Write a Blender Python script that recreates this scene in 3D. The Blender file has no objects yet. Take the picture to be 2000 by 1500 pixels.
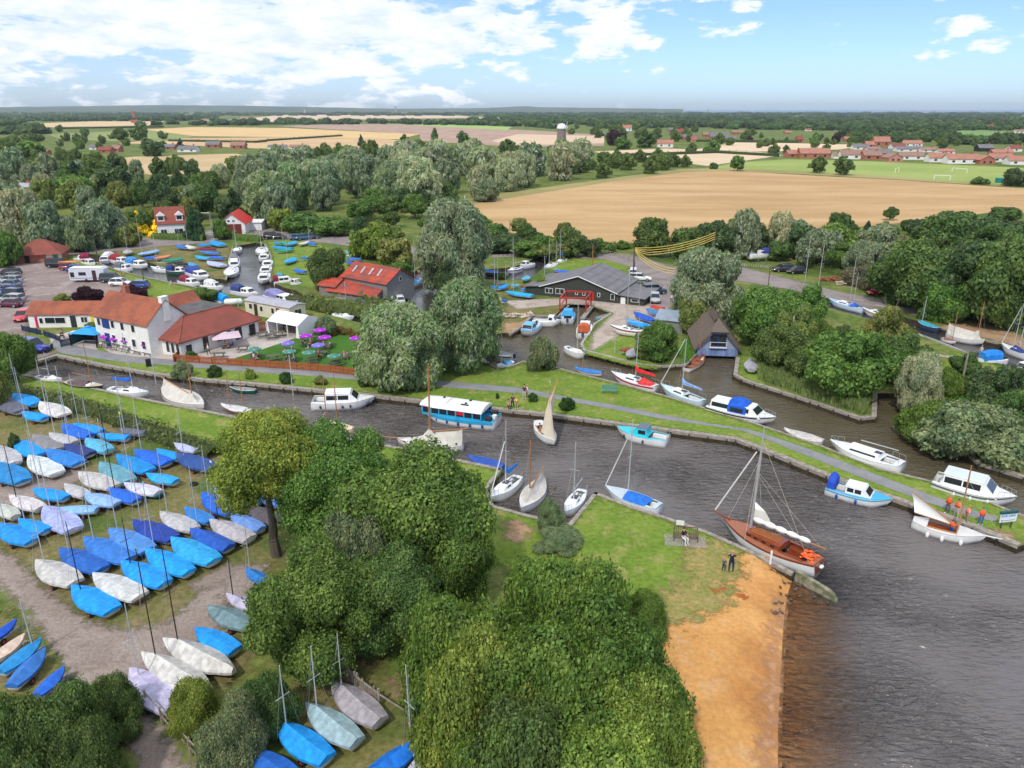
import bpy, math, random
import numpy as np
from mathutils import Vector, Matrix
from mathutils.geometry import delaunay_2d_cdt, tessellate_polygon
R = math.radians
sc = bpy.context.scene
COL = sc.collection
# ------------------------------------------------------------------ camera
CH, FPX, PITCH = 30.0,1480.0, R(19.9)
cam = bpy.data.cameras.new('camera'); camo = bpy.data.objects.new('camera', cam)
COL.objects.link(camo); sc.camera = camo
camo.location = (0,0, CH); camo.rotation_euler = (R(90) - PITCH,0,0)
cam.sensor_width = 36.0; cam.lens = 36.0 * FPX / 2000.0
cam.clip_start = 1.0; cam.clip_end = 90000.0
# ------------------------------------------------------------------ sky, sun, exposure
SUN_EL, SUN_AZ = R(49), R(204)      # azimuth clockwise from +Y: behind and left of the camera
wd = bpy.data.worlds.new('World'); sc.world = wd; wd.use_nodes = True
nt = wd.node_tree; nt.nodes.clear()
def N(t, tree=None, **kw):
 n = (tree or nt).nodes.new(t)
 for k, v in kw.items(): setattr(n, k, v)
 return n
def L(a, b, tree=None): (tree or nt).links.new(a, b)
def MATH(tree, op, a, b=None, c=None, clamp=False):
 n = tree.nodes.new('ShaderNodeMath'); n.operation = op; n.use_clamp = clamp
 for i, v in enumerate((a, b, c)):
  if v is None: continue
  if isinstance(v,(int, float)): n.inputs[i].default_value = v
  else: tree.links.new(v, n.inputs[i])
 return n.outputs[0]
def SMOOTH(tree, v, lo, hi, to0=0., to1=1.):
 n = tree.nodes.new('ShaderNodeMapRange'); n.interpolation_type = 'SMOOTHSTEP'
 for k, x in (('From Min', lo),('From Max', hi),('To Min', to0),('To Max', to1)):
  if isinstance(x,(int, float)): n.inputs[k].default_value = x
  else: tree.links.new(x, n.inputs[k])
 tree.links.new(v, n.inputs['Value']); return n.outputs[0]
def MIXC(tree, f, a, b, mode='MIX'):
 n = tree.nodes.new('ShaderNodeMix'); n.data_type = 'RGBA'; n.blend_type = mode
 for i, v in ((0, f),(6, a),(7, b)):
  if isinstance(v,(int, float)): n.inputs[i].default_value = v
  elif isinstance(v,(tuple, list)): n.inputs[i].default_value = (*v[:3],1)
  else: tree.links.new(v, n.inputs[i])
 return n.outputs[2]
def NOISE(tree, vec, scale, detail=3, rough=.55, out=0, dist=0.):
 n = tree.nodes.new('ShaderNodeTexNoise'); n.inputs['Scale'].default_value = scale
 n.inputs['Detail'].default_value = detail; n.inputs['Roughness'].default_value = rough
 n.inputs['Distortion'].default_value = dist
 if vec is not None: tree.links.new(vec, n.inputs['Vector'])
 return n.outputs[out]
sky = N('ShaderNodeTexSky', sky_type='NISHITA', sun_disc=False, sun_elevation=SUN_EL, sun_rotation=SUN_AZ,
  air_density=1.0, dust_density=0.6, ozone_density=2.0)
tc = N('ShaderNodeTexCoord'); sep = N('ShaderNodeSeparateXYZ'); L(tc.outputs['Generated'], sep.inputs[0])
az = MATH(nt, 'ARCTAN2', sep.outputs[0], sep.outputs[1]); el = MATH(nt, 'ARCSINE', sep.outputs[2])
cv = N('ShaderNodeCombineXYZ')
L(MATH(nt, 'MULTIPLY', az,7.0), cv.inputs[0]); L(MATH(nt, 'MULTIPLY', el,21.0), cv.inputs[1])
L(MATH(nt, 'MULTIPLY', MATH(nt, 'ABSOLUTE', az),0.6), cv.inputs[2])
n1 = NOISE(nt, cv.outputs[0],1.8,9,.6, dist=.15)
# cover: heavy to the left and overhead, thin towards the right and at the horizon
cov = MATH(nt, 'ADD', SMOOTH(nt, az,-.38,.45,.17,-.02), SMOOTH(nt, el,.004,.085,-.115,.035))
cov = MATH(nt, 'ADD', cov, SMOOTH(nt, el,.18,.6,0.,.17))
dens = MATH(nt, 'ADD', n1, cov)
mask = SMOOTH(nt, dens,.535,.625)
n2 = NOISE(nt, cv.outputs[0],3.4,6,.6)
thick = SMOOTH(nt, MATH(nt, 'ADD', MATH(nt, 'MULTIPLY', n2,.55), MATH(nt, 'MULTIPLY', n1,.45)),.38,.66)
ccol = MIXC(nt, thick,(6.4,7.2,8.6),(9.2,9.3,9.4))
tint = MIXC(nt, SMOOTH(nt, el,-.01,.12),(.80,1.03,1.52),(.74,.93,1.55))
skyc = MIXC(nt,1.0, sky.outputs[0], tint, 'MULTIPLY')
veil = MIXC(nt, SMOOTH(nt, az,-.5,.3,.22,.0), skyc,(6.0,7.2,8.6))
bgc = MIXC(nt, MATH(nt, 'MULTIPLY', mask,.93), veil, ccol)
bg = N('ShaderNodeBackground'); bg.inputs[1].default_value = 0.12
out = N('ShaderNodeOutputWorld'); L(bgc, bg.inputs[0]); L(bg.outputs[0], out.inputs[0])
sun = bpy.data.lights.new('sun', 'SUN'); suno = bpy.data.objects.new('sun', sun); COL.objects.link(suno)
sun.energy = 2.4; sun.angle = R(3.0); sun.color = (1.0,.95,.87)
sd_ = Vector((math.sin(SUN_AZ) * math.cos(SUN_EL), math.cos(SUN_AZ) * math.cos(SUN_EL), math.sin(SUN_EL)))
suno.rotation_euler = sd_.to_track_quat('Z', 'Y').to_euler()
sc.view_settings.view_transform = 'Standard'; sc.view_settings.look = 'None'
sc.view_settings.exposure = 0.1; sc.view_settings.gamma = 1.0
sc.cycles.max_bounces = 5; sc.cycles.transparent_max_bounces = 12; sc.cycles.volume_bounces = 0
sc.cycles.caustics_reflective = False; sc.cycles.caustics_refractive = False
sc.cycles.use_denoising = True
# ------------------------------------------------------------------ picture point -> ground point
def G(px, py, z=0.0):
 x = (px - 1000) / FPX; y = -(py - 750) / FPX
 d = (x, math.cos(PITCH) + y * math.sin(PITCH),-math.sin(PITCH) + y * math.cos(PITCH))
 t = (z - CH) / d[2]
 return (d[0] * t, d[1] * t)
def HG(Y, ty):          # height of a point above ground distance Y seen at row ty
 y = -(ty - 750) / FPX
 return CH + Y / (math.cos(PITCH) + y * math.sin(PITCH)) * (-math.sin(PITCH) + y * math.cos(PITCH))
def MPP(px, py):        # metres per picture unit there
 a = G(px, py); d = math.sqrt(a[1] ** 2 + CH * CH); return d * 0.97 / FPX
# ------------------------------------------------------------------ tagging
USED = {}
def tag(o, label=None, cat=None, group=None, kind=None):
 if label: o['label'] = label
 if cat: o['category'] = cat
 if group: o['group'] = group
 if kind: o['kind'] = kind
 return o
def thing(name, label, cat, loc=(0,0,0), rz=0., group=None):
 o = bpy.data.objects.new(name, None); COL.objects.link(o); o.empty_display_size = .3
 o.location = loc; o.rotation_euler = (0,0, rz); return tag(o, label, cat, group)
def copy_tree(o, loc=None, rz=None, label=None, group=None, parent=None):
 c = o.copy(); COL.objects.link(c)
 if parent is not None: c.parent = parent
 if loc is not None: c.location = loc
 if rz is not None: c.rotation_euler = (0,0, rz)
 if label: c['label'] = label
 if group: c['group'] = group
 for ch in o.children: copy_tree(ch, parent=c)
 return c
def setcol(o, c):
 o.color = (*c[:3],1)
 return o
# ------------------------------------------------------------------ materials
MT = {}
def mat(name, col=None, rough=.7, var=.18, scale=3., spec=.3, metal=0., col2=None, bump=0., bscale=20., obj=False, stretch=None, coat=0.):
 """procedural paint/cloth/wood: colour (or the object's own colour) broken up by noise"""
 if name in MT: return MT[name]
 m = bpy.data.materials.new(name); m.use_nodes = True; t = m.node_tree; b = t.nodes['Principled BSDF']
 tcn = t.nodes.new('ShaderNodeTexCoord'); v = tcn.outputs['Object']
 if stretch:
  mp = t.nodes.new('ShaderNodeMapping'); mp.inputs['Scale'].default_value = stretch; t.links.new(v, mp.inputs[0]); v = mp.outputs[0]
 n = NOISE(t, v, scale,4,.6)
 if obj:
  oi = t.nodes.new('ShaderNodeObjectInfo'); base = oi.outputs['Color']
 else: base = col
 if col2 is not None: c = MIXC(t, SMOOTH(t, n,.38,.62), base, col2)
 else:
  f = SMOOTH(t, n,.3,.7,1 - var,1 + var)
  cc = t.nodes.new('ShaderNodeCombineXYZ')
  for i in range(3): t.links.new(f, cc.inputs[i])
  c = MIXC(t,1.0, base, cc.outputs[0], 'MULTIPLY')
 t.links.new(c, b.inputs['Base Color'])
 b.inputs['Roughness'].default_value = rough; b.inputs['Specular IOR Level'].default_value = spec; b.inputs['Metallic'].default_value = metal
 if coat: b.inputs['Coat Weight'].default_value = coat
 if bump:
  bn = t.nodes.new('ShaderNodeBump'); bn.inputs['Strength'].default_value = bump; bn.inputs['Distance'].default_value = .05
  t.links.new(NOISE(t, v, bscale,3,.6), bn.inputs['Height']); t.links.new(bn.outputs[0], b.inputs['Normal'])
 MT[name] = m; return m
# ------------------------------------------------------------------ mesh builder
class MB:
 def __init__(s): s.v = []; s.f = []; s.mi = []; s.cur = 0
 def add(s, vs, fs):
  o = len(s.v); s.v += [tuple(p) for p in vs]; s.f += [tuple(i + o for i in f) for f in fs]; s.mi += [s.cur] * len(fs); return s
 def box(s, x0, x1, y0, y1, z0, z1, rz=0., c=(0,0,0)):
  ca, sa = math.cos(rz), math.sin(rz)
  P = [(x, y, z) for z in (z0, z1) for x, y in ((x0, y0),(x1, y0),(x1, y1),(x0, y1))]
  P = [(c[0] + x * ca - y * sa, c[1] + x * sa + y * ca, c[2] + z) for x, y, z in P]
  return s.add(P,[(3,2,1,0),(4,5,6,7),(0,1,5,4),(1,2,6,5),(2,3,7,6),(3,0,4,7)])
 def frus(s, b, z0, t, z1):      # b, t: (x0,x1,y0,y1) rectangles
  P = [(x, y, z) for (x0, x1, y0, y1), z in ((b, z0),(t, z1)) for x, y in ((x0, y0),(x1, y0),(x1, y1),(x0, y1))]
  return s.add(P,[(3,2,1,0),(4,5,6,7),(0,1,5,4),(1,2,6,5),(2,3,7,6),(3,0,4,7)])
 def tube(s, a, b, r0, r1=None, n=6, cap=True):
  r1 = r0 if r1 is None else r1
  a = Vector(a); b = Vector(b); d = (b - a)
  if d.length < 1e-6: return s
  d.normalize(); u = d.orthogonal().normalized(); w = d.cross(u)
  P = []
  for c, r in ((a, r0),(b, r1)):
   for k in range(n):
    an = 2 * math.pi * k / n; P.append(tuple(c + (u * math.cos(an) + w * math.sin(an)) * r))
  F = [(k,(k + 1) % n, n + (k + 1) % n, n + k) for k in range(n)]
  if cap: F += [tuple(range(n))[::-1], tuple(range(n,2 * n))]
  return s.add(P, F)
 def path(s, pts, r, n=5):
  for a, b in zip(pts[:-1], pts[1:]): s.tube(a, b, r, r, n)
  return s
 def loft(s, rings, close=False, cap0=False, cap1=False):
  o = len(s.v); k = len(rings[0])
  for r in rings: s.v += [tuple(p) for p in r]
  F = []
  for i in range(len(rings) - 1):
   for j in range(k if close else k - 1):
    j2 = (j + 1) % k
    F.append((o + i * k + j, o + i * k + j2, o + (i + 1) * k + j2, o + (i + 1) * k + j))
  if cap0: F.append(tuple(o + j for j in range(k))[::-1])
  if cap1: F.append(tuple(o + (len(rings) - 1) * k + j for j in range(k)))
  s.f += F; s.mi += [s.cur] * len(F); return s
 def sph(s, c, r, n=8, m=5, sz=(1,1,1)):
  rings = []
  for i in range(m + 1):
   th = math.pi * i / m
   rings.append([(c[0] + r * sz[0] * math.sin(th) * math.cos(2 * math.pi * k / n), c[1] + r * sz[1] * math.sin(th) * math.sin(2 * math.pi * k / n), c[2] - r * sz[2] * math.cos(th)) for k in range(n)])
  return s.loft(rings, close=True)
 def disc(s, c, ax, r, w, n=12):     # a wheel or drum: centre, axis, radius, half width
  a = Vector(ax).normalized() * w; return s.tube(Vector(c) - a, Vector(c) + a, r, r, n)
 def poly(s, pts): return s.add(pts,[tuple(range(len(pts)))])
 def slab(s, pts, th):               # closed plate from a planar outline, thickened along its normal
  pts = [Vector(p) for p in pts]; n = (pts[1] - pts[0]).cross(pts[2] - pts[0]).normalized() * th; k = len(pts)
  return s.add([tuple(p) for p in pts] + [tuple(p + n) for p in pts],
     [tuple(range(k))[::-1], tuple(range(k,2 * k))] + [(j,(j + 1) % k, k + (j + 1) % k, k + j) for j in range(k)])
 def mesh(s, name, mats, smooth=False):
  me = bpy.data.meshes.new(name); me.from_pydata(s.v,[], s.f)
  for m in (mats if isinstance(mats,(list, tuple)) else [mats]): me.materials.append(m)
  if any(s.mi): me.polygons.foreach_set('material_index', s.mi)
  if smooth: me.polygons.foreach_set('use_smooth',[True] * len(s.f))
  me.update(); return me
 def build(s, name, mats, parent=None, smooth=False, loc=None, rz=None):
  o = bpy.data.objects.new(name, s.mesh(name, mats, smooth)); COL.objects.link(o)
  if parent is not None: o.parent = parent
  if loc is not None: o.location = loc
  if rz is not None: o.rotation_euler = (0,0, rz)
  return o
def npmesh(name, V, F, mats, attr=None):
 """V (n,3), F (m,k) numpy"""
 me = bpy.data.meshes.new(name); n, k = F.shape
 me.vertices.add(len(V)); me.vertices.foreach_set('co', V.astype(np.float32).ravel())
 me.loops.add(n * k); me.loops.foreach_set('vertex_index', F.astype(np.int32).ravel())
 me.polygons.add(n); me.polygons.foreach_set('loop_start', np.arange(0, n * k, k, dtype=np.int32))
 me.polygons.foreach_set('loop_total', np.full(n, k, dtype=np.int32))
 for m in (mats if isinstance(mats,(list, tuple)) else [mats]): me.materials.append(m)
 for nm, a in (attr or {}).items():
  at = me.attributes.new(nm, 'FLOAT', 'POINT'); at.data.foreach_set('value', a.astype(np.float32))
 me.update(calc_edges=True); return me
def link(name, me, parent=None, loc=None):
 o = bpy.data.objects.new(name, me); COL.objects.link(o)
 if parent is not None: o.parent = parent
 if loc is not None: o.location = loc
 return o
# ================================================================== GROUND, WATER
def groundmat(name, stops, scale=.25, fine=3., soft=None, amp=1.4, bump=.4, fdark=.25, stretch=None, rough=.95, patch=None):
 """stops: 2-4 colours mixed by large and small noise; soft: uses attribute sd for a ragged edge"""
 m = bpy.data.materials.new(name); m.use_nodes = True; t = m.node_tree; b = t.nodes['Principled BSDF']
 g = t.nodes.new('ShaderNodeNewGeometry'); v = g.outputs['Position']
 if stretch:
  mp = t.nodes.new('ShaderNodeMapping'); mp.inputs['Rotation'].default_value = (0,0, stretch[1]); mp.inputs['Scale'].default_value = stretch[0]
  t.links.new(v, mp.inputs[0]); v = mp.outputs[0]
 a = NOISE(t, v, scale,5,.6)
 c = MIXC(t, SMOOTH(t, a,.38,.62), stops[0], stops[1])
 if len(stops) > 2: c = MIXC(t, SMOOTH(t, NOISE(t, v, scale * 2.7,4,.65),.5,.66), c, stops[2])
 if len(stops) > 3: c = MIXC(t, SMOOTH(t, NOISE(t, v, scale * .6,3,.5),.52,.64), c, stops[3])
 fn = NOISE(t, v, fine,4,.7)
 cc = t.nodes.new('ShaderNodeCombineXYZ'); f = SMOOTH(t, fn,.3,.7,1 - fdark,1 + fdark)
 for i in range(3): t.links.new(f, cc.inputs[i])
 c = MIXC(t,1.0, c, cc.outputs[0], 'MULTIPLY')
 t.links.new(c, b.inputs['Base Color']); b.inputs['Roughness'].default_value = rough; b.inputs['Specular IOR Level'].default_value = .12
 if bump:
  bn = t.nodes.new('ShaderNodeBump'); bn.inputs['Strength'].default_value = bump; bn.inputs['Distance'].default_value = .08
  t.links.new(fn, bn.inputs['Height']); t.links.new(bn.outputs[0], b.inputs['Normal'])
 if soft is not None:
  at = t.nodes.new('ShaderNodeAttribute'); at.attribute_name = 'sd'
  e = MATH(t, 'ADD', at.outputs['Fac'], MATH(t, 'MULTIPLY', MATH(t, 'SUBTRACT', NOISE(t, v,1.6 / amp,5,.7),.5), amp * 3.2))
  al = SMOOTH(t, e,-soft, soft); tr = t.nodes.new('ShaderNodeBsdfTransparent'); mx = t.nodes.new('ShaderNodeMixShader')
  t.links.new(al, mx.inputs[0]); t.links.new(tr.outputs[0], mx.inputs[1]); t.links.new(b.outputs[0], mx.inputs[2])
  t.links.new(mx.outputs[0], t.nodes['Material Output'].inputs[0])
 return m
def pts(l, z=0.): return [G(x, y, z) for x, y in l]
def inpoly(P, poly):
 x, y = P[:,0], P[:,1]; c = np.zeros(len(P), bool); n = len(poly)
 for i in range(n):
  x0, y0 = poly[i]; x1, y1 = poly[(i + 1) % n]
  if y0 == y1: continue
  k = ((y0 > y) != (y1 > y)) & (x < (x1 - x0) * (y - y0) / (y1 - y0) + x0); c ^= k
 return c
def sdist(P, poly):
 d = np.full(len(P),1e9); n = len(poly)
 for i in range(n):
  a = np.array(poly[i]); b = np.array(poly[(i + 1) % n]); ab = b - a
  t = np.clip(((P - a) @ ab) / (ab @ ab + 1e-12),0,1); q = a + t[:, None] * ab
  d = np.minimum(d, np.hypot(*(P - q).T))
 return np.where(inpoly(P, poly), d,-d)
def softsheet(name, poly, z, m, res, ext, bed=None):
 """sheet over a polygon with attribute sd (distance inside the outline) for a ragged edge"""
 A = np.array(poly); x0, y0 = A.min(0) - ext; x1, y1 = A.max(0) + ext
 nx, ny = int((x1 - x0) / res) + 2, int((y1 - y0) / res) + 2
 X, Y = np.meshgrid(x0 + np.arange(nx) * res, y0 + np.arange(ny) * res)
 P = np.c_[X.ravel(), Y.ravel()]; s = sdist(P, poly)
 Z = np.full(len(P), z) if bed is None else bed(P)
 I = np.arange(nx * ny).reshape(ny, nx)
 F = np.c_[I[:-1, :-1].ravel(), I[:-1,1:].ravel(), I[1:,1:].ravel(), I[1:, :-1].ravel()]
 F = F[(s[F] > -ext).any(1)]
 u, inv = np.unique(F, return_inverse=True)
 return tag(link(name, npmesh(name, np.c_[P, Z][u], inv.reshape(F.shape), m, {'sd': s[u]})), kind='structure')
def flatsheet(name, poly, z, m):
 v = [Vector((x, y,0)) for x, y in poly]; tri = tessellate_polygon([v])
 mb = MB(); mb.add([(x, y, z) for x, y in poly],[tuple(t) for t in tri])
 o = mb.build(name, m)
 me = o.data
 if me.polygons and me.polygons[0].normal.z < 0: me.flip_normals()
 return tag(o, kind='structure')
WZ = -0.6
spit_n = [(957,711),(972,719),(1000,714),(1022,705),(1055,712),(1088,718),(1120,727),(1200,746),(1300,773),(1384,799),(1488,831),(1600,869),(1720,916),(1820,940),(1880,958),(1970,996),(2040,1022)]
canal_n = [(27,727),(58,712),(111,696),(200,715),(300,732),(400,744),(500,752),(610,763),(733,775),(820,785),(971,801),(1075,812),(1200,829),(1310,843),(1438,860),(1480,876),(1628,936),(1742,975),(1900,1031),(1988,1068)]
canal_s = [(27,728),(140,748),(266,776),(400,802),(500,822),(600,842),(742,867),(794,877),(924,904),(980,916)]
dock = [(980,916),(950,956),(964,988),(1030,1006),(1098,1021),(1112,1023),(1162,962)]
bank_e = [(1162,962),(1230,988),(1322,1018),(1380,1038),(1452,1070),(1550,1118)]
cut_n = [(1200,700),(1250,712),(1292,716),(1340,713),(1362,690)]
cut_n2 = [(1438,698),(1433,732),(1450,742),(1474,750),(1600,790),(1680,818),(1711,815),(1713,768)]
cut_n3 = [(1760,768),(1764,800),(1769,848),(1892,890),(1912,906),(2010,936)]
yard = [(998,653),(1018,640),(1040,618),(1088,618),(1109,596)]
yard2 = [(1156,598),(1192,612),(1160,632),(1134,672),(1140,684),(1200,700)]
W_BROAD = pts(canal_n + [(2060,1040),(2300,1040),(2600,1560),(1515,1560),(1518,1400),(1524,1300),(1531,1200),(1536,1160),(1546,1130)] + bank_e[::-1] + dock[::-1][1:] + canal_s[::-1][1:])
W_CUT = pts(spit_n + [(2300,1060),(2300,1010)] + cut_n3[::-1] + cut_n2[::-1] + [(1440,660),(1364,660)] + cut_n[::-1][:-1] + [(1200,700)] + yard2[::-1][1:] + [(1150,590),(1112,590)] + yard[::-1] + [(985,650),(950,655)])
W_BACK = pts([(150,494),(188,497),(215,503),(260,508),(290,512),(318,522),(350,528),(395,541),(440,546),(447,520),(453,484),(470,479),(500,474),(518,477),(530,500),(529,550),(556,562),(580,568),(600,582),(656,590),(700,596),(752,598),(780,575),(795,552),(803,535),(830,516),(866,508),(890,524),(870,548),(858,570),(850,600),(900,632),(957,655),(960,712),(900,690),(820,640),(790,622),(760,640),(716,634),(650,616),(600,604),(560,600),(480,582),(437,572),(400,566),(375,560),(300,545),(225,527),(188,512),(150,505)])
W_BR = pts([(862,512),(930,528),(1000,522),(1030,512),(1050,500),(1080,502),(1066,520),(1040,540),(1000,546),(930,546),(866,540)])
W_RIGHT = pts([(1600,578),(1630,585),(1680,597),(1740,612),(1790,626),(1835,640),(1925,665),(1955,672),(2060,700),(2060,760),(1960,712),(1900,694),(1860,680),(1790,652),(1740,636),(1680,618),(1600,596)])
WATERS = [W_BROAD, W_CUT, W_BACK, W_BR, W_RIGHT]
X0, X1, Y0, Y1 = -16000.,16000.,12.,30000.
cv_ = [Vector(p) for p in ((X0, Y0),(X1, Y0),(X1, Y1),(X0, Y1))]; ce = [(0,1),(1,2),(2,3),(3,0)]
HOLES = WATERS + [pts([(1476,1088),(1552,1121),(1560,1200),(1560,1590),(1370,1590),(1385,1400),(1405,1300),(1440,1175),(1460,1125)])]
for w in HOLES:
 o = len(cv_); cv_ += [Vector(p) for p in w]; ce += [(o + i, o + (i + 1) % len(w)) for i in range(len(w))]
# a coarse lattice keeps the triangles well shaped near the camera
for gx in range(-160,161,20):
 for gy in range(30,260,20): cv_.append(Vector((gx + .37, gy + .21)))
r = delaunay_2d_cdt(cv_, ce,[],0,1e-4)
V2 = np.array([tuple(v) for v in r[0]]); F2 = np.array([tuple(f) for f in r[2]]); C2 = V2[F2].mean(1)
wet = np.zeros(len(F2), bool)
for w in HOLES: wet |= inpoly(C2, w)
grass_m = groundmat('meadow_grass',[(.10,.15,.03),(.16,.19,.045),(.22,.20,.08),(.075,.125,.025)],.09,1.1, fdark=.3)
Fg = F2[~wet]; a_, b_, c_ = (V2[Fg[:, i]] for i in range(3))
ar = (b_[:,0] - a_[:,0]) * (c_[:,1] - a_[:,1]) - (b_[:,1] - a_[:,1]) * (c_[:,0] - a_[:,0])
Fg[ar < 0] = Fg[ar < 0][:, ::-1]
tag(link('ground', npmesh('ground', np.c_[V2, np.zeros(len(V2))], Fg, grass_m)), kind='structure')
bankm = mat('peaty_bank',(.05,.04,.022),.95,.4,1.5)
for w, px0 in zip(WATERS,(len(canal_n),0,0,0,0)):
 m_ = MB(); n_ = len(w)
 for i in range(n_):
  if px0 and px0 <= i <= px0 + 8: continue
  a, b = w[i], w[(i + 1) % n_]; m_.add([(*a,0),(*b,0),(*b,-1.5),(*a,-1.5)],[(0,1,2,3)])
 tag(m_.build('bank', bankm), kind='structure')
# lawn: mown grass around the canal and on the spit
lawn_m = groundmat('mown_lawn',[(.13,.21,.028),(.18,.25,.04),(.26,.26,.08),(.15,.225,.03)],.22,2.2, soft=.5, amp=.8, fdark=.22)
# water sheets
def watermat(name, murk, shore=None, wave=.5, ang=.5, ws=1.7):
 m = bpy.data.materials.new(name); m.use_nodes = True; t = m.node_tree; b = t.nodes['Principled BSDF']
 g = t.nodes.new('ShaderNodeNewGeometry'); mp = t.nodes.new('ShaderNodeMapping')
 mp.inputs['Rotation'].default_value = (0,0, ang); mp.inputs['Scale'].default_value = (.55,1.5,1); t.links.new(g.outputs['Position'], mp.inputs[0])
 n = MATH(t, 'ADD', NOISE(t, mp.outputs[0], ws,3,.55, dist=.4), MATH(t, 'MULTIPLY', NOISE(t, mp.outputs[0], ws * .28,3,.5),.7))
 calm = SMOOTH(t, NOISE(t, g.outputs['Position'],.07,3,.5),.38,.62,.3,1.35)
 bn = t.nodes.new('ShaderNodeBump'); t.links.new(MATH(t, 'MULTIPLY', calm, wave), bn.inputs['Strength']); bn.inputs['Distance'].default_value = 1.0
 t.links.new(n, bn.inputs['Height']); t.links.new(bn.outputs[0], b.inputs['Normal'])
 b.inputs['Base Color'].default_value = (*murk,1); b.inputs['Roughness'].default_value = .10; b.inputs['IOR'].default_value = 1.42
 b.inputs['Specular IOR Level'].default_value = .5
 if shore:
  at = t.nodes.new('ShaderNodeAttribute'); at.attribute_name = 'depth'
  tr = t.nodes.new('ShaderNodeBsdfTransparent'); tr.inputs[0].default_value = (.80,.75,.74,1)
  mx = t.nodes.new('ShaderNodeMixShader'); gl = t.nodes.new('ShaderNodeBsdfGlossy'); gl.inputs['Roughness'].default_value = .07
  t.links.new(bn.outputs[0], gl.inputs['Normal'])
  fr = t.nodes.new('ShaderNodeFresnel'); fr.inputs[0].default_value = 1.33; t.links.new(bn.outputs[0], fr.inputs['Normal'])
  m2 = t.nodes.new('ShaderNodeMixShader'); t.links.new(fr.outputs[0], m2.inputs[0]); t.links.new(tr.outputs[0], m2.inputs[1]); t.links.new(gl.outputs[0], m2.inputs[2])
  t.links.new(SMOOTH(t, at.outputs['Fac'],0., shore), mx.inputs[0]); t.links.new(m2.outputs[0], mx.inputs[1]); t.links.new(b.outputs[0], mx.inputs[2])
  t.links.new(mx.outputs[0], t.nodes['Material Output'].inputs[0])
 return m
SHORE = [G(x, y,-.35) for x, y in [(1515,1600),(1520,1500),(1521,1400),(1526,1300),(1532,1200),(1538,1160),(1548,1125)]]
def shore_d(P):      # distance out from the beach line (positive over the water)
 d = np.full(len(P),1e9)
 for i in range(len(SHORE) - 1):
  a = np.array(SHORE[i]); b = np.array(SHORE[i + 1]); ab = b - a; t = np.clip(((P - a) @ ab) / (ab @ ab),0,1)
  d = np.minimum(d, np.hypot(*(P - (a + t[:, None] * ab)).T))
 xs = np.interp(P[:,1],[s[1] for s in SHORE],[s[0] for s in SHORE])
 return np.where((P[:,0] > xs) | (P[:,1] > SHORE[-1][1] + .5), d,-d)
wm = watermat('broad_water',(.150,.133,.125),6.5,1.0,.35,2.3)
wm2 = watermat('canal_water',(.10,.082,.05), None,.3,.1,2.2)
wm3 = watermat('marina_water',(.045,.042,.04), None,.12,.1,1.5)
def watersheet(name, poly, z, m, res):
 A = np.array(poly); x0, y0 = A.min(0) - 1; x1, y1 = A.max(0) + 1; x0 = max(x0,-150); x1 = min(x1,160)
 xs = np.arange(x0, x1 + res, res); ys = np.arange(max(y0,14), y1 + res, res); X, Y = np.meshgrid(xs, ys); P = np.c_[X.ravel(), Y.ravel()]
 nx, ny = len(xs), len(ys); I = np.arange(nx * ny).reshape(ny, nx)
 F = np.c_[I[:-1, :-1].ravel(), I[:-1,1:].ravel(), I[1:,1:].ravel(), I[1:, :-1].ravel()]
 s = sdist(P, poly); F = F[(s[F] > -res * 1.5).any(1)]; u, inv = np.unique(F, return_inverse=True)
 return tag(link(name, npmesh(name, np.c_[P, np.full(len(P), z)][u], inv.reshape(F.shape), m, {'depth': np.maximum(shore_d(P[u]),0)})), kind='structure')
watersheet('broad_water', W_BROAD, WZ, wm,1.0)
flatsheet('cut_water',[(x, y) for x, y in W_CUT], WZ - .006, wm2)
flatsheet('marina_water', W_BACK, WZ - .012, wm3)
flatsheet('marina_branch_water', W_BR, WZ - .018, wm3)
flatsheet('inlet_water', W_RIGHT, WZ - .024, wm3)
# the beach slopes under the water of the broad
sand_m = groundmat('beach_sand',[(.55,.28,.088),(.63,.33,.115),(.58,.34,.15),(.46,.21,.065)],.16,3.0, soft=.5, amp=1.6, fdark=.13, bump=.3)
bedp = [(1550,1118),(1640,1164),(2100,1300),(2300,1560),(1515,1560),(1250,1560),(1250,1500),(1280,1420),(1290,1330),(1290,1240),(1330,1190),(1395,1160),(1440,1125),(1452,1080),(1475,1082)]
bed_poly = pts(bedp)
def bedz(P):
 xs = np.interp(P[:,1],[q[1] for q in SHORE],[q[0] for q in SHORE]); s = np.abs(shore_d(P)) * np.where(P[:,0] > xs,1,-1) + .9
 return np.interp(s,[-1.8,.9,2.4,14,40],[.012, WZ, WZ - .34,-1.2,-2.2])
# cut the ground lip along the beach: the ground sheet stops at the shoreline polygon, the sand carries on downwards
softsheet('beach', bed_poly,.012, sand_m,.35,2.2, bedz)
damp = groundmat('damp_sand',[(.50,.27,.13),(.45,.245,.13)],.3,3., soft=.8, amp=1.2, fdark=.1, bump=.1)
softsheet('damp_sand', pts([(1530,1160),(1526,1200),(1521,1300),(1516,1400),(1510,1560),(1488,1560),(1492,1400),(1502,1300),(1512,1200),(1524,1160)]),0, damp,.25,.8, lambda P: bedz(P) + .045)
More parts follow.
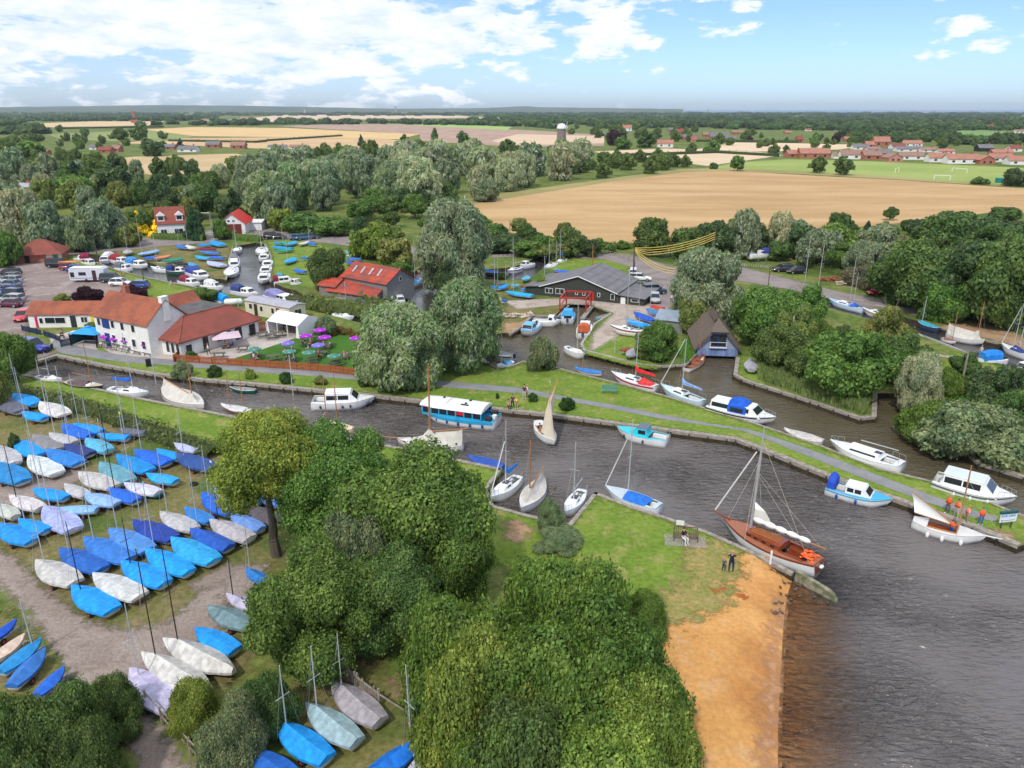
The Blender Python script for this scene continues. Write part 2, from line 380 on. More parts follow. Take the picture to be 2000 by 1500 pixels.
# ------------------------------------------------------------------ surfaces laid on the ground
asph = groundmat('path_asphalt',[(.215,.22,.225),(.26,.26,.262)],.5,6., soft=.06, amp=.09, fdark=.12, bump=.15)
grav = groundmat('gravel_track',[(.27,.215,.185),(.33,.27,.235),(.24,.19,.155)],.3,5., soft=.4, amp=.9, fdark=.2)
dirt = groundmat('trodden_earth',[(.15,.15,.045),(.21,.175,.075),(.23,.175,.095),(.09,.13,.028)],.21,2.5, soft=.7, amp=1.6, fdark=.28)
road_m = groundmat('road_tarmac',[(.23,.195,.185),(.29,.245,.23)],.2,3., soft=.35, amp=.5, fdark=.12, bump=.15)
park_m = groundmat('car_park_gravel',[(.24,.185,.17),(.30,.24,.22),(.36,.30,.28)],.12,2.5, soft=.5, amp=1.0, fdark=.14)
pave = groundmat('patio_paving',[(.42,.37,.33),(.50,.44,.40)],.5,4., soft=.08, amp=.1, fdark=.1, bump=.1)
green_m = groundmat('garden_lawn',[(.05,.14,.018),(.065,.165,.022)],.3,4., soft=.15, amp=.3, fdark=.15, bump=.2)
yardc = groundmat('yard_concrete',[(.40,.33,.28),(.46,.39,.33),(.32,.25,.2)],.2,3., soft=.4, amp=.7, fdark=.12)
bare = groundmat('bare_soil',[(.33,.21,.12),(.40,.27,.16)],.5,4., soft=.5, amp=1.0, fdark=.2)
rust_s = groundmat('wet_clay',[(.36,.11,.03),(.42,.14,.04)],.8,4., soft=.12, amp=.5, fdark=.2)
def soft(name, px, z, m, res=.6, ext=1.6): return softsheet(name, pts(px), z, m, res, ext)
soft('lawn',[(27,733),(140,752),(266,780),(400,806),(600,846),(742,871),(924,908),(978,920),(945,957),(962,992),(1100,1027),(1118,1024),(1164,968),(1230,993),(1322,1023),(1380,1043),(1452,1075),(1430,1120),(1370,1165),(1290,1200),(1250,1260),(960,1090),(900,960),(740,890),(410,860),(300,830),(200,790),(0,745)],.004, lawn_m,.9)
soft('lawn',[(60,706),(111,690),(200,709),(300,728),(400,739),(500,746),(610,757),(733,769),(820,779),(971,795),(1200,823),(1310,837),(1438,854),(1480,870),(1628,930),(1742,968),(1900,1023),(1988,1060),(2040,1030),(1880,961),(1820,944),(1720,920),(1600,873),(1488,835),(1384,803),(1300,777),(1200,750),(1120,731),(1022,709),(1000,718),(972,723),(950,711),(850,690),(700,690),(640,640),(600,620),(420,690),(100,670)],.005, lawn_m,.9)
soft('lawn',[(437,574),(400,569),(375,563),(300,548),(225,530),(150,508),(120,500),(110,505),(180,535),(240,560),(310,590),(420,590)],.006, lawn_m,.9)
soft('lawn',[(215,500),(260,505),(290,509),(318,519),(350,525),(395,538),(437,543),(444,520),(450,484),(440,478),(330,476),(240,480)],.006, dirt,.9)
soft('lawn',[(534,500),(533,551),(600,560),(680,560),(680,500),(620,475),(560,468),(522,474)],.006, lawn_m,.9)
soft('lawn',[(1085,505),(1150,500),(1215,505),(1235,522),(1180,535),(1100,540),(1070,522)],.006, lawn_m,.9)
soft('lawn',[(1860,686),(1900,698),(1960,720),(2010,745),(1960,760),(1860,775),(1830,730)],.006, lawn_m,.9)
soft('lawn',[(1140,690),(1200,706),(1250,718),(1285,722),(1270,660),(1210,600),(1170,635),(1140,670)],.006, lawn_m,.9)
soft('lawn',[(1445,690),(1440,730),(1455,740),(1500,756),(1480,700)],.006, lawn_m,.7)
soft('lawn',[(985,560),(985,648),(1000,648),(1040,612),(1090,612),(1105,596),(1010,575)],.006, dirt,.8)
soft('dinghy_park',[(-60,760),(60,755),(200,795),(290,835),(400,880),(480,880),(640,930),(700,1000),(660,1120),(560,1190),(500,1260),(470,1330),(420,1345),(360,1300),(300,1255),(190,1240),(110,1180),(0,1075),(-80,1050)],.008, dirt,.5,2.4)
soft('dinghy_park',[(470,1390),(560,1360),(640,1290),(700,1280),(800,1340),(860,1420),(880,1540),(400,1560),(440,1420)],.008, dirt,.5,2.4)
soft('grass_verge',[(-60,1130),(0,1165),(80,1255),(140,1330),(160,1400),(-60,1420)],.008, dirt,.5,1.5)
soft('gravel_track',[(-60,1060),(30,1092),(100,1160),(170,1212),(250,1232),(330,1215),(400,1150),(440,1140),(440,1230),(370,1275),(300,1300),(260,1330),(275,1380),(330,1440),(370,1500),(380,1560),(290,1560),(270,1480),(170,1360),(150,1330),(110,1270),(50,1190),(0,1145),(-60,1110)],.014, grav,.35,1.6)
soft('gravel_track',[(-40,935),(60,920),(150,910),(170,930),(120,960),(40,985),(-40,990)],.012, grav,.4,1.6)
soft('gravel_track',[(370,1140),(450,1100),(520,1105),(500,1160),(430,1190)],.012, grav,.4,1.6)
soft('car_park',[(-60,520),(10,508),(110,512),(190,530),(280,555),(290,565),(200,580),(60,600),(50,660),(110,690),(60,706),(-60,730)],.010, park_m,.9,1.6)
soft('road',[(60,505),(190,470),(330,462),(390,452),(500,440),(640,450),(730,470),(800,482),(950,488),(1000,486),(1000,496),(880,500),(730,490),(680,480),(600,470),(520,466),(440,470),(380,476),(320,480),(250,488),(120,500)],.012, road_m,.9,1.2)
soft('road',[(960,494),(1060,492),(1160,494),(1240,498),(1310,520),(1400,520),(1450,522),(1560,550),(1640,570),(1760,592),(1800,600),(1800,618),(1740,606),(1640,588),(1540,565),(1440,548),(1330,560),(1310,600),(1280,640),(1230,640),(1215,600),(1250,580),(1270,545),(1235,522),(1180,506),(1060,502),(960,502)],.012, road_m,.9,1.2)
soft('boatyard_hardstanding',[(985,588),(1105,582),(1200,580),(1250,590),(1290,600),(1300,630),(1240,640),(1200,660),(1150,690),(1160,650),(1200,612),(1156,596),(1110,594),(1010,604)],.016, yardc,.7,1.0)
soft('bare_earth',[(985,632),(1020,628),(1038,618),(1020,640),(998,650),(984,648)],.014, bare,.4,.8)
soft('patio',[(185,668),(215,690),(335,706),(440,708),(588,656),(590,640),(500,632),(400,690),(300,680)],.012, pave,.5,.4)
soft('beer_garden_lawn',[(440,706),(590,658),(630,640),(700,652),(740,680),(745,730),(600,722)],.016, green_m,.4,.4)
soft('gravel_yard',[(95,655),(190,640),(190,690),(150,690),(100,672)],.011, pave,.5,.5)
soft('footpath',[(95,674),(120,690),(240,708),(340,714),(420,722),(600,734),(720,744),(860,756),(1015,768),(1100,782),(1200,800),(1300,820),(1400,834),(1450,842),(1500,860),(1600,900),(1700,940),(1800,978),(1900,1010),(1945,1020),(1950,1010),(1900,996),(1820,968),(1720,930),(1600,884),(1500,850),(1460,838),(1380,826),(1300,811),(1200,791),(1090,772),(1015,757),(860,744),(720,731),(600,721),(420,708),(340,703),(240,694),(150,676),(110,660)],.018, asph,.5,.3)
soft('footpath',[(1835,692),(1870,696),(1935,722),(1932,726),(1868,702),(1834,696)],.012, yardc,.4,.3)
drygr = groundmat('dry_grass',[(.30,.25,.09),(.22,.22,.06),(.38,.26,.10)],.5,4., soft=.6, amp=1.8, fdark=.25)
soft('dry_grass',[(1395,1060),(1445,1085),(1440,1130),(1420,1175),(1340,1225),(1290,1215),(1285,1160),(1340,1130),(1330,1090),(1350,1060)],.022, drygr,.35,2.4)
soft('bare_patch',[(985,1020),(1010,1016),(1040,1035),(1020,1060),(990,1055)],.012, bare,.4,1.2)
soft('bare_patch',[(1340,1060),(1360,1066),(1400,1080),(1345,1085)],.012, bare,.3,1.)
soft('bare_patch',[(1945,1036),(1985,1044),(1972,1052),(1940,1046)],.012, bare,.2,.35)
soft('damp_clay_patch',[(1385,1148),(1400,1154),(1420,1146),(1418,1152),(1398,1160)],.030, rust_s,.12,.4)
soft('damp_clay_patch',[(1438,1156),(1458,1164),(1455,1172),(1442,1168)],.030, rust_s,.12,.4)
soft('bare_patch',[(1835,640),(1870,622),(1960,640),(2050,680),(2050,696),(1955,668),(1900,655)],.012, bare,.6,1.6)
# fields
def field(name, px, cols, z=.03, sc_=.02, stretch=None, fine=.5):
 return flatsheet(name, pts(px), z, groundmat(name, cols, sc_, fine, fdark=.07, bump=0, stretch=stretch))
wheat = [(.43,.27,.125),(.54,.36,.18),(.47,.30,.135)]  # crop tones; cloud shadow on the field is put into these colours too
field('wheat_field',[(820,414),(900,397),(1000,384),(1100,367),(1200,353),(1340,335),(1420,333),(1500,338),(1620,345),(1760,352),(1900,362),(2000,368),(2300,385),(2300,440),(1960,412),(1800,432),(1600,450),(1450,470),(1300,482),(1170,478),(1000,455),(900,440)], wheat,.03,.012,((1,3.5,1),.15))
field('field_margin',[(780,425),(820,416),(1000,386),(1200,354),(1340,336),(1420,334),(1560,340),(1760,351),(2000,367),(2000,363),(1760,346),(1560,334),(1420,328),(1330,330),(1200,347),(1000,375),(820,404)],[(.27,.24,.09),(.36,.31,.13)],.045)
field('football_pitch',[(1375,330),(1440,317),(1540,311),(1700,315),(2000,328),(2150,335),(2150,368),(2000,363),(1760,346),(1560,334),(1420,328)],[(.26,.33,.08),(.32,.38,.11)],.035)
field('stubble_field',[(1160,296),(1300,290),(1480,296),(1530,303),(1440,316),(1380,324),(1320,316),(1200,306)],[(.62,.47,.30),(.66,.51,.34)],.04)
field('stubble_field',[(1430,278),(1560,280),(1700,283),(1640,292),(1500,296),(1360,292)],[(.64,.48,.30),(.68,.53,.36)],.05)
field('wheat_field',[(260,306),(460,300),(520,310),(440,330),(320,345),(150,322)],[(.50,.36,.19),(.56,.41,.23)],.04)
field('wheat_field',[(230,280),(330,270),(560,268),(760,272),(880,285),(760,290),(500,290),(330,282)],[(.60,.42,.22),(.52,.34,.20)],.05)
field('wheat_field',[(280,253),(380,248),(560,250),(820,262),(780,272),(560,268),(380,266)],[(.62,.42,.19),(.66,.47,.23)],.06)
field('pasture',[(90,262),(280,254),(380,266),(330,276),(230,276),(120,272)],[(.22,.27,.09),(.27,.30,.11)],.055)
field('ploughed_field',[(540,246),(700,242),(820,244),(1080,257),(1180,264),(1180,285),(1000,287),(820,275),(820,262),(600,250)],[(.36,.24,.18),(.42,.29,.22),(.5,.36,.27)],.07)
field('pasture',[(740,241),(900,244),(1000,248),(990,254),(850,247)],[(.30,.42,.12),(.34,.45,.14)],.08)
field('stubble_field',[(1010,262),(1180,266),(1180,280),(1000,284),(960,275)],[(.60,.44,.30),(.64,.48,.33)],.085)
field('wheat_field',[(20,243),(180,237),(320,237),(310,244),(120,250)],[(.60,.42,.24),(.64,.47,.28)],.08)
field('stubble_field',[(420,236),(560,224),(760,224),(900,226),(940,230),(760,232),(540,238)],[(.60,.45,.32),(.64,.49,.36)],.10)
field('stubble_field',[(920,229),(1000,228),(1100,232),(1040,236),(940,236)],[(.52,.46,.24),(.40,.45,.18)],.11)
field('pasture',[(1100,230),(1300,228),(1320,231),(1140,235)],[(.32,.40,.14),(.36,.43,.16)],.11)
field('pasture',[(1500,238),(1640,237),(1700,240),(1560,243)],[(.28,.36,.14),(.32,.40,.16)],.1)
field('pasture',[(1760,255),(1900,254),(2080,262),(2100,274),(1880,276),(1760,266)],[(.16,.26,.08),(.20,.30,.10)],.08)
field('pasture',[(1880,440),(2100,435),(2100,470),(1900,455)],[(.25,.27,.10),(.30,.31,.13)],.03)
sea = mat('sea_water',(.05,.12,.2),.3,.1)
flatsheet('sea',[(2500,7500),(26000,7000),(60000,60000),(5000,60000)],.6, sea)
# ------------------------------------------------------------------ quays
wood_g = mat('weathered_timber',(.30,.265,.225),.85,.35,2.5, bump=.4, stretch=(1,1,6))
wood_d = mat('dark_wet_timber',(.055,.045,.032),.6,.35,3.)
conc = mat('old_concrete',(.36,.33,.29),.9,.25,2., bump=.3)
def quay(px, w, label, inward=1, z=.14, m=None, cat='quay wall'):
 """timber-capped quay along a polyline; the cap lies on the land side"""
 P = [Vector(G(*p)) for p in px]; root = thing('quay', label, cat,(*P[0],0)); o0 = P[0]
 cap, face = MB(), MB()
 for i in range(len(P) - 1):
  a, b = P[i] - o0, P[i + 1] - o0; d = (b - a).normalized(); n = Vector((-d.y, d.x)) * inward
  def nn(k):
   if 0 < k < len(P) - 1:
    d1 = (P[k] - P[k - 1]).normalized(); d2 = (P[k + 1] - P[k]).normalized(); m_ = (Vector((-d1.y, d1.x)) + Vector((-d2.y, d2.x))) * inward
    m_ = m_.normalized(); return m_ / max(.5, m_.dot(n))
   return n
  na, nb = nn(i), nn(i + 1)
  q = [a - na * .05, b - nb * .05, b + nb * w, a + na * w]
  cap.add([(*p, z) for p in q] + [(*p,-.18) for p in q],[(0,1,2,3),(7,6,5,4),(0,4,5,1),(1,5,6,2),(2,6,7,3),(3,7,4,0)])
  q = [a + na * .02, b + nb * .02, b + nb * (w - .05), a + na * (w - .05)]
  face.add([(*p,-.185) for p in q] + [(*p,-1.3) for p in q],[(0,1,2,3),(7,6,5,4),(0,4,5,1),(1,5,6,2),(2,6,7,3),(3,7,4,0)])
  L_ = (b - a).length; k = 0.
  while k < L_:
   c = a + d * k; face.box(-.06,.06,-.06,.06,-1.3,.02,0,(c.x - n.x * .1, c.y - n.y * .1,0)); k += 1.8
 for x in (cap, face): pass
 cap.build('coping', m or wood_g, root); face.build('piling', wood_d if m is None else m, root)
 return root
quay(canal_n,.55, 'long weathered timber quay below the pub path, running to the tip of the spit',1)
quay(canal_s,.35, 'low timber edging of the canal bank beside the dinghy park lawn',-1,.06)
quay(dock,.3, 'timber edging round the small square dock with the moored yachts',-1,.06)
quay(bank_e,.3, 'timber edge of the grassy point beside the varnished wooden sloop',-1,.06)
quay(spit_n,.22, 'thin timber edging on the far side of the spit lawn',-1,.05)
quay(cut_n,.3, 'broken timber edge left of the thatched boathouse',1,.06)
quay(cut_n2,.45, 'pale timber quay in front of the reeds, right of the thatched boathouse',1,.10)
quay(cut_n3,.45, 'pale timber quay under the overhanging trees at the right edge',1,.10)
quay(yard,.3, 'plank edge of the sandy spit in the boatyard basin',1,.12)
quay(yard2[1:],.3, 'concrete edge of the boatyard basin right of the red gantry',1,.06, conc)
quay([(188,512),(225,527),(300,545),(375,560),(400,566)],.2, 'low bank edging of the narrow cut behind the car park',1,.04)
quay([(440,546),(447,520),(453,484)],.25, 'timber edge of the grassy peninsula on the marina basin',-1,.05)
quay([(518,477),(530,500),(529,550)],.25, 'timber edge on the right side of the marina basin',-1,.05)
quay([(1600,578),(1630,585),(1680,597),(1740,612)],.3, 'old jetty edge beside the road on the right',1,.06)
quay([(1832,639),(1925,665),(1955,672),(2060,700)],.3, 'jetty edge by the sandy bank behind the masted boats',1,.06)
# concrete groyne running out into the broad
g0, g1 = Vector(G(1556,1118)), Vector(G(1636,1160)); d = (g1 - g0); ang = math.atan2(d.y, d.x)
root = thing('groyne', 'mossy concrete groyne running out from the beach below the varnished sloop', 'groyne',(*g0,0), ang)
mb = MB(); Lg = d.length
rings = []
for t, h in ((0,.15),(.35,.08),(.8,-.02),(.93,-.18),(1,-.55)):
 rings.append([(t * Lg,-.16,-1.4),(t * Lg,-.16, h),(t * Lg,.16, h),(t * Lg,.16,-1.4)])
mb.loft(rings, True, True, True).build('wall', mat('mossy_concrete',(.33,.30,.22),.9,.4,2., col2=(.14,.15,.08), bump=.4), root)
# ================================================================== FOLIAGE
def leafmat(name, second=None, sec_amt=.25, trans=.4, rough=.6):
 m = bpy.data.materials.new(name); m.use_nodes = True; t = m.node_tree; b = t.nodes['Principled BSDF']
 oi = t.nodes.new('ShaderNodeObjectInfo'); at = t.nodes.new('ShaderNodeAttribute'); at.attribute_name = 'lv'
 tcn = t.nodes.new('ShaderNodeTexCoord'); nz = NOISE(t, tcn.outputs['Object'],2.6,4,.6)
 f = MATH(t, 'MULTIPLY', SMOOTH(t, at.outputs['Fac'],0,1,.9,2.25), SMOOTH(t, nz,.3,.7,.75,1.35))
 cc = t.nodes.new('ShaderNodeCombineXYZ')
 L(MATH(t, 'MULTIPLY', f, SMOOTH(t, nz,.35,.65,.9,1.12)), cc.inputs[0], t); L(f, cc.inputs[1], t); L(MATH(t, 'MULTIPLY', f,.95), cc.inputs[2], t)
 c = MIXC(t,1.0, oi.outputs['Color'], cc.outputs[0], 'MULTIPLY')
 if second: c = MIXC(t, SMOOTH(t, MATH(t, 'ADD', at.outputs['Fac'], MATH(t, 'MULTIPLY', MATH(t, 'SUBTRACT', nz,.5),1.2)),1 - sec_amt - .1,1 - sec_amt + .1), c, second)
 L(c, b.inputs['Base Color'], t); b.inputs['Roughness'].default_value = rough; b.inputs['Specular IOR Level'].default_value = .25
 tl = t.nodes.new('ShaderNodeBsdfTranslucent'); mx = t.nodes.new('ShaderNodeMixShader'); mx.inputs[0].default_value = trans
 L(MIXC(t,1., c,(1.1,1.15,.6), 'MULTIPLY'), tl.inputs[0], t); L(b.outputs[0], mx.inputs[1], t); L(tl.outputs[0], mx.inputs[2], t)
 L(mx.outputs[0], t.nodes['Material Output'].inputs[0], t); return m
LM = {'broad': leafmat('broad_leaves'), 'willow': leafmat('silvery_willow_leaves',(.44,.48,.34),.24), 'flower': leafmat('red_blossom_leaves',(.45,.03,.03),.3)}
bark = mat('bark',(.14,.115,.09),.95,.35,4., bump=.5, stretch=(1,1,.3))
birch = mat('pale_birch_bark',(.55,.53,.48),.8,.4,3., stretch=(1,1,5))
def leafcards(P, D, size, rng, aspect=1.0, droop=0., jit=.7):
 """one kite-shaped leaf clump per point: P centres, D outward directions"""
 n = len(P); nrm = D + rng.normal(0, jit,(n,3)); nrm /= np.linalg.norm(nrm, axis=1)[:, None]
 up = np.tile([0,0,1.0],(n,1)) if not droop else D * .5 + np.array([0,0,-droop]); up = up + rng.normal(0,.5,(n,3))
 u = np.cross(nrm, up); u /= np.linalg.norm(u, axis=1)[:, None] + 1e-9; w = np.cross(u, nrm)
 s = size * rng.uniform(.45,1.6, n)[:, None]; a = s * aspect
 V = np.stack([P - w * a, P + u * s * .62 - w * a * .1, P + w * a * .95, P - u * s * .62 + w * a * .05],1).reshape(-1,3)
 F = np.arange(4 * n).reshape(n,4); lv = np.repeat(rng.uniform(0,1, n),4)
 return V, F, lv
def fib(n, rng):
 i = np.arange(n) + .5; ph = np.arccos(1 - 2 * i / n); th = math.pi * (1 + 5 ** .5) * i + rng.uniform(0,6)
 return np.c_[np.cos(th) * np.sin(ph), np.sin(th) * np.sin(ph), np.cos(ph)]
def crown(name, seed, style, nl, leaf, m, nlobes=None):
 """crown in a unit box: radius 1 sideways, z from 0 to 1 (before scaling)"""
 rng = np.random.default_rng(seed); C, Rr = [],[]
 k = nlobes or (58 if style == 'willow' else 36)
 if style == 'cone':
  for i in range(k):
   t = (i + .5) / k; a = rng.uniform(0,6.28); rr = (1 - t) * .75
   C.append((rr * math.cos(a) * .8, rr * math.sin(a) * .8,.06 + t * .88)); Rr.append(.36 * (1 - t) + .10)
 elif style == 'column':
  for i in range(k):
   t = (i + .5) / k; a = rng.uniform(0,6.28); rr = .5 * math.sin(math.pi * min(.95, t * .8 + .15))
   C.append((rr * math.cos(a), rr * math.sin(a),.08 + t * .8)); Rr.append(.38 * (1 - .35 * t))
 elif style == 'willow':
  for i in range(k):
   t = rng.uniform(0,1); a = rng.uniform(0,6.28); env = math.sqrt(max(0.04,1 - (max(0, t - .35) / .68) ** 2.2)) * (.82 + .18 * min(1, t * 3))
   rr = env * math.sqrt(rng.uniform(.3,1)) * .80
   C.append((rr * math.cos(a), rr * math.sin(a),.07 + t * .80)); Rr.append(rng.uniform(.17,.28))
 else:
  for i in range(k):
   d = rng.normal(0,1,3); d /= np.linalg.norm(d); q = rng.uniform(.35,.76)
   if style == 'bush': d[2] = abs(d[2])
   z = (.42 + d[2] * q * .52) if style != 'bush' else (.12 + d[2] * q * .85)
   C.append((d[0] * q, d[1] * q, z)); Rr.append(rng.uniform(.20,.36))
 C = np.array(C); Rr = np.array(Rr)
 zs = .55 if style in ('round', 'willow', 'column') else .6      # lobes are flatter in unit z because z is scaled by the full crown height
 zs = {'round': .5, 'bush': .6, 'willow': .62, 'column': .22, 'cone': .25}[style]
 P, D = [],[]; w = Rr ** 2; cnt = np.maximum(8,(nl * 1.55 * w / w.sum()).astype(int))
 for c, r, q in zip(C, Rr, cnt):
  d = fib(q, rng) + rng.normal(0,.12,(q,3)); d /= np.linalg.norm(d, axis=1)[:, None]
  lump = 1 + .16 * np.sin(d[:,0] * 7 + c[0] * 9) * np.sin(d[:,1] * 6 + c[1] * 11) + rng.normal(0,.10, q)
  p = c + d * (r * lump * rng.uniform(.82,1.0, q) ** .5 * np.where(rng.uniform(0,1, q) < .12, rng.uniform(1.04,1.24, q),1))[:, None] * [1,1, zs]
  inside = np.zeros(q, bool)
  for c2, r2 in zip(C, Rr):
   if r2 == r and (c2 == c).all(): continue
   inside |= (((p - c2) / [1,1, zs]) ** 2).sum(1) < (.80 * r2) ** 2
  keep = ~inside & (p[:,2] > -.02); P.append(p[keep]); D.append(d[keep] * [1,1,1.2])
 P = np.concatenate(P); D = np.concatenate(D)
 if len(P) > nl:
  s = rng.permutation(len(P))[:nl]; P, D = P[s], D[s]
 V, F, lv = leafcards(P, D, leaf, rng, {'willow': 1.7, 'cone': 1.3}.get(style,1.0),.9 if style == 'willow' else 0,.55)
 V[:,2] = P.repeat(4,0)[:,2] + (V[:,2] - P.repeat(4,0)[:,2]) * (.6 if style != 'bush' else .9)
 # inner cores in the darker half of the leaf tones, only there to stop light passing straight through
 mb = MB()
 for c, r in zip(C, Rr): mb.sph(c, r * .64,7,5,(1,1, zs))
 cv = np.array(mb.v); cf = np.array(mb.f)
 V = np.r_[V, cv]; F = np.r_[F, cf + len(lv)]; lv = np.r_[lv, rng.uniform(.1,.5, len(cv))]
 return npmesh(name, V, F, m, {'lv': lv})
LOD = [(95000,.0175),(28000,.033),(7500,.062),(1500,.125)]
CR = {}
def getcrown(style, lod, i):
 k = (style, lod, i)
 if k not in CR:
  nl, lf = LOD[lod]
  if style in ('cone', 'column'): nl = int(nl * .5)
  if style == 'willow': nl, lf = int(nl * 1.5), lf * .74
  CR[k] = crown('leaves', hash((style == 'willow', lod, i)) % 1000 + 17 * i + len(style), style, nl, lf, LM['willow' if style == 'willow' else 'broad'])
 return CR[k]
def trunkmesh(seed, pale=False):
 rng = random.Random(seed); mb = MB(); p = Vector((0,0,0)); r = .05; pts_ = [p];
 for i in range(6):
  q = p + Vector((rng.uniform(-.02,.02), rng.uniform(-.02,.02),.13)); mb.tube(p, q, r, r * .82,8); r *= .82; p = q
  if i >= 2:
   for k in range(2):
    a = rng.uniform(0,6.28); e = p + Vector((math.cos(a) * .22, math.sin(a) * .22, rng.uniform(.1,.2)))
    mb.tube(p, e, r * .55, r * .25,5); mb.tube(e, e + Vector((math.cos(a + .5) * .12, math.sin(a + .5) * .12,.09)), r * .25, r * .08,4)
 return mb.mesh('trunk', birch if pale else bark)
TR = [trunkmesh(i) for i in range(4)]; TRB = trunkmesh(9, True)
SPEC = {  # style, colour
 'oak': ('round',(.075,.12,.035)), 'green': ('round',(.09,.155,.035)), 'yellow': ('round',(.15,.19,.035)), 'dark': ('round',(.06,.10,.04)),
 'olive': ('round',(.14,.165,.05)), 'grey': ('willow',(.16,.21,.125)), 'willow': ('willow',(.17,.24,.11)), 'silver': ('willow',(.30,.32,.20)),
 'bush': ('bush',(.085,.145,.03)), 'dbush': ('bush',(.07,.115,.035)), 'ybush': ('bush',(.14,.19,.04)), 'obush': ('bush',(.13,.15,.05)), 'gbush': ('bush',(.13,.17,.09)),
 'copper': ('round',(.04,.014,.022)), 'gold': ('cone',(.62,.50,.03)), 'cone': ('cone',(.03,.065,.028)), 'poplar': ('column',(.07,.12,.05)),
 'cbush': ('bush',(.035,.012,.022)), 'birch': ('round',(.15,.18,.05)), 'scrub': ('bush',(.15,.13,.085)), 'box': ('bush',(.04,.085,.02)),
}
trng = random.Random(5)
def tree_at(X, Y, Ht, W, sp, label, group=None, lod=None, cb=None, name=None, cat=None):
 style, colr = SPEC[sp]; d = math.hypot(Y, CH)
 if lod is None: lod = 0 if d < 66 else 1 if d < 150 else 2 if d < 330 else 3
 bush = style == 'bush'
 name = name or ('shrub' if bush else {'oak': 'oak_tree', 'grey': 'willow_tree', 'willow': 'willow_tree', 'silver': 'willow_tree', 'copper': 'copper_beech', 'gold': 'golden_conifer', 'cone': 'conifer', 'birch': 'birch_tree', 'poplar': 'conifer'}.get(sp, 'tree')); cat = cat or ('shrub' if bush else 'tree')
 root = thing(name, label, cat,(X, Y,0), trng.uniform(0,6.28), group)
 if cb is None: cb = 0. if bush else (.06 if style in ('willow', 'cone', 'column') else .16)
 if not bush or d < 80:
  t = link('trunk', TRB if sp == 'birch' else TR[trng.randrange(4)], root); th = Ht * (.92 if not bush else .6); wd_ = min(max(Ht * .75, W * .5), W * 1.1)
  t.scale = (wd_, wd_, th / 1.0)
 c = link('crown', getcrown(style, lod, trng.randrange(3)), root,(0,0, Ht * cb)); c.scale = (W / 2 / .98, W / 2 / .98, Ht * (1 - cb) * (1.04 if not bush else .98))
 v = trng.uniform(.88,1.14); h = trng.uniform(-.1,.1); setcol(c,(colr[0] * v * (1 + h), colr[1] * v, colr[2] * v))
 return root
def tree(cx, by, ty, w, sp, label, group=None, **k):
 X, Y = G(cx, by); Ht = max(.6, HG(Y, ty) * .97); dp = Y * math.cos(PITCH) + (CH - Ht * .6) * math.sin(PITCH)     # depth of the crown's middle
 return tree_at((cx - 1000) / FPX * dp, Y, Ht, w * dp / FPX, sp, label, group, **k)
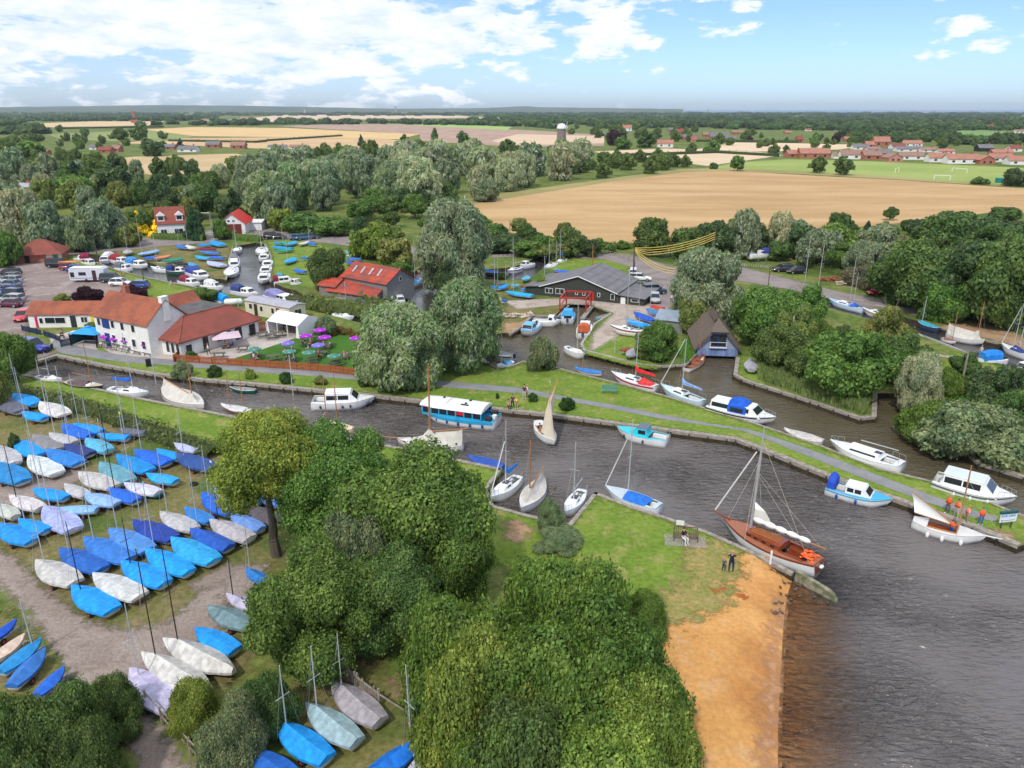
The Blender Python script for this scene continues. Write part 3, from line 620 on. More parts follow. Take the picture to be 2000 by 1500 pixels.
F_ = [
# foreground
(520,1085,785,250, 'yellow', 'tall yellow-green tree with a bare trunk rising among the covered dinghies',.40),
(665,1075,822,255, 'green', 'spreading mid green tree behind the dinghy park, right of the bare-trunked one',.2),
(795,1150,866,370, 'green', 'broad leafy green tree hiding the stern of the cream-tented wherry',.1),
(700,1200,960,190, 'gbush', 'grey-leaved sallow wedged between the big trees beside the dinghies',0),
(875,1180,960,190, 'green', 'rounded green tree at the edge of the grassy point beside the dock',.1),
(600,1300,1062,285, 'green', 'bright green tree overhanging the teal and white covered boats',.1),
(755,1250,1060,230, 'oak', 'dark tree in the gap behind the picket fence',.1),
(1105,1300,1042,290, 'bush', 'fresh green sallow clump at the top of the central thicket',0),
(1175,1420,1150,360, 'bush', 'green sallow clump with pale tips beside the sandy beach',0),
(905,1370,1125,310, 'bush', 'dark green sallow clump on the left of the central thicket',0),
(950,1510,1220,300, 'ybush', 'yellow-green sallow clump directly behind the broken fence',0),
(1045,1500,1230,400, 'bush', 'large green sallow clump in the middle of the central thicket',0),
(1230,1540,1300,300, 'ybush', 'yellow-green sallow clump leaning over the lower beach',0),
(1010,1620,1340,330, 'dbush', 'sallow clump at the bottom middle of the thicket',0),
(1200,1640,1385,340, 'ybush', 'light green sallow clump at the bottom edge beside the beach',0),
(950,1650,1400,240, 'bush', 'sallow clump at the bottom edge above the lavender-grey dinghy',0),
(1258,1245,1148,110, 'bush', 'small bright bush at the top of the beach',0),
(372,1430,1322,120, 'ybush', 'yellow-tipped bush in front of the lavender covered dinghy',0),
(445,1490,1345,150, 'gbush', 'grey-green bush behind the post and rail fence',0),
(520,1420,1300,130, 'dbush', 'dark shrub between the fence and the teal covered boat',0),
(203,1430,1308,130, 'dbush', 'dark green bush on the edge of the gravel track',0),
(100,1500,1330,210, 'dbush', 'broad dark green bush at the bottom left of the dinghy park',0),
(30,1540,1325,190, 'dbush', 'dark bush in the lower left corner over the blue covers',0),
(160,1560,1400,165, 'dbush', 'dark green bush at the bottom edge beside the track',0),
(1075,1030,968,60, 'gbush', 'small bushy willow on the edge of the square dock',0),
(1090,1062,1030,110, 'gbush', 'low reedy bush just below the square dock',0),
(15,745,635,90, 'green', 'green tree at the left edge above the end of the canal',.05),
(-20,800,690,60, 'olive', 'pale leafy branch cluster at the left edge of the canal',.05),
(25,880,835,24, 'dbush', 'small dead-looking shrub among the dinghies at the left edge',0),
# pub and riverside
(775,752,592,185, 'willow', 'great weeping willow on the lawn beside the beer garden',0),
(905,716,545,172, 'willow', 'second large willow just behind the weeping one by the garden',0),
(886,560,389,150, 'grey', 'tall grey-green willow towering over the river bend',.0),
(878,575,490,60, 'dark', 'ivy-dark lower tree under the tall grey willow',0),
(1060,722,637,66, 'gbush', 'airy young willow sapling on the lawn by the boatyard basin',0),
(640,565,465,88, 'oak', 'dark round tree left of the red tin barn',0),
(635,655,606,50, 'gbush', 'rounded grey-green bush behind the white marquee',0),
(355,735,697,44, 'gbush', 'clipped grey bush on the quay beside the path',0),
(418,734,709,31, 'box', 'clipped dark box ball, leftmost beside the canal path',0),
(488,739,716,24, 'ybush', 'yellowish clipped bush beside the canal path',0),
(557,747,720,30, 'box', 'clipped dark box ball beside the path under the tall thin mast',0),
(625,751,728,28, 'obush', 'bronze clipped bush beside the canal path',0),
(708,754,735,24, 'box', 'clipped dark box ball nearest the weeping willow',0),
(971,778,765,8, 'box', 'tiny bush on the grass near the people by the canal',0),
(1041,783,764,21, 'box', 'clipped green bush beside the path behind the white sails',0),
(1108,798,770,36, 'box', 'broad clipped bush on the strip between path and canal',0),
(172,588,552,58, 'cbush', 'dark purple bush behind the pub ridge beside the caravan',0),
(262,585,548,52, 'cbush', 'dark purple bush behind the pub chimney',0),
(118,588,572,34, 'ybush', 'yellow-green bush behind the low pub wing',0),
(264,584,567,24, 'ybush', 'lime bush beside the pub chimney',0),
(180,640,627,30, 'ybush', 'green shrub by the pub door beside the blue gazebo',0),
(398,590,558,60, 'green', 'rounded tree behind the small red pub roof',.0),
(485,656,638,24, 'dbush', 'dark shrub by the beer garden doors',0),
(372,703,682,26, 'dbush', 'dark shrub by the pub steps',0),
(1290,702,612,90, 'green', 'rounded green tree at the corner of the boatyard quay',.0),
(1262,700,640,60, 'olive', 'olive bush in front of the boatyard quay tree',.0),
(1352,650,570,70, 'olive', 'olive tree between the grey shed and the boathouse',.0),
(1384,632,482,148, 'grey', 'big silvery willow in front of the boatyard road',.0),
(1250,570,545,30, 'dbush', 'small bush at the end of the slate-roofed workshop',0),
(1058,566,532,30, 'ybush', 'yellow-green bush left of the slate-roofed workshop',0),
(980,545,530,26, 'dbush', 'low bush between the marina masts',0),
# right bank
(1500,668,548,150, 'green', 'large round green tree right behind the thatched boathouse',.0),
(1555,690,585,90, 'birch', 'slender birch beside the thatched boathouse',.2),
(1570,640,540,100, 'green', 'bright green tree at the back of the reed bank',.0),
(1525,720,620,110, 'oak', 'dark tree overhanging the grey tarpaulined dinghy',.0),
(1665,772,618,190, 'green', 'spreading bright green tree with bare limbs above the dark inlet',.04),
(1590,745,655,100, 'oak', 'dark tree left of the spreading inlet tree',.0),
(1735,715,572,110, 'olive', 'ragged olive tree beside the red car',.0),
(1775,750,640,110, 'oak', 'dark tree behind the grey-leaved inlet bush',.0),
(1800,800,688,90, 'silver', 'grey-leaved bush over the right side of the dark inlet',.0),
(1900,875,772,220, 'gbush', 'broad pale grey-green tree hanging over the quay at the right',0),
(1815,850,770,110, 'bush', 'green bush beside the quay right of the dark inlet',0),
(1890,775,735,50, 'ybush', 'golden-green conifer bush on the right lawn',0),
(1955,820,690,130, 'dark', 'dark conifer-like tree at the right edge before the moored yachts',.0),
(1990,860,740,110, 'oak', 'dark tree cut by the right edge of the picture',.0),
# trees between the road and the wheat field
(1275,500,420,84, 'oak', 'round dark oak standing at the bottom edge of the wheat field',.1),
(1345,505,432,80, 'oak', 'dark tree behind the tall pole with yellow cables',.05),
(1395,505,425,80, 'dark', 'dark tree between the cable pole and the silvery poplar',.05),
(1455,505,412,72, 'grey', 'silvery grey poplar behind the two boats on stands',.0),
(1525,500,415,56, 'silver', 'grey-leaved tree beside the tall white mast',.0),
(1570,505,422,75, 'dark', 'dark tree right of the tall white mast',.0),
(1625,520,430,100, 'green', 'bright green rounded tree below the wheat field',.0),
(1640,468,402,54, 'oak', 'tree standing clear against the wheat field behind the bright one',.0),
(1690,545,470,80, 'grey', 'thin grey-green tree on the rough bank',.0),
(1700,560,510,110, 'scrub', 'brown-grey scrub on the bank above the red car',0),
(1740,430,402,30, 'oak', 'small tree leaning on the lower edge of the wheat field',.15),
(1790,460,420,44, 'dark', 'small dark tree below the wheat field',.0),
(1695,460,430,26, 'cone', 'small dark conifer below the wheat field',.0),
(1870,440,405,90, 'dbush', 'dark shrub mass on the lower right of the wheat field',0),
(1965,432,398,70, 'oak', 'dark tree at the lower right of the wheat field',.0),
(1800,600,450,190, 'oak', 'very large dark tree behind the jetty, left one',.0),
(1905,615,440,210, 'dark', 'very large dark tree behind the jetty, middle one',.0),
(2000,640,440,200, 'oak', 'very large dark tree behind the jetty at the right edge',.0),
(1745,575,490,100, 'dark', 'dark tree at the left end of the big jetty trees',.0),
(1850,625,530,110, 'green', 'green tree low in front of the big dark jetty trees',.0),
(1115,502,438,60, 'oak', 'dark tree at the left lower edge of the wheat field',.0),
(1035,500,462,80, 'green', 'green tree behind the marina branch',.0),
(1080,505,470,70, 'olive', 'olive tree behind the marina branch masts',.0),
(1150,500,460,50, 'dark', 'dark shrub tree behind the slate-roofed workshop',.0),
(975,492,452,90, 'dark', 'dark hedge tree left of the marina branch',.0),
(720,505,420,100, 'yellow', 'yellow-green tree beside the lane behind the red tin barn',.0),
(770,520,450,90, 'olive', 'olive tree right behind the red tin barn',.0),
(650,460,415,90, 'green', 'green tree beside the lane bend',.0),
(590,455,412,80, 'green', 'light green tree by the lane behind the marina',.0),
(550,450,395,60, 'yellow', 'yellowing tree behind the parked cars on the lane',.0),
(765,545,505,100, 'bush', 'bright green thicket beside the red tin barn',0),
# around the white house
(268,458,410,44, 'gold', 'golden conifer left of the white dormer house',.0),
(312,462,412,44, 'gold', 'golden conifer touching the white dormer house',.0),
(288,450,395,50, 'yellow', 'lime green tree above the two golden conifers',.0),
(376,468,400,44, 'cone', 'tall green conifer right of the white dormer house',.0),
(388,462,430,20, 'poplar', 'small columnar conifer by the red gabled boathouse',.0),
(430,468,425,40, 'green', 'green bush before the red gabled boathouse',.0),
(145,492,405,62, 'gbush', 'tall grey-green tree behind the toilet block',.0),
(200,482,390,80, 'grey', 'silvery tree behind the car park',.0),
(245,482,425,60, 'olive', 'olive tree beside the lane left of the golden conifers',.0),
(40,490,370,110, 'silver', 'silvery willow at the left edge above the toilet block',.0),
(85,492,395,90, 'grey', 'grey willow right behind the toilet block',.0),
(5,520,440,60, 'green', 'bright tree at the left edge beside the toilet block',.0),
(230,400,308,100, 'dark', 'massive dark oak in the middle of the left wood',.0),
(130,400,330,110, 'green', 'pale green willow clump left of the massive dark oak',.0),
(25,350,288,50, 'grey', 'tall blue-green tree at the left edge of the fields',.0),
(350,400,330,60, 'cone', 'dark conifer group tree right of the massive oak',.0),
(455,430,365,60, 'cone', 'dark conifer behind the red gabled boathouse',.0),
# far single trees
(1598,338,304,37, 'oak', 'left one of the two round oaks on the football field edge',.12),
(1650,342,304,42, 'oak', 'right one of the two round oaks on the football field edge',.12),
(1442,334,300,31, 'green', 'lone bright green tree at the corner of the wheat field',.1),
(1395,330,315,20, 'dbush', 'small bush at the corner of the wheat field',0),
(1915,360,343,34, 'dbush', 'small spreading thorn on the football field edge',0),
(1990,364,322,50, 'dark', 'dark tree on the right edge of the football field',.0),
(1350,298,276,24, 'oak', 'round tree right of the orange-roofed cottage',.0),
(1390,298,272,36, 'green', 'broader tree right of the orange-roofed cottage',.0),
(1205,284,253,46, 'copper', 'big copper beech beside the farm roofs',.0),
(1217,291,265,38, 'green', 'round green tree in front of the copper beech',.0),
(1262,288,254,44, 'oak', 'tall oak left of the orange-roofed cottage',.0),
(1465,276,265,14, 'copper', 'small copper beech among the village farm roofs',.0),
(1634,280,258,20, 'copper', 'copper beech in the village behind the bungalows',.0),
(1590,280,262,22, 'green', 'garden tree left of the village copper beech',.0),
(849,285,247,17, 'poplar', 'dark columnar poplar on the ploughed field edge',.0),
(905,282,255,28, 'oak', 'round tree on the ploughed field edge',.1),
(792,288,260,22, 'dark', 'small dark tree left of the columnar poplar',.1),
(705,285,262,16, 'cone', 'small pointed tree before the wheat strip',.0),
(930,290,268,30, 'yellow', 'yellow-green bush tree on the ploughed field edge',.0),
(990,290,270,34, 'oak', 'dark bush tree left of the windmill',.0),
(235,275,247,30, 'oak', 'left one of the pair of oaks in the far pasture',.1),
(268,275,240,36, 'oak', 'right one of the pair of oaks in the far pasture',.1),
(318,272,254,22, 'oak', 'single oak in the far pasture right of the pair',.1),
(275,247,238,24, 'oak', 'oak on the farther hedge line',.1),
(298,305,270,50, 'dark', 'big dark oak beside the bungalows in the fields',.0),
(352,290,270,18, 'cone', 'pointed conifer left of the field bungalows',.0),
(60,310,270,60, 'green', 'green tree in the far left wood',.0),
(115,258,243,16, 'oak', 'small oak in the far left hedge',.1),
(165,264,248,20, 'oak', 'small oak in the middle of the far left hedge',.1),
]
for cx, by, ty, w, sp, lb, cb in F_: tree(cx, by, ty, w, sp, lb, cb=cb)
# woods: individual trees scattered over a ground area
zr = np.random.default_rng(11)
def zone_stuff(got, names, ws, label):
 Vs, Fs, ls, o = [],[],[],0
 for x, y, w, h in got:
  sp = names[zr.choice(len(names), p=ws)]; me = getcrown(SPEC[sp][0],3, trng.randrange(3)); n = len(me.vertices)
  v = np.empty(n * 3, np.float32); me.vertices.foreach_get('co', v); v = v.reshape(-1,3) * [w / 2, w / 2, h] + [x, y,0]
  f = np.empty(len(me.loops), np.int32); me.loops.foreach_get('vertex_index', f); a = np.empty(n, np.float32); me.attributes['lv'].data.foreach_get('value', a)
  Vs.append(v); Fs.append(f.reshape(-1,4) + o); o += n; ls.append(a * .6 + zr.uniform(0,.4))
 ob = link('tree_belt', npmesh('tree_belt', np.concatenate(Vs), np.concatenate(Fs), LM['broad'], {'lv': np.concatenate(ls)})); setcol(ob,(.085,.125,.035))
 tag(ob, label, 'trees', kind='stuff')
def zone(px, n, hmin, hmax, wr, mix, label, group, gap=.7, cb=None, stuff=False):
 A = np.array(pts(px)); lo, hi = A.min(0), A.max(0); got = []; tries = 0
 names, ws = zip(*mix); ws = np.array(ws) / sum(ws)
 while len(got) < n and tries < 6000:
  tries += 1; p = zr.uniform(lo, hi)
  if not inpoly(p[None], A)[0]: continue
  h = zr.uniform(hmin, hmax) * .86; w = h * zr.uniform(*wr)
  if any(math.hypot(p[0] - q[0], p[1] - q[1]) < (w + q[2]) * .5 * gap for q in got): continue
  got.append((p[0], p[1], w, h))
 if stuff: return zone_stuff(got, names, ws, label)
 for x, y, w, h in sorted(got, key=lambda q: q[1]):
  sp = names[zr.choice(len(names), p=ws)]; d = {'silver': 'silvery white willow', 'grey': 'grey-green willow', 'willow': 'green willow', 'oak': 'dark green oak', 'dark': 'very dark tree', 'green': 'mid green tree', 'olive': 'olive green tree', 'bush': 'green shrub', 'dbush': 'dark shrub', 'scrub': 'brownish scrub bush', 'obush': 'olive shrub', 'gbush': 'grey-green shrub', 'cone': 'dark conifer', 'yellow': 'yellow-green tree', 'birch': 'light birch', 'copper': 'copper beech'}[sp]
  tree_at(x, y, h, w, sp, d + ' ' + label, group + ' (' + d + 's)', cb=cb)
zone([(505,452),(700,430),(700,340),(560,330),(480,360),(470,430)],26,11,17,(.8,1.1),[('grey',5),('silver',2),('oak',1),('willow',2)], 'in the left part of the long marsh wood', 'left part of the long marsh wood')
zone([(700,430),(860,415),(1000,380),(1160,350),(1140,330),(960,330),(800,325),(690,330)],34,13,18,(.8,1.1),[('silver',6),('grey',3),('willow',1)], 'in the middle part of the long marsh wood', 'middle part of the long marsh wood')
zone([(700,440),(850,425),(990,392),(980,380),(860,400),(700,415)],12,6,10,(.9,1.2),[('oak',2),('green',2),('grey',1),('dark',2)], 'along the near edge of the long marsh wood', 'near edge of the long marsh wood')
zone([(1160,350),(1320,336),(1360,318),(1250,312),(1140,318),(1130,335)],20,7,11,(.9,1.3),[('green',4),('oak',3),('olive',2)], 'trees at the right end of the long marsh wood', 'right end of the long marsh wood', stuff=True)
zone([(400,350),(560,320),(720,305),(830,300),(860,318),(700,330),(520,345),(440,372)],24,10,14,(.8,1.1),[('green',3),('olive',3),('grey',3),('oak',1)], 'trees along the back of the long marsh wood', 'back of the long marsh wood', stuff=True)
zone([(860,300),(1080,290),(1120,305),(1140,318),(960,322),(860,318)],16,6,8,(1.0,1.5),[('green',2),('olive',1),('dark',2)], 'low plantation left of the windmill', 'low plantation by the windmill', stuff=True)
zone([(0,440),(250,440),(480,430),(480,360),(300,350),(0,345)],38,9,14,(.7,1.1),[('oak',3),('dark',3),('green',3),('olive',3),('grey',3),('silver',2),('cone',1)], 'in the wood behind the car park', 'wood behind the car park')
zone([(0,500),(210,470),(470,440),(470,430),(200,440),(0,450)],14,6,10,(.8,1.1),[('oak',2),('olive',3),('green',2),('silver',2),('dark',2)], 'along the lane above the car park', 'lane-side trees above the car park')
zone([(500,450),(800,478),(1160,482),(1160,470),(830,440),(520,438)],22,3.5,6.5,(.9,1.4),[('green',3),('olive',2),('oak',2),('dark',1)], 'along the lane below the marsh wood', 'lane-side trees below the marsh wood')
zone([(930,478),(1180,495),(1240,492),(1240,484),(1100,475),(940,462)],14,2.5,5,(1.2,2.),[('bush',3),('dbush',2),('obush',1)], 'in the hedge below the wheat field', 'hedge below the wheat field')
zone([(1310,500),(1560,520),(1700,545),(1720,500),(1600,480),(1450,478),(1320,485)],16,5,9,(.9,1.3),[('oak',3),('dark',3),('green',2),('grey',1)], 'on the bank above the boatyard road', 'trees above the boatyard road')
zone([(1600,450),(1760,440),(1850,450),(1960,480),(1900,500),(1760,510),(1640,490)],22,2,5,(1.1,1.8),[('gbush',3),('obush',3),('scrub',1),('dbush',2),('bush',2)], 'in the rough marsh below the wheat field', 'marsh scrub below the wheat field')
zone([(1740,560),(1800,530),(1900,500),(2080,500),(2080,620),(1850,590)],16,9,14,(.9,1.2),[('oak',3),('dark',3),('green',1)], 'in the dark wood behind the jetty', 'dark wood behind the jetty')
zone([(1500,720),(1600,760),(1700,790),(1700,700),(1600,660),(1520,660)],7,3,6,(.9,1.3),[('oak',3),('green',3),('bush',2),('dbush',2)], 'in the reedy wood right of the boathouse', 'reedy wood by the boathouse')
zone([(1770,780),(1800,760),(1830,720),(2000,760),(2060,900),(1900,870),(1790,840)],6,2.5,5,(.9,1.3),[('oak',2),('green',2),('bush',3),('obush',2)], 'beside the quay at the right edge', 'trees at the right edge quay')
zone([(0,345),(260,345),(480,355),(300,322),(100,305),(0,300)],30,7,11,(.8,1.2),[('oak',3),('dark',2),('green',3),('olive',2),('grey',2)], 'wood beyond the mobile homes', 'wood beyond the mobile homes', stuff=True)
zone([(0,298),(240,295),(330,300),(360,285),(220,270),(0,262)],26,7,11,(.9,1.3),[('oak',4),('dark',2),('green',2),('olive',1)], 'trees around the far left pastures', 'trees of the far left pastures', stuff=True)
zone([(1480,305),(1700,290),(2080,300),(2080,272),(1750,270),(1450,268)],46,5,9,(.9,1.3),[('oak',3),('green',3),('olive',2),('yellow',2),('dark',1)], 'trees in the gardens of the distant village', 'distant village garden trees', stuff=True)
zone([(1100,275),(1480,290),(1480,262),(1300,250),(1100,252)],36,9,14,(.9,1.3),[('oak',4),('green',3),('dark',2),('olive',2)], 'trees around the far farm beyond the windmill', 'trees around the far farm', stuff=True)
# hedges: one leafy volume along a line
def hedge(px, w, h, colr, label, leaf=.16, dens=26, name='hedge'):
 P = [Vector((*G(*p),0)) for p in px]; rng = np.random.default_rng(len(px) * 7 + int(px[0][0]) % 97); pp, dd = [],[]; core = MB()
 o0 = P[0].copy()
 for a, b in zip(P[:-1], P[1:]):
  a = a - o0; b = b - o0
  Lh = (b - a).length; n = int(Lh * (w + 2 * h) * dens * (.16 / leaf) ** 2 * .35); t = rng.uniform(0,1, n); an = rng.uniform(-.15, math.pi + .15, n)
  d = (b - a) / Lh; s = np.array([-d.y, d.x,0]); base = np.array(a) + t[:, None] * np.array(b - a)
  hh = 1 + .22 * np.sin(t * Lh * 1.1 + 1) * np.sin(t * Lh * .37 + 2) + rng.normal(0,.07, n)
  r = rng.uniform(.75,1.05, n); off = s * (np.cos(an) * w / 2 * r * hh)[:, None] + np.array([0,0,1]) * (np.sin(an) * h * r * hh)[:, None]
  pp.append(base + off); dd.append(s * np.cos(an)[:, None] + np.array([0,0,1]) * np.sin(an)[:, None])
  sv = Vector(s); core.loft([[tuple(q + sv * x * w * .36 + Vector((0,0, z * h * .8))) for x, z in ((-1,0),(-.9,.6),(0,.95),(.9,.6),(1,0))] for q in (a, b)])
 V, F, lv = leafcards(np.concatenate(pp), np.concatenate(dd), leaf, rng,1,0,.6)
 cvv = np.array(core.v); cf = np.array(core.f); V = np.r_[V, cvv]; F = np.r_[F, cf + len(lv)]; lv = np.r_[lv, np.full(len(cvv),.2)]
 o = link(name, npmesh(name, V, F, LM['broad'], {'lv': lv}), loc=tuple(o0)); setcol(o, colr); return tag(o, label, 'hedge')
hedge([(-20,752),(40,770),(110,785)],1.8,1.2,(.07,.10,.03), 'scrubby dark hedge behind the first covered dinghies',.13)
hedge([(110,785),(200,812),(300,850),(420,895)],2.4,1.4,(.075,.10,.03), 'scrubby hedge between the dinghy park and the canal lawn',.13)
hedge([(600,598),(650,606),(740,616)],4.5,2.2,(.10,.13,.035), 'overgrown bramble bank in front of the red tin barn',.25)
hedge([(700,595),(760,600)],3.,1.8,(.09,.12,.035), 'bramble clump at the right corner of the red tin barn',.25)
hedge([(565,588),(610,590)],3.,1.4,(.09,.10,.035), 'brown-green bank at the mouth of the marina cut',.25)
for i,(a, h_, lb) in enumerate([
([(330,276),(500,279),(520,277)],2.5, 'thin dark hedge in the wheat fields, left length'),([(520,276),(668,266)],2.5, 'thin dark hedge in the wheat fields, right length'),
([(420,245),(560,243),(700,241)],6, 'dark tall hedge behind the wheat strip'),([(120,252),(320,249)],4, 'hedge between the far left wheat and pasture'),
([(1180,307),(1400,299),(1520,306)],2.5, 'hedge along the pale stubble field before the cottage'),([(1360,277),(1560,279)],3, 'hedge below the far farm roofs'),
([(430,465),(490,470),(510,471)],2, 'reed fringe by the lane above the marina basin'),([(1160,485),(1240,485)],1.6, 'maize strip at the bottom of the wheat field'),
([(300,466),(345,468),(400,470)],2, 'clipped garden hedge below the white dormer house')]):
 hedge(a, h_ * 1.2, h_,(.05,.08,.025) if i not in (6,7,8) else (.10,.17,.03), lb,.35 if h_ > 2 else .2,9)
# far-off woodland that reads as one mass: thousands of small lumpy crowns in one object
def farwood(name, bands, n, colr, label, hr=(8,14), seed=1, leafn=60):
 rng = np.random.default_rng(seed); base = crown('c',77, 'bush', leafn,.2, LM['broad'],9); bv = np.empty(len(base.vertices) * 3, np.float32); base.vertices.foreach_get('co', bv); bv = bv.reshape(-1,3) * [.5,.5,1]; bf = np.empty(len(base.loops), np.int32); base.loops.foreach_get('vertex_index', bf); bf = bf.reshape(-1,4); Vs, Fs, lvs = [],[],[]; o = 0
 for band, k in bands:
  A = np.array(pts(band)); c = 0; t = 0
  # sample evenly in the picture so that far strips stay full
  B = np.array(band, float); lo, hi = B.min(0), B.max(0)
  while c < k and t < k * 20:
   t += 1; q = rng.uniform(lo, hi)
   if not inpoly(q[None], B)[0]: continue
   x, y = G(*q); h = rng.uniform(*hr) * (1 + min(1.2, y / 6000)); w = h * rng.uniform(.9,1.7) * (1 + min(1.6, y / 3500))
   v = bv * [w, w, h] * (1 + rng.normal(0,.05,(len(bv),1))) + [x, y,-h * .1]; Vs.append(v); Fs.append(bf + o); o += len(v); lvs.append(np.full(len(v), rng.uniform(0,1))); c += 1
 ob = link(name, npmesh(name, np.concatenate(Vs), np.concatenate(Fs), LM['broad'], {'lv': np.concatenate(lvs)})); setcol(ob, colr)
 return tag(ob, label, 'woodland', kind='stuff')
farwood('distant_woodland',[([(-100,222),(2100,222),(2100,227),(-100,226)],900),([(-100,226),(420,228),(420,236),(-100,238)],420),([(940,228),(2100,230),(2100,240),(1000,238)],700)],0,(.045,.075,.03), 'distant belts of dark woodland along the horizon',(9,14),2)
farwood('far_woodland',[([(1000,236),(2100,240),(2100,254),(1650,256),(1400,252),(1180,250)],620),([(-100,238),(60,240),(90,262),(-100,264)],90),([(900,236),(1080,238),(1080,252),(1000,246)],60),([(1640,268),(1760,258),(1900,276),(2100,274),(2100,284),(1700,282)],90),([(250,246),(300,244),(420,240),(560,236),(700,238),(700,243),(420,246)],90),([(660,237),(1000,242),(1000,247),(760,243)],70)],0,(.055,.09,.03), 'tree-filled countryside between the fields and the horizon',(8,13),3,260)
# low blue hills on the horizon
rh = np.random.default_rng(4)
def hills(name, az0, az1, dist, prof):
 mb = MB(); n = 60; a = []; b = []; c = []
 for i in range(n + 1):
  t = i / n; an = az0 + (az1 - az0) * t; h = np.interp(t,[p[0] for p in prof],[p[1] for p in prof]) + rh.uniform(-1.5,1.5)
  for lst, dd, hh in ((a, dist,-5),(b, dist + 700, h),(c, dist + 1800,-5)): lst.append((math.sin(an) * dd, math.cos(an) * dd, hh))
 mb.loft([a, b, c]); return tag(mb.build(name, groundmat('hill_woodland',[(.05,.08,.04),(.08,.11,.05)],.002,.02, bump=0), smooth=True), kind='structure')
hills('hills', R(-40), R(-8),9200,[(0,40),(.25,55),(.5,78),(.7,72),(1,40)])
hills('hills', R(-8), R(12),9600,[(0,42),(.3,50),(.45,74),(.5,60),(1,38)])
# ================================================================== BOATS
gel = mat('white_gelcoat',(.80,.80,.78),.25,.04,1.5, spec=.5)
gelo = mat('hull_paint', None,.3,.06,1.5, spec=.5, obj=True)
canvas = mat('boat_canvas', None,.75,.24,2.2, obj=True, bump=.7, bscale=2.6)
canw = mat('cream_canvas',(.56,.53,.47),.85,.12,1.6, bump=.25, bscale=4.)
alu = mat('mast_alloy',(.62,.63,.65),.35,.08,3., metal=.4)
blackm = mat('black_mast',(.02,.02,.022),.35,.1,3.)
spruce = mat('varnished_spruce',(.42,.17,.05),.35,.2,4., stretch=(6,6,1), coat=.4)
mahog = mat('varnished_mahogany',(.24,.055,.02),.3,.25,3., stretch=(1,8,1), coat=.5)
teak = mat('deck_planks',(.34,.13,.07),.5,.3,3., stretch=(1,14,1))
glass = mat('dark_window',(.02,.025,.03),.08,.1,2., spec=.6)
rubber = mat('tyre_rubber',(.02,.02,.02),.8,.1,5.)
rope = mat('rope',(.55,.5,.4),.9,.2,9.)
white = mat('white_paint',(.78,.78,.76),.45,.05,2.)
grey_i = mat('cockpit_grey',(.30,.30,.29),.6,.15,3.)
steel = mat('galvanised_steel',(.42,.43,.44),.45,.15,4., metal=.5)
sailc = mat('cream_sail',(.66,.58,.45),.8,.08,.8, bump=.2, bscale=1.5)
wsail = mat('white_sail',(.80,.80,.78),.75,.06,.8, bump=.3, bscale=2.)
BLUE = (.015,.30,.78); SKY = (.03,.36,.72); ROY = (.02,.13,.60); MID = (.03,.20,.58); NAVY = (.03,.05,.20); PALE = (.27,.45,.78); LAV = (.42,.45,.66); GREY = (.46,.45,.46)
WHT = (.62,.60,.58); DG = (.13,.135,.18); TEAL = (.13,.33,.40); CYAN = (.10,.42,.60); TAUPE = (.34,.31,.33); GT = (.30,.42,.45); GRN = (.02,.28,.2); RED = (.42,.02,.03); BLK = (.02,.022,.04); PEACH = (.62,.48,.38); LILAC = (.50,.46,.64); MAR = (.25,.02,.06)
def hb(t, tw, mx=.42, p=2.1):       # half-breadth along the hull, t: 0 stern .. 1 bow
 return tw + (1 - tw) * math.sin(math.pi / 2 * t / mx) if t < mx else max(.02,1 - ((t - mx) / (1 - mx)) ** p)
def hullrings(Lh, B, z0, z1, tw, sheer=.12, rake=.06, n=12, mx=.42, p=2.1):
 rings = []
 for i in range(n + 1):
  t = i / n; b = B / 2 * hb(t, tw, mx, p); zt = z1 + sheer * (t - .35) ** 2 * 2.4; x = (t - .5) * Lh; bot = z0 + (z1 - z0) * .55 * max(0, t - .75) / .25
  xb = x - rake * Lh * t ** 3 * 1.0
  rings.append([(x, b, zt),(x * .6 + xb * .4, b * .99, zt * .55 + bot * .45),(xb, b * .8, bot + (zt - bot) * .12),(xb,0, bot),(xb,-b * .8, bot + (zt - bot) * .12),(x * .6 + xb * .4,-b * .99, zt * .55 + bot * .45),(x,-b, zt)])
 return rings
def hull(Lh, B, z0, z1, tw, **k):
 return MB().loft(hullrings(Lh, B, z0, z1, tw, **k), cap0=True)
def deckline(Lh, B, z1, tw, sheer=.12, n=12, mx=.42, p=2.1, inset=.0, dz=0.):
 out = []
 for i in range(n + 1):
  t = i / n; out.append(((t - .5) * Lh, max(.01, B / 2 * hb(t, tw, mx, p) - inset), z1 + sheer * (t - .35) ** 2 * 2.4 + dz))
 return out
def deck(Lh, B, z1, tw, camber=.04, hole=None, **k):
 D = deckline(Lh, B, z1, tw, **k); mb = MB()
 for i in range(len(D) - 1):
  (x0, b0, q0),(x1, b1, q1) = D[i], D[i + 1]; tm = (i + .5) / (len(D) - 1)
  if hole and hole[0] < tm < hole[1]:
   hw = hole[2] * B / 2; h0, h1 = min(hw, b0 * .8), min(hw, b1 * .8)
   for s in (1,-1): mb.add([(x0, s * b0, q0),(x1, s * b1, q1),(x1, s * h1, q1 + camber),(x0, s * h0, q0 + camber)],[(0,1,2,3)[::-s]])
  else: mb.add([(x0, b0, q0),(x1, b1, q1),(x1,0, q1 + camber),(x0,0, q0 + camber),(x0,-b0, q0),(x1,-b1, q1)],[(3,2,1,0),(4,5,2,3)])
 return mb
def boat_pose(bow, stern, z):
 a = Vector(G(*bow, z)); b = Vector(G(*stern, z)); d = a - b; return (a + b) / 2, math.atan2(d.y, d.x), d.length
def mast_h(root, lx, top, z0=0., ly=0.):
 w = root.matrix_basis @ Vector((lx, ly,0)); return HG(w.y, top) - root.location.z
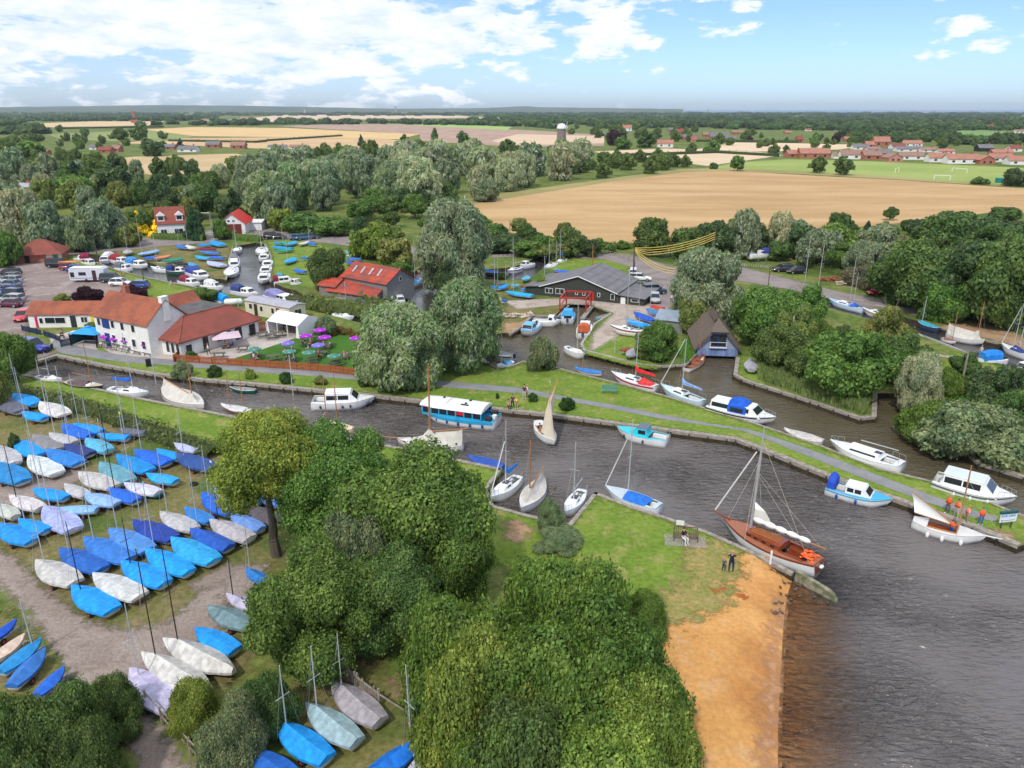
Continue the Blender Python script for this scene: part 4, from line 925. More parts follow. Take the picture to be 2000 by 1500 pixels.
def add_mast(root, lx, z0, h, m=alu, r=.045, spread=True, stays=True, Lb=4, Bb=1.6):
 ms = MB().tube((lx,0, z0),(lx - .012 * h,0, h), r, r * .6,7).build('mast', m, root)
 if spread and h > 4:
  MB().tube((lx,-.42, z0 + (h - z0) * .52),(lx,.42, z0 + (h - z0) * .52),.018,.018,4).build('spreader', m, ms)
 if stays:
  w = MB(); rr = .008
  for p in ((Lb * .49,0),(lx - .15, Bb * .46),(lx - .15,-Bb * .46)): w.tube((p[0], p[1], z0),(lx,0, z0 + (h - z0) * .86), rr, rr,3)
  w.build('rigging', steel, root)
 return ms
DTOT = 0
drng = random.Random(3)
def dinghy(bow, stern, colr, label, mast=None, hullc=None, black=False, ridge=None, beam=None, group='covered dinghies in the boat park', tw=None, flag=None, simple=False, z=0., cr=True):
 """a covered sailing dinghy standing on its launching trolley"""
 zt = .66; c, rz, Lh = boat_pose(bow, stern, zt + z); B = beam or Lh * drng.uniform(.365,.405); tw = tw or drng.uniform(.55,.68)
 root = thing('covered_dinghy', label, 'dinghy',(c.x, c.y, z), rz, group); hc = hullc or (.7,.7,.68)
 sh = drng.uniform(.14,.22)
 h = hull(Lh * .97, B * .95,.28, zt - .06, tw, sheer=sh, n=10).build('hull', gelo, root, True); setcol(h, hc)
 R_ = []; rd = ridge or drng.uniform(.16,.30); mxp = .76 if mast else .62; n = 14
 for i in range(n + 1):
  t = i / n; b = B / 2 * hb(t, tw) + .025; zz = zt + sh * (t - .35) ** 2 * 2.4; x = (t - .5) * Lh
  rr = rd * (np.interp(t,[0,.05, mxp,.97,1],[.45,.6,1.0,.15,.05])); sag = .07 * math.sin(math.pi * min(1, t / mxp)) if t < mxp else .1 * rr
  sk = .16 + .03 * math.sin(i * 2.1)
  R_.append([(x * 1.0, b, zz - sk),(x, b, zz),(x, b * .55, zz + rr * .45 - sag * .3),(x,0, zz + rr),(x,-b * .55, zz + rr * .45 - sag * .3),(x,-b, zz),(x,-b, zz - sk)])
 cm = MB().loft(R_, cap0=False); r0 = R_[0]; cm.add([(p[0] - .02, p[1], p[2]) for p in r0],[(0,6,5,4,3,2,1)])
 cv = cm.build('cover', canvas, root); setcol(cv, colr)
 if not simple:
  tr = MB(); tr.box(-Lh * .28, Lh * .52,-.03,.03,.20,.26); tr.box(-Lh * .22,-Lh * .16,-B * .38, B * .38,.20,.26); tr.build('trolley_frame', steel, root)
  for s in (-1,1):
   w = MB().disc((-Lh * .19, s * B * .42,.2),(0,1,0),.2,.05,12).build('wheel', rubber, root)
   MB().disc((-Lh * .19, s * B * .42,.2),(0,1,0),.09,.056,8).build('hub', mat('red_plastic',(.5,.04,.02),.5), w)
  if cr: MB().tube((Lh * .5,0,.24),(Lh * .5,0,.05),.03).build('prop_stand', steel, root)
 if mast:
  lx = Lh * .27; hh = max(3.2, mast_h(root, lx, mast)); add_mast(root, lx, zt + .1, hh, blackm if black else alu,.04, True, not simple, Lh, B)
  if flag:
   f = MB().add([(lx - .02,0, hh),(lx - .3,.05, hh + .02),(lx - .3,.05, hh + .22),(lx - .02,0, hh + .2)],[(0,1,2,3)]).build('burgee', gelo, root); setcol(f, flag)
 return root
CD = 'covered dinghy '
DN = [
((-18,760),(9,771), BLUE, 'bright blue covered dinghy cut by the left edge, highest in the park', None, {}),
((27,770),(70,789), BLUE, 'bright blue covered dinghy at the top left beside the hedge',690, {}),
((-2,778),(42,803), DG, 'dark grey-violet covered dinghy at the top left corner',758, {}),
((79,787),(127,810), WHT, 'cream covered dinghy with a dark red hull near the hedge',698, dict(hullc=(.3,.03,.03))),
((43,806),(88,817), BLUE, 'small blue covered dinghy with a broad white hull below the top left ones', None, {}),
((121,833),(176,852), ROY, 'royal blue covered dinghy with a peaked cover, third row from the hedge',714, dict(ridge=.5)),
((143,829),(197,843), BLUE, 'bright blue covered dinghy tucked behind the peaked royal blue one',730, {}),
((191,850),(251,854), BLUE, 'bright blue covered dinghy with white hull lying side-on near the hedge', None, {}),
((231,840),(285,844), DG, 'charcoal covered dinghy side-on next to the hedge',736, {}),
((33,861),(77,888), BLUE, 'bright blue covered dinghy left of the rumpled grey cover', None, {}),
((66,850),(112,878),(.24,.23,.24), 'dinghy under a rumpled dark grey cover', None, dict(ridge=.2)),
((97,848),(146,864), GREY, 'light grey covered dinghy between the rumpled grey and the navy one',749, {}),
((57,892),(112,924),(.6,.64,.64), 'white uncovered-looking dinghy with a pale smooth deck cover',717, dict(ridge=.12, hullc=(.7,.75,.75))),
((93,880),(155,905), MID, 'mid blue covered dinghy with white transom beside the pale smooth one', None, {}),
((126,869),(178,886), NAVY, 'navy covered dinghy with a white hull in the upper rows',772, {}),
((168,858),(212,880), CYAN, 'pale turquoise covered dinghy in the upper rows',772, {}),
((196,905),(252,940), TEAL, 'grey-teal covered dinghy beside the tall flagged mast',820, dict(flag=(.7,.8,.75))),
((229,891),(292,920),(.01,.24,.6), 'deep azure covered dinghy with a red underside', None, dict(hullc=(.4,.06,.02))),
((263,880),(328,904), ROY, 'vivid royal blue covered dinghy with a pointed cover near the hedge',778, dict(ridge=.34)),
((307,880),(350,894), BLUE, 'bright blue cover half hidden behind the vivid royal blue dinghy', None, {}),
((344,888),(415,914),(.03,.08,.27), 'long navy covered dinghy with a varnished hull nearest the trees',798, dict(hullc=(.5,.4,.28))),
((341,868),(386,880), LAV, 'small lavender covered rowing dinghy beside the hedge', None, dict(hullc=(.08,.1,.3))),
((65,956),(129,972), BLUE, 'bright blue covered dinghy side-on beside the gravel in mid park',840, {}),
((127,948),(170,968), GREY, 'small light grey covered dinghy behind the pale blue pair', None, {}),
((213,955),(267,978), ROY, 'royal blue covered dinghy right of the pale sky-blue one',782, dict(black=True)),
((154,924),(226,950),(.5,.48,.46), 'long light grey covered dinghy in mid park', None, {}),
((243,946),(310,962),(.58,.58,.72), 'lavender-white dinghy with a cyan hull and a yellow bundle on deck',808, dict(hullc=(.03,.42,.5), flag=(.6,.6,.05))),
((286,927),(344,940), SKY, 'bright blue covered dinghy beside the loose black tyre', None, {}),
((-8,872),(29,905), GREY, 'light grey covered dinghy cut by the left edge',815, dict(black=True)),
((-16,904),(46,940),(.02,.22,.52), 'deep blue covered dinghy cut by the left edge beside the gravel', None, {}),
((19,970),(80,992),(.62,.57,.57), 'pinkish white covered dinghy with a round hole in its cover',868, dict(black=True)),
((164,966),(229,984), PALE, 'large pale sky-blue covered dinghy in mid park',845, dict(hullc=(.03,.1,.35))),
((117,994),(189,994),(.25,.47,.80), 'pale blue covered dinghy side-on with a white hull', None, {}),
((87,990),(144,1034),(.36,.40,.66), 'lavender covered dinghy with a pointed bow left of centre',893, {}),
((-4,986),(31,1008),(.5,.52,.46), 'pale grey covered dinghy cut by the left edge in mid park', None, {}),
((37,1016),(91,1036), BLUE, 'bright blue covered dinghy above the mid blue one at the left',965, {}),
((-2,1025),(62,1058),(.02,.26,.66), 'large blue covered dinghy with a white transom at the left edge',940, {}),
((361,994),(412,1018), MID, 'small blue covered dinghy with a collapsed cover', None, dict(ridge=.12)),
((313,1002),(381,1034), GREY, 'light grey covered dinghy with lashed ropes, right half of the park',880, {}),
((259,1018),(340,1052),(.02,.055,.32), 'dark royal blue covered dinghy beside the lashed light grey one',894, {}),
((214,1034),(290,1074),(.08,.25,.62), 'faded mid blue covered dinghy, second row from the track',914, dict(hullc=(.02,.05,.3))),
((165,1052),(252,1092),(.04,.19,.58), 'faded blue covered dinghy left of the faded mid blue one',930, {}),
((117,1073),(200,1112),(.02,.12,.46), 'dark blue covered dinghy next to the light grey one by the track',960, {}),
((71,1096),(148,1138),(.50,.48,.46), 'light grey covered dinghy at the left end of the row by the track',985, dict(hullc=(.25,.1,.1))),
((141,1146),(220,1192), BLUE, 'bright blue covered dinghy foremost beside the gravel track',1018, dict(black=True)),
((182,1122),(274,1165),(.56,.57,.56), 'greyish white covered dinghy between two bright blue ones by the track', None, dict(hullc=(.3,.15,.13))),
((237,1098),(323,1140), BLUE, 'bright blue covered dinghy right of the greyish white one by the track',1008, dict(black=True)),
((285,1075),(370,1118),(.015,.33,.80), 'bright blue covered dinghy with white transom in the front row, second from its right end',944, dict(flag=(.1,.6,.5))),
((335,1053),(419,1096), SKY, 'bright blue covered dinghy at the right end of the front row', None, {}),
((372,1036),(448,1070),(.02,.10,.45), 'royal blue covered dinghy with a peaked cover behind the front row',910, dict(ridge=.45)),
((410,1017),(489,1052),(.45,.42,.44), 'mauve-grey covered dinghy with a tall black mast',903, dict(black=True, flag=(.8,.8,.8), ridge=.34)),
((450,1005),(511,1033),(.14,.27,.62), 'periwinkle covered dinghy with a creased cover',954, dict(ridge=.34)),
((395,965),(455,1002), ROY, 'strong royal blue covered dinghy near the bare trunk',870, {}),
((417,953),(500,985),(.04,.28,.62), 'sky blue covered dinghy beside the strong royal blue one', None, dict(ridge=.34)),
((443,939),(522,970), BLUE, 'bright blue covered dinghy under the edge of the yellow-green tree',925, dict(ridge=.34)),
((486,938),(548,953), WHT, 'white covered dinghy behind the bare trunk', None, {}),
((480,990),(548,1020),(.10,.085,.10), 'dark brown covered dinghy behind the bare trunk', None, {}),
((506,968),(552,986),(.08,.18,.5), 'blue covered dinghy half behind the bare trunk', None, {}),
((480,1112),(520,1135), MID, 'blue covered dinghy glimpsed under the bright green tree',1010, {}),
((592,1120),(640,1110), WHT, 'white covered boat glimpsed through the mid green tree', None, {}),
((382,1230),(460,1270), BLUE, 'bright blue covered dinghy beside the two long pale covers', None, dict(z=0)),
((405,1186),(492,1222),(.16,.25,.27), 'grey-teal covered dinghy with ropes beside the track, under the tree', None, dict(ridge=.3)),
((443,1163),(500,1186),(.50,.46,.60), 'lilac-white covered dinghy partly under the tree',1080, dict(black=True)),
((319,1250),(457,1312),(.55,.53,.50), 'long pale grey covered keelboat with red hull, farther of the pair',1062, dict(black=True, ridge=.55, hullc=(.16,.03,.03), tw=.16, beam=1.75)),
((277,1278),(411,1350),(.56,.54,.51), 'long pale grey covered keelboat with red hull, nearer of the pair',1070, dict(black=True, ridge=.55, hullc=(.16,.03,.03), tw=.16, beam=1.75, flag=(.1,.5,.5))),
((255,1307),(335,1385), LILAC, 'lilac covered dinghy at the corner of the post and rail fence',1178, dict(hullc=(.3,.2,.25))),
((33,1213),(-22,1252),(.015,.09,.5), 'royal blue covered dinghy at the left edge beyond the track', None, {}),
((49,1241),(-16,1290), PEACH, 'flat peach-coloured covered boat at the left edge', None, dict(ridge=.06)),
((82,1250),(0,1312),(.02,.24,.55), 'deep sky-blue covered dinghy beside the peach-coloured one',1170, {}),
((89,1268),(22,1340),(.04,.17,.5), 'faded blue covered dinghy at the lower left, ridge raised', None, dict(ridge=.34)),
((126,1305),(72,1358), ROY, 'royal blue covered dinghy at the lower left beside the bush', None, {}),
((142,1326),(82,1372), BLK, 'black covered dinghy at the lower left beside the bush', None, {}),
((538,1411),(640,1483), BLUE, 'bright blue covered dinghy in the lower enclosure, leftmost with a mast',1299, dict(ridge=.42)),
((598,1377),(698,1450), GT, 'pale grey-teal covered dinghy in the lower enclosure',1261, dict(ridge=.42)),
((647,1334),(743,1410), TAUPE, 'taupe-grey covered dinghy beside the broken picket fence',1236, dict(ridge=.42)),
((487,1466),(585,1535),(.02,.13,.5), 'royal blue covered dinghy cut by the bottom edge', None, {}),
((827,1447),(724,1512),(.01,.16,.62), 'strong blue covered dinghy in the lower enclosure pointing right',1297, dict(ridge=.45)),
((873,1450),(798,1520),(.50,.49,.53), 'pale lavender-grey covered dinghy at the right end of the lower enclosure',1395, dict(ridge=.3, tw=.5)),
((655,1015),(625,1040),(.06,.12,.4), 'blue covered dinghy in the gap below the spreading mid green tree', None, {}),
]
for b, s, c, lb, m, kw in DN: dinghy(b, s, c, lb, m, **kw)
def small_dinghies(rows, group):
 for b, s, c, lb, m in rows: dinghy(b, s, c, lb, m, group=group, simple=True, ridge=.3)
small_dinghies([
((346,479),(363,484),(.03,.17,.5), 'small blue covered dinghy at the far left of the marina lawn',442),((364,480),(378,485), WHT, 'off-white covered dinghy next to the far left blue one',435),
((384,480),(411,477),(.02,.26,.6), 'blue covered dinghy at the back of the marina lawn', None),((413,471),(434,479), BLUE, 'bright blue covered dinghy at the lane corner of the marina',417),
((383,487),(422,486),(.2,.02,.05), 'dark red covered dinghy on the marina lawn', None),((390,492),(429,494),(.05,.18,.5), 'dull blue covered dinghy below the dark red one', None),
((381,501),(409,505), SKY, 'low sky-blue covered dinghy on the marina lawn', None),((410,502),(438,504), ROY, 'royal blue covered dinghy near the basin edge', None),
((405,511),(436,519), LAV, 'lavender covered dinghy nearest the basin edge', None),((368,514),(384,519),(.06,.3,.5), 'teal-blue covered dinghy beside the black tarpaulin', None),
((338,513),(367,516), BLK, 'black tarpaulined boat on the marina lawn', None),((268,498),(306,489), PALE, 'large pale blue covered dinghy tilted on the bank',425),
((250,496),(249,489),(.4,.4,.41), 'round grey covered dinghy standing bow-on by the lane',441),((280,504),(308,503), ROY, 'royal blue covered dinghy below the tilted pale blue one', None),
((300,506),(330,499),(.7,.25,.1), 'orange and white covered dinghy on the bank', None),((315,510),(356,505), GRN, 'green covered dinghy on the bank', None)],
'covered dinghies on the marina lawn')
small_dinghies([
((536,472),(550,476),(.03,.22,.35), 'teal covered dinghy at the back right of the basin', None),((549,473),(563,477), GRN, 'small green covered dinghy at the back right of the basin',436),
((561,479),(576,472), SKY, 'sky-blue covered dinghy behind the two long ones', None),((584,478),(601,472), WHT, 'white covered dinghy beside the lane cars', None),
((600,475),(618,477), ROY, 'royal blue covered dinghy under the tall twin mast',425),((530,482),(571,485),(.02,.26,.5), 'long blue covered dinghy right of the basin', None),
((535,491),(571,487), GRN, 'long teal-green covered dinghy right of the basin', None),((558,514),(574,504), SKY, 'bright blue covered dinghy alone on the right lawn',462),
((573,527),(597,531), ROY, 'royal blue covered dinghy on the right lawn', None),((541,534),(553,537),(.05,.3,.42), 'small teal covered dinghy by the basin edge', None),
((586,505),(602,503),(.03,.2,.5), 'blue covered dinghy left of the dark round tree', None),((676,500),(705,496), WHT, 'white covered boat right of the dark round tree', None),
((677,505),(706,506),(.05,.15,.5), 'blue covered boat under the white covered one', None),((676,491),(687,495), CYAN, 'small cyan covered boat right of the dark round tree', None),
((698,488),(721,483), LAV, 'pale lavender covered dinghy beside the lane skips',447),((675,511),(694,515),(.03,.1,.35), 'dark blue covered boat behind the red tin barn', None)],
'covered dinghies on the right marina lawn')
small_dinghies([
((992,557),(973,563), BLUE, 'bright blue covered dinghy with white hull on the yard grass',508),((968,556),(985,553), DG, 'grey covered dinghy behind the bright blue one on the yard grass',500),
((958,560),(970,563),(.03,.2,.5), 'blue covered dinghy half hidden by the willow', None),((1022,548),(1031,540), CYAN, 'upturned pale cyan covered boat beside the yellow-green bush', None),
((997,559),(1013,557), CYAN, 'low cyan covered boat on the yard grass',528),((1016,561),(1036,559),(.22,.06,.02), 'brown wooden boat on the yard grass', None),
((1016,566),(1033,564),(.05,.25,.55), 'light blue covered boat on the yard grass', None),((988,570),(1040,577), SKY, 'large bright blue covered boat in front of the workshop', None),
((978,588),(990,587),(.04,.1,.4), 'small blue and red covered boat beside the gravel', None),((1158,529),(1178,532),(.03,.1,.5), 'royal blue covered boat behind the workshop roof', None),
((1174,540),(1190,533),(.08,.2,.4), 'steel blue covered boat behind the workshop roof', None)], 'covered boats on the boatyard grass')
small_dinghies([
((1268,598),(1297,602),(.5,.06,.04), 'red and white covered boat in the boatyard row', None),((1262,604),(1294,614),(.06,.2,.45), 'mid blue covered boat in the boatyard row',545),
((1238,611),(1279,626),(.02,.1,.5), 'royal blue covered boat in the boatyard row',551),((1221,624),(1270,638), BLUE, 'bright blue covered boat nearest in the boatyard row', None),
((1254,574),(1255,584),(.3,.6,.75), 'round pale blue dinghy propped up at the workshop corner', None),((1225,697),(1250,679),(.33,.34,.38), 'grey covered dinghy beside the red-masted boat', None),
((1211,686),(1229,681),(.35,.08,.03), 'rust coloured covered dinghy on the yard quay', None),((1466,702),(1468,722),(.36,.36,.40), 'grey tarpaulined dinghy on the grass right of the boathouse', None)], 'covered boats beside the yard quay')
# ------------------------------------------------------------------ floating craft
def rail(Lh, B, zt, tw, t0, t1, h=.5, n=6):
 mb = MB(); P = {1: [],-1: []}
 for i in range(n + 1):
  t = t0 + (t1 - t0) * i / n; b = B / 2 * hb(t, tw) * .93; x = (t - .5) * Lh * .99
  for s in (1,-1): P[s].append(((x), s * b, zt + .12 * (t - .35) ** 2 * 2.4))
 for s in (1,-1):
  mb.path([(a, b, c + h) for a, b, c in P[s]],.016,4)
  for a, b, c in P[s][::2]: mb.tube((a, b, c),(a, b, c + h),.014,.014,4)
 if t1 > .9: mb.tube(*[(P[s][-1][0], P[s][-1][1], P[s][-1][2] + h) for s in (1,-1)],.016,.016,4)
 return mb
def fenders(root, Lh, B, zt, ts, colr, r=.11):
 for t, s in ts:
  f = MB().sph(((t - .5) * Lh, s * (B / 2 * hb(t,.8) + r * .8), zt - .35), r,8,6,(1,1,1.9)).build('fender', gelo, root, True); setcol(f, colr)
def cruiser(bow, stern, label, hullc=(.78,.78,.77), deckc=None, canopy=None, crange=(.12,.42), cab=(.42,.80), beam=None, simple=True, band=None, group=None, fend=None, zt=.8, cabc=None, roofc=None, raile=True, ch=.75):
 z = WZ; c, rz, Lh = boat_pose(bow, stern, z + zt); B = beam or min(3.0, max(1.7, Lh * .33)); tw = .82
 root = thing('motor_cruiser', label, 'motor boat',(c.x, c.y, z), rz, group)
 h = hull(Lh, B,-.25, zt, tw, sheer=.2, mx=.45, p=2.4).build('hull', gelo, root, True); setcol(h, hullc)
 d = deck(Lh * .985, B * .97, zt + .01, tw, sheer=.2, mx=.45, p=2.4, hole=(.04, cab[0],.78)).build('deck', gelo, root); setcol(d, deckc or hullc)
 x0, x1 = (cab[0] - .5) * Lh,(cab[1] - .5) * Lh; w = B * .36
 ck = MB().box((.03 - .5) * Lh, x0,-B * .40, B * .40, zt - .52, zt - .45); ck.build('cockpit_sole', grey_i, root)
 ck = MB()
 for s in (-1,1): ck.box((.06 - .5) * Lh, x0 - .2, s * B * .34 - B * .07, s * B * .34 + B * .07, zt - .45, zt - .12)
 ck.build('bench', gel, root)
 cb = MB().frus((x0, x1,-w, w), zt - .1,(x0 + .05, x1 - min(1.1,(x1 - x0) * .35),-w * .84, w * .84), zt + ch); co = cb.build('cabin', gelo, root); setcol(co, cabc or (.8,.8,.79))
 if roofc:
  rf = MB().frus((x0 - .05, x1 - min(1.1,(x1 - x0) * .35) + .05,-w * .88, w * .88), zt + ch + .004,(x0, x1 - min(1.1,(x1 - x0) * .35),-w * .8, w * .8), zt + ch + .07).build('roof', gelo, root); setcol(rf, roofc)
 xr = x1 - min(1.1,(x1 - x0) * .35)
 k = 2 if (x1 - x0) > 2.2 else 1
 for s in (-1,1):
  for j in range(k):
   a = x0 + .15 + (xr - x0 - .25) * j / k; b = x0 + .05 + (xr - x0 - .25) * (j + 1) / k; y0, y1 = w * .975, w * .87
   za, zb = zt + ch * .28, zt + ch * .80; ya = w - (w * .16) * ((za - zt + .1) / (ch + .1)) + .012; yb = w - (w * .16) * ((zb - zt + .1) / (ch + .1)) + .012
   MB().slab([(a, s * ya, za),(b, s * ya, za),(b, s * yb, zb),(a, s * yb, zb)],-.012 * s * -1).build('window', glass, root)
 f = .82; zl, zh = zt + ch * .30, zt + ch * .86; xs = lambda q: x1 + (xr - x1) * ((q - zt + .1) / (ch + .1)) + .015
 MB().slab([(xs(zl),-w * .86, zl),(xs(zl), w * .86, zl),(xs(zh), w * .78, zh),(xs(zh),-w * .78, zh)],.012).build('windscreen', glass, root)
 if canopy:
  a, b = (crange[0] - .5) * Lh,(crange[1] - .5) * Lh; hh = ch + .45; rg = []
  for i in range(7):
   t = i / 6; x = a + (b - a) * t; q = .72 + .28 * math.sin(math.pi * (t * .8 + .15))
   rg.append([(x, w * 1.05, zt),(x, w * 1.0, zt + hh * .62 * q),(x, w * .6, zt + hh * q),(x,0, zt + hh * q * 1.05),(x,-w * .6, zt + hh * q),(x,-w * 1.0, zt + hh * .62 * q),(x,-w * 1.05, zt)])
  cn = MB().loft(rg, cap0=True, cap1=True).build('canopy', canvas, root); setcol(cn, canopy)
  if not simple:
   for s in (-1,1): MB().slab([(a + .3, s * w * 1.055, zt + .15),(b - .3, s * w * 1.055, zt + .15),(b - .3, s * w * 1.035, zt + hh * .45),(a + .3, s * w * 1.035, zt + hh * .45)],.01).build('clear_panel', glass, cn)
 if band is not None:
  bd = MB(); R0 = hullrings(Lh, B,-.25, zt, tw, sheer=.2, mx=.45, p=2.4)
  for s in (0,-1):
   st = []
   for rg in R0:
    p = Vector(rg[s]); q = Vector(rg[1 if s == 0 else -2]); o_ = Vector((0,.015 if s == 0 else -.015,0)); st.append([tuple(p.lerp(q,.12) + o_), tuple(p.lerp(q,.42) + o_)])
   bd.loft(st)
  b = bd.build('rubbing_band', gelo, root); setcol(b, band)
 if raile: rail(Lh, B, zt + .05, tw,.8,.985,.42).build('bow_rail', steel, root)
 if fend: fenders(root, Lh, B, zt, fend[0], fend[1])
 if simple: MB().box(-Lh / 2 - .28,-Lh / 2 + .02,-.16,.16, zt - .35, zt + .25).build('outboard_motor', mat('outboard_cowl',(.05,.06,.08),.35), root)
 return root
def yacht(bow, stern, label, top=None, lx=.08, hullc=(.8,.8,.79), deckc=(.72,.75,.76), sailc_=None, mm=None, band=None, cab=(.38,.72), beam=None, group=None, simple=True, zt=.75, boomz=1.1, ch=.36, cover=None, crange=(.1,.55), furl=None, wood=False, boom=True):
 z = WZ; c, rz, Lh = boat_pose(bow, stern, z + zt); B = beam or min(2.9, max(1.3, Lh * .32)); tw = .6; mm = mm or alu
 root = thing('sailing_yacht', label, 'sailing boat',(c.x, c.y, z), rz, group)
 h = hull(Lh, B,-.25, zt, tw, sheer=.22, rake=.1).build('hull', gelo, root, True); setcol(h, hullc)
 d = deck(Lh * .985, B * .97, zt + .01, tw, sheer=.22, hole=(.07, cab[0],.55)).build('deck', gelo, root); setcol(d, deckc)
 x0, x1 = (cab[0] - .5) * Lh,(cab[1] - .5) * Lh; w = B * .30
 MB().box((.05 - .5) * Lh, x0,-B * .29, B * .29, zt - .45, zt - .38).build('cockpit_sole', teak if wood else grey_i, root)
 bn = MB()
 for s in (-1,1): bn.box((.09 - .5) * Lh, x0 - .1, s * B * .22 - B * .06, s * B * .22 + B * .06, zt - .38, zt - .08)
 bn.build('bench', teak if wood else gel, root)
 if ch:
  cb = MB().frus((x0, x1,-w, w), zt,(x0 + .04, x1 - .5,-w * .8, w * .8), zt + ch).build('cabin', gelo if not wood else mahog, root); setcol(cb,(.82,.82,.81))
  for s in (-1,1):
   za, zb = zt + ch * .35, zt + ch * .75; ya, yb = w * (1 - .2 * .35) + .012, w * (1 - .2 * .75) + .012
   MB().slab([(x0 + .25, s * ya, za),(x1 - .75, s * ya, za),(x1 - .85, s * yb, zb),(x0 + .25, s * yb, zb)],.012 * s).build('window', glass, root)
  MB().box(x0 - .01, x0 + .6,-.26,.26, zt + ch + .004, zt + ch + .05).build('hatch', mahog if wood else glass, root)
 if cover:
  a, b = (crange[0] - .5) * Lh,(crange[1] - .5) * Lh; rg = []
  for i in range(9):
   t = i / 8; x = a + (b - a) * t; bb = B / 2 * hb(x / Lh + .5, tw) * .9; q = .12 + (.42 + ch * .4) * t ** .7 * (1 if t < .9 else .75)
   rg.append([(x, bb, zt + .04),(x, bb * .5, zt + q * .6),(x,0, zt + q),(x,-bb * .5, zt + q * .6),(x,-bb, zt + .04)])
  cn = MB().loft(rg, cap0=True, cap1=True).build('cockpit_cover', canvas, root); setcol(cn, cover)
 mx = lx * Lh
 if top:
  hh = max(4, mast_h(root, mx, top)); add_mast(root, mx, zt + (ch if ch and x0 < mx < x1 else 0), hh, mm,.055, True, True, Lh, B)
 if boom:
  e = max(-Lh * .46, mx - Lh * .5); zb = zt + boomz
  bm = MB().tube((mx - .05,0, zb),(e,0, zb + .1),.04,.035,6).build('boom', mm, root)
  if sailc_:
   rg = []
   for i in range(8):
    t = i / 7; x = mx + (e - mx) * t; r_ = .22 * (1 - t) + .1; zz = zb + .1 * t + (.34 if i == 0 else .05)
    rg.append([(x, r_ * .55, zz - .05),(x, r_ * .4, zz + r_),(x,0, zz + r_ * 1.3),(x,-r_ * .4, zz + r_),(x,-r_ * .55, zz - .05)])
   sc_ = MB().loft(rg, cap0=True, cap1=True).build('sail_cover', canvas, root); setcol(sc_, sailc_)
 if furl:
  ff = MB().tube((Lh * .48,0, zt + .3),(mx + .15,0, zt + (hh - zt) * (.85 if furl is True else furl)),.05,.04,5).build('furled_jib', gelo, root); setcol(ff,(.75,.75,.75) if furl is True or furl < 1 else (.1,.2,.6))
 if band is not None:
  bd = MB(); R0 = hullrings(Lh, B,-.25, zt, tw, sheer=.22, rake=.1)
  for s in (0,-1):
   bd.loft([[tuple(Vector(rg[s]).lerp(Vector(rg[1 if s == 0 else -2]),.1) + Vector((0,.015 if s == 0 else -.015,0))), tuple(Vector(rg[s]).lerp(Vector(rg[1 if s == 0 else -2]),.5) + Vector((0,.015 if s == 0 else -.015,0)))] for rg in R0])
  b = bd.build('hull_stripe', gelo, root); setcol(b, band)
 if not simple:
  rail(Lh, B, zt + .03, tw,.84,.985,.5,4).build('bow_rail', steel, root); rail(Lh, B, zt + .03, tw,.01,.2,.5,4).build('stern_rail', steel, root)
 return root
def rowboat(bow, stern, label, hullc=(.8,.8,.79), inner=None, cover=None, group=None, top=None, beam=None, zt=.4, mm=None, boomtent=False):
 z = WZ; c, rz, Lh = boat_pose(bow, stern, z + zt); B = beam or max(1.1, Lh * .32); tw = .5
 root = thing('open_boat', label, 'boat',(c.x, c.y, z), rz, group)
 h = hull(Lh, B,-.1, zt, tw, sheer=.2).build('hull', gelo, root, True); setcol(h, hullc)
 if cover:
  D = deckline(Lh, B, zt, tw, sheer=.2); cv = MB().loft([[(x, b + .03, q - .08),(x, b + .03, q + .01),(x,0, q + .14),(x,-b - .03, q + .01),(x,-b - .03, q - .08)] for x, b, q in D], cap0=True).build('cover', canvas, root); setcol(cv, cover)
 else:
  D = deckline(Lh, B, zt, tw, sheer=.2); im = inner or grey_i
  MB().loft([[(x * .95, b * .9, q - .02),(x * .9, b * .6,.08),(x * .9,-b * .6,.08),(x * .95,-b * .9, q - .02)] for x, b, q in D]).build('interior', im, root)
  g = MB().loft([[(x, b + .02, q + .03),(x * .95, b * .86, q + .03)] for x, b, q in D]); g.loft([[(x * .95,-b * .86, q + .03),(x,-b - .02, q + .03)] for x, b, q in D]); g.build('gunwale', mahog if im == teak else white, root)
  th = MB()
  for t in (.25,.5,.74): th.box((t - .5) * Lh - .1,(t - .5) * Lh + .1,-B / 2 * hb(t, tw) * .85, B / 2 * hb(t, tw) * .85, zt * .6, zt * .6 + .04)
  th.build('thwarts', im, root)
 if top: add_mast(root, Lh * .2,.2, mast_h(root, Lh * .2, top), mm or spruce,.05, False, True, Lh, B)
 return root
W_ = (.78,.78,.77)
GC = 'boats moored in the cut behind the car park'
cruiser((143,506),(178,504), 'white cruiser with a maroon canopy beyond the parked cars', canopy=MAR, crange=(.1,.6), cab=(.5,.8), group=GC)
cruiser((186,516),(163,510), 'small white cruiser close to the black van', group=GC)
cruiser((198,512),(216,500), 'white cruiser with a hooped white canopy at the end of the cut', canopy=(.72,.72,.73), crange=(.05,.6), group=GC)
cruiser((253,512),(220,506), 'white cruiser with a dark red canopy in the cut', canopy=(.3,.02,.04), crange=(.02,.4), group=GC)
cruiser((289,519),(252,512), 'white cruiser with a light blue canopy in the cut', canopy=(.05,.25,.6), crange=(.0,.35), group=GC)
cruiser((260,525),(228,522), 'white cruiser with a grey canopy nearest the car park lawn', canopy=(.15,.16,.2), crange=(0,.35), group=GC)
yacht((294,522),(329,526), 'small white sloop with two raking masts in the cut',455, group=GC)
cruiser((370,530),(328,528), 'white-topped cruiser with a dark green hull', hullc=(.04,.10,.08), deckc=W_, canopy=(.03,.05,.2), crange=(.0,.25), group=GC)
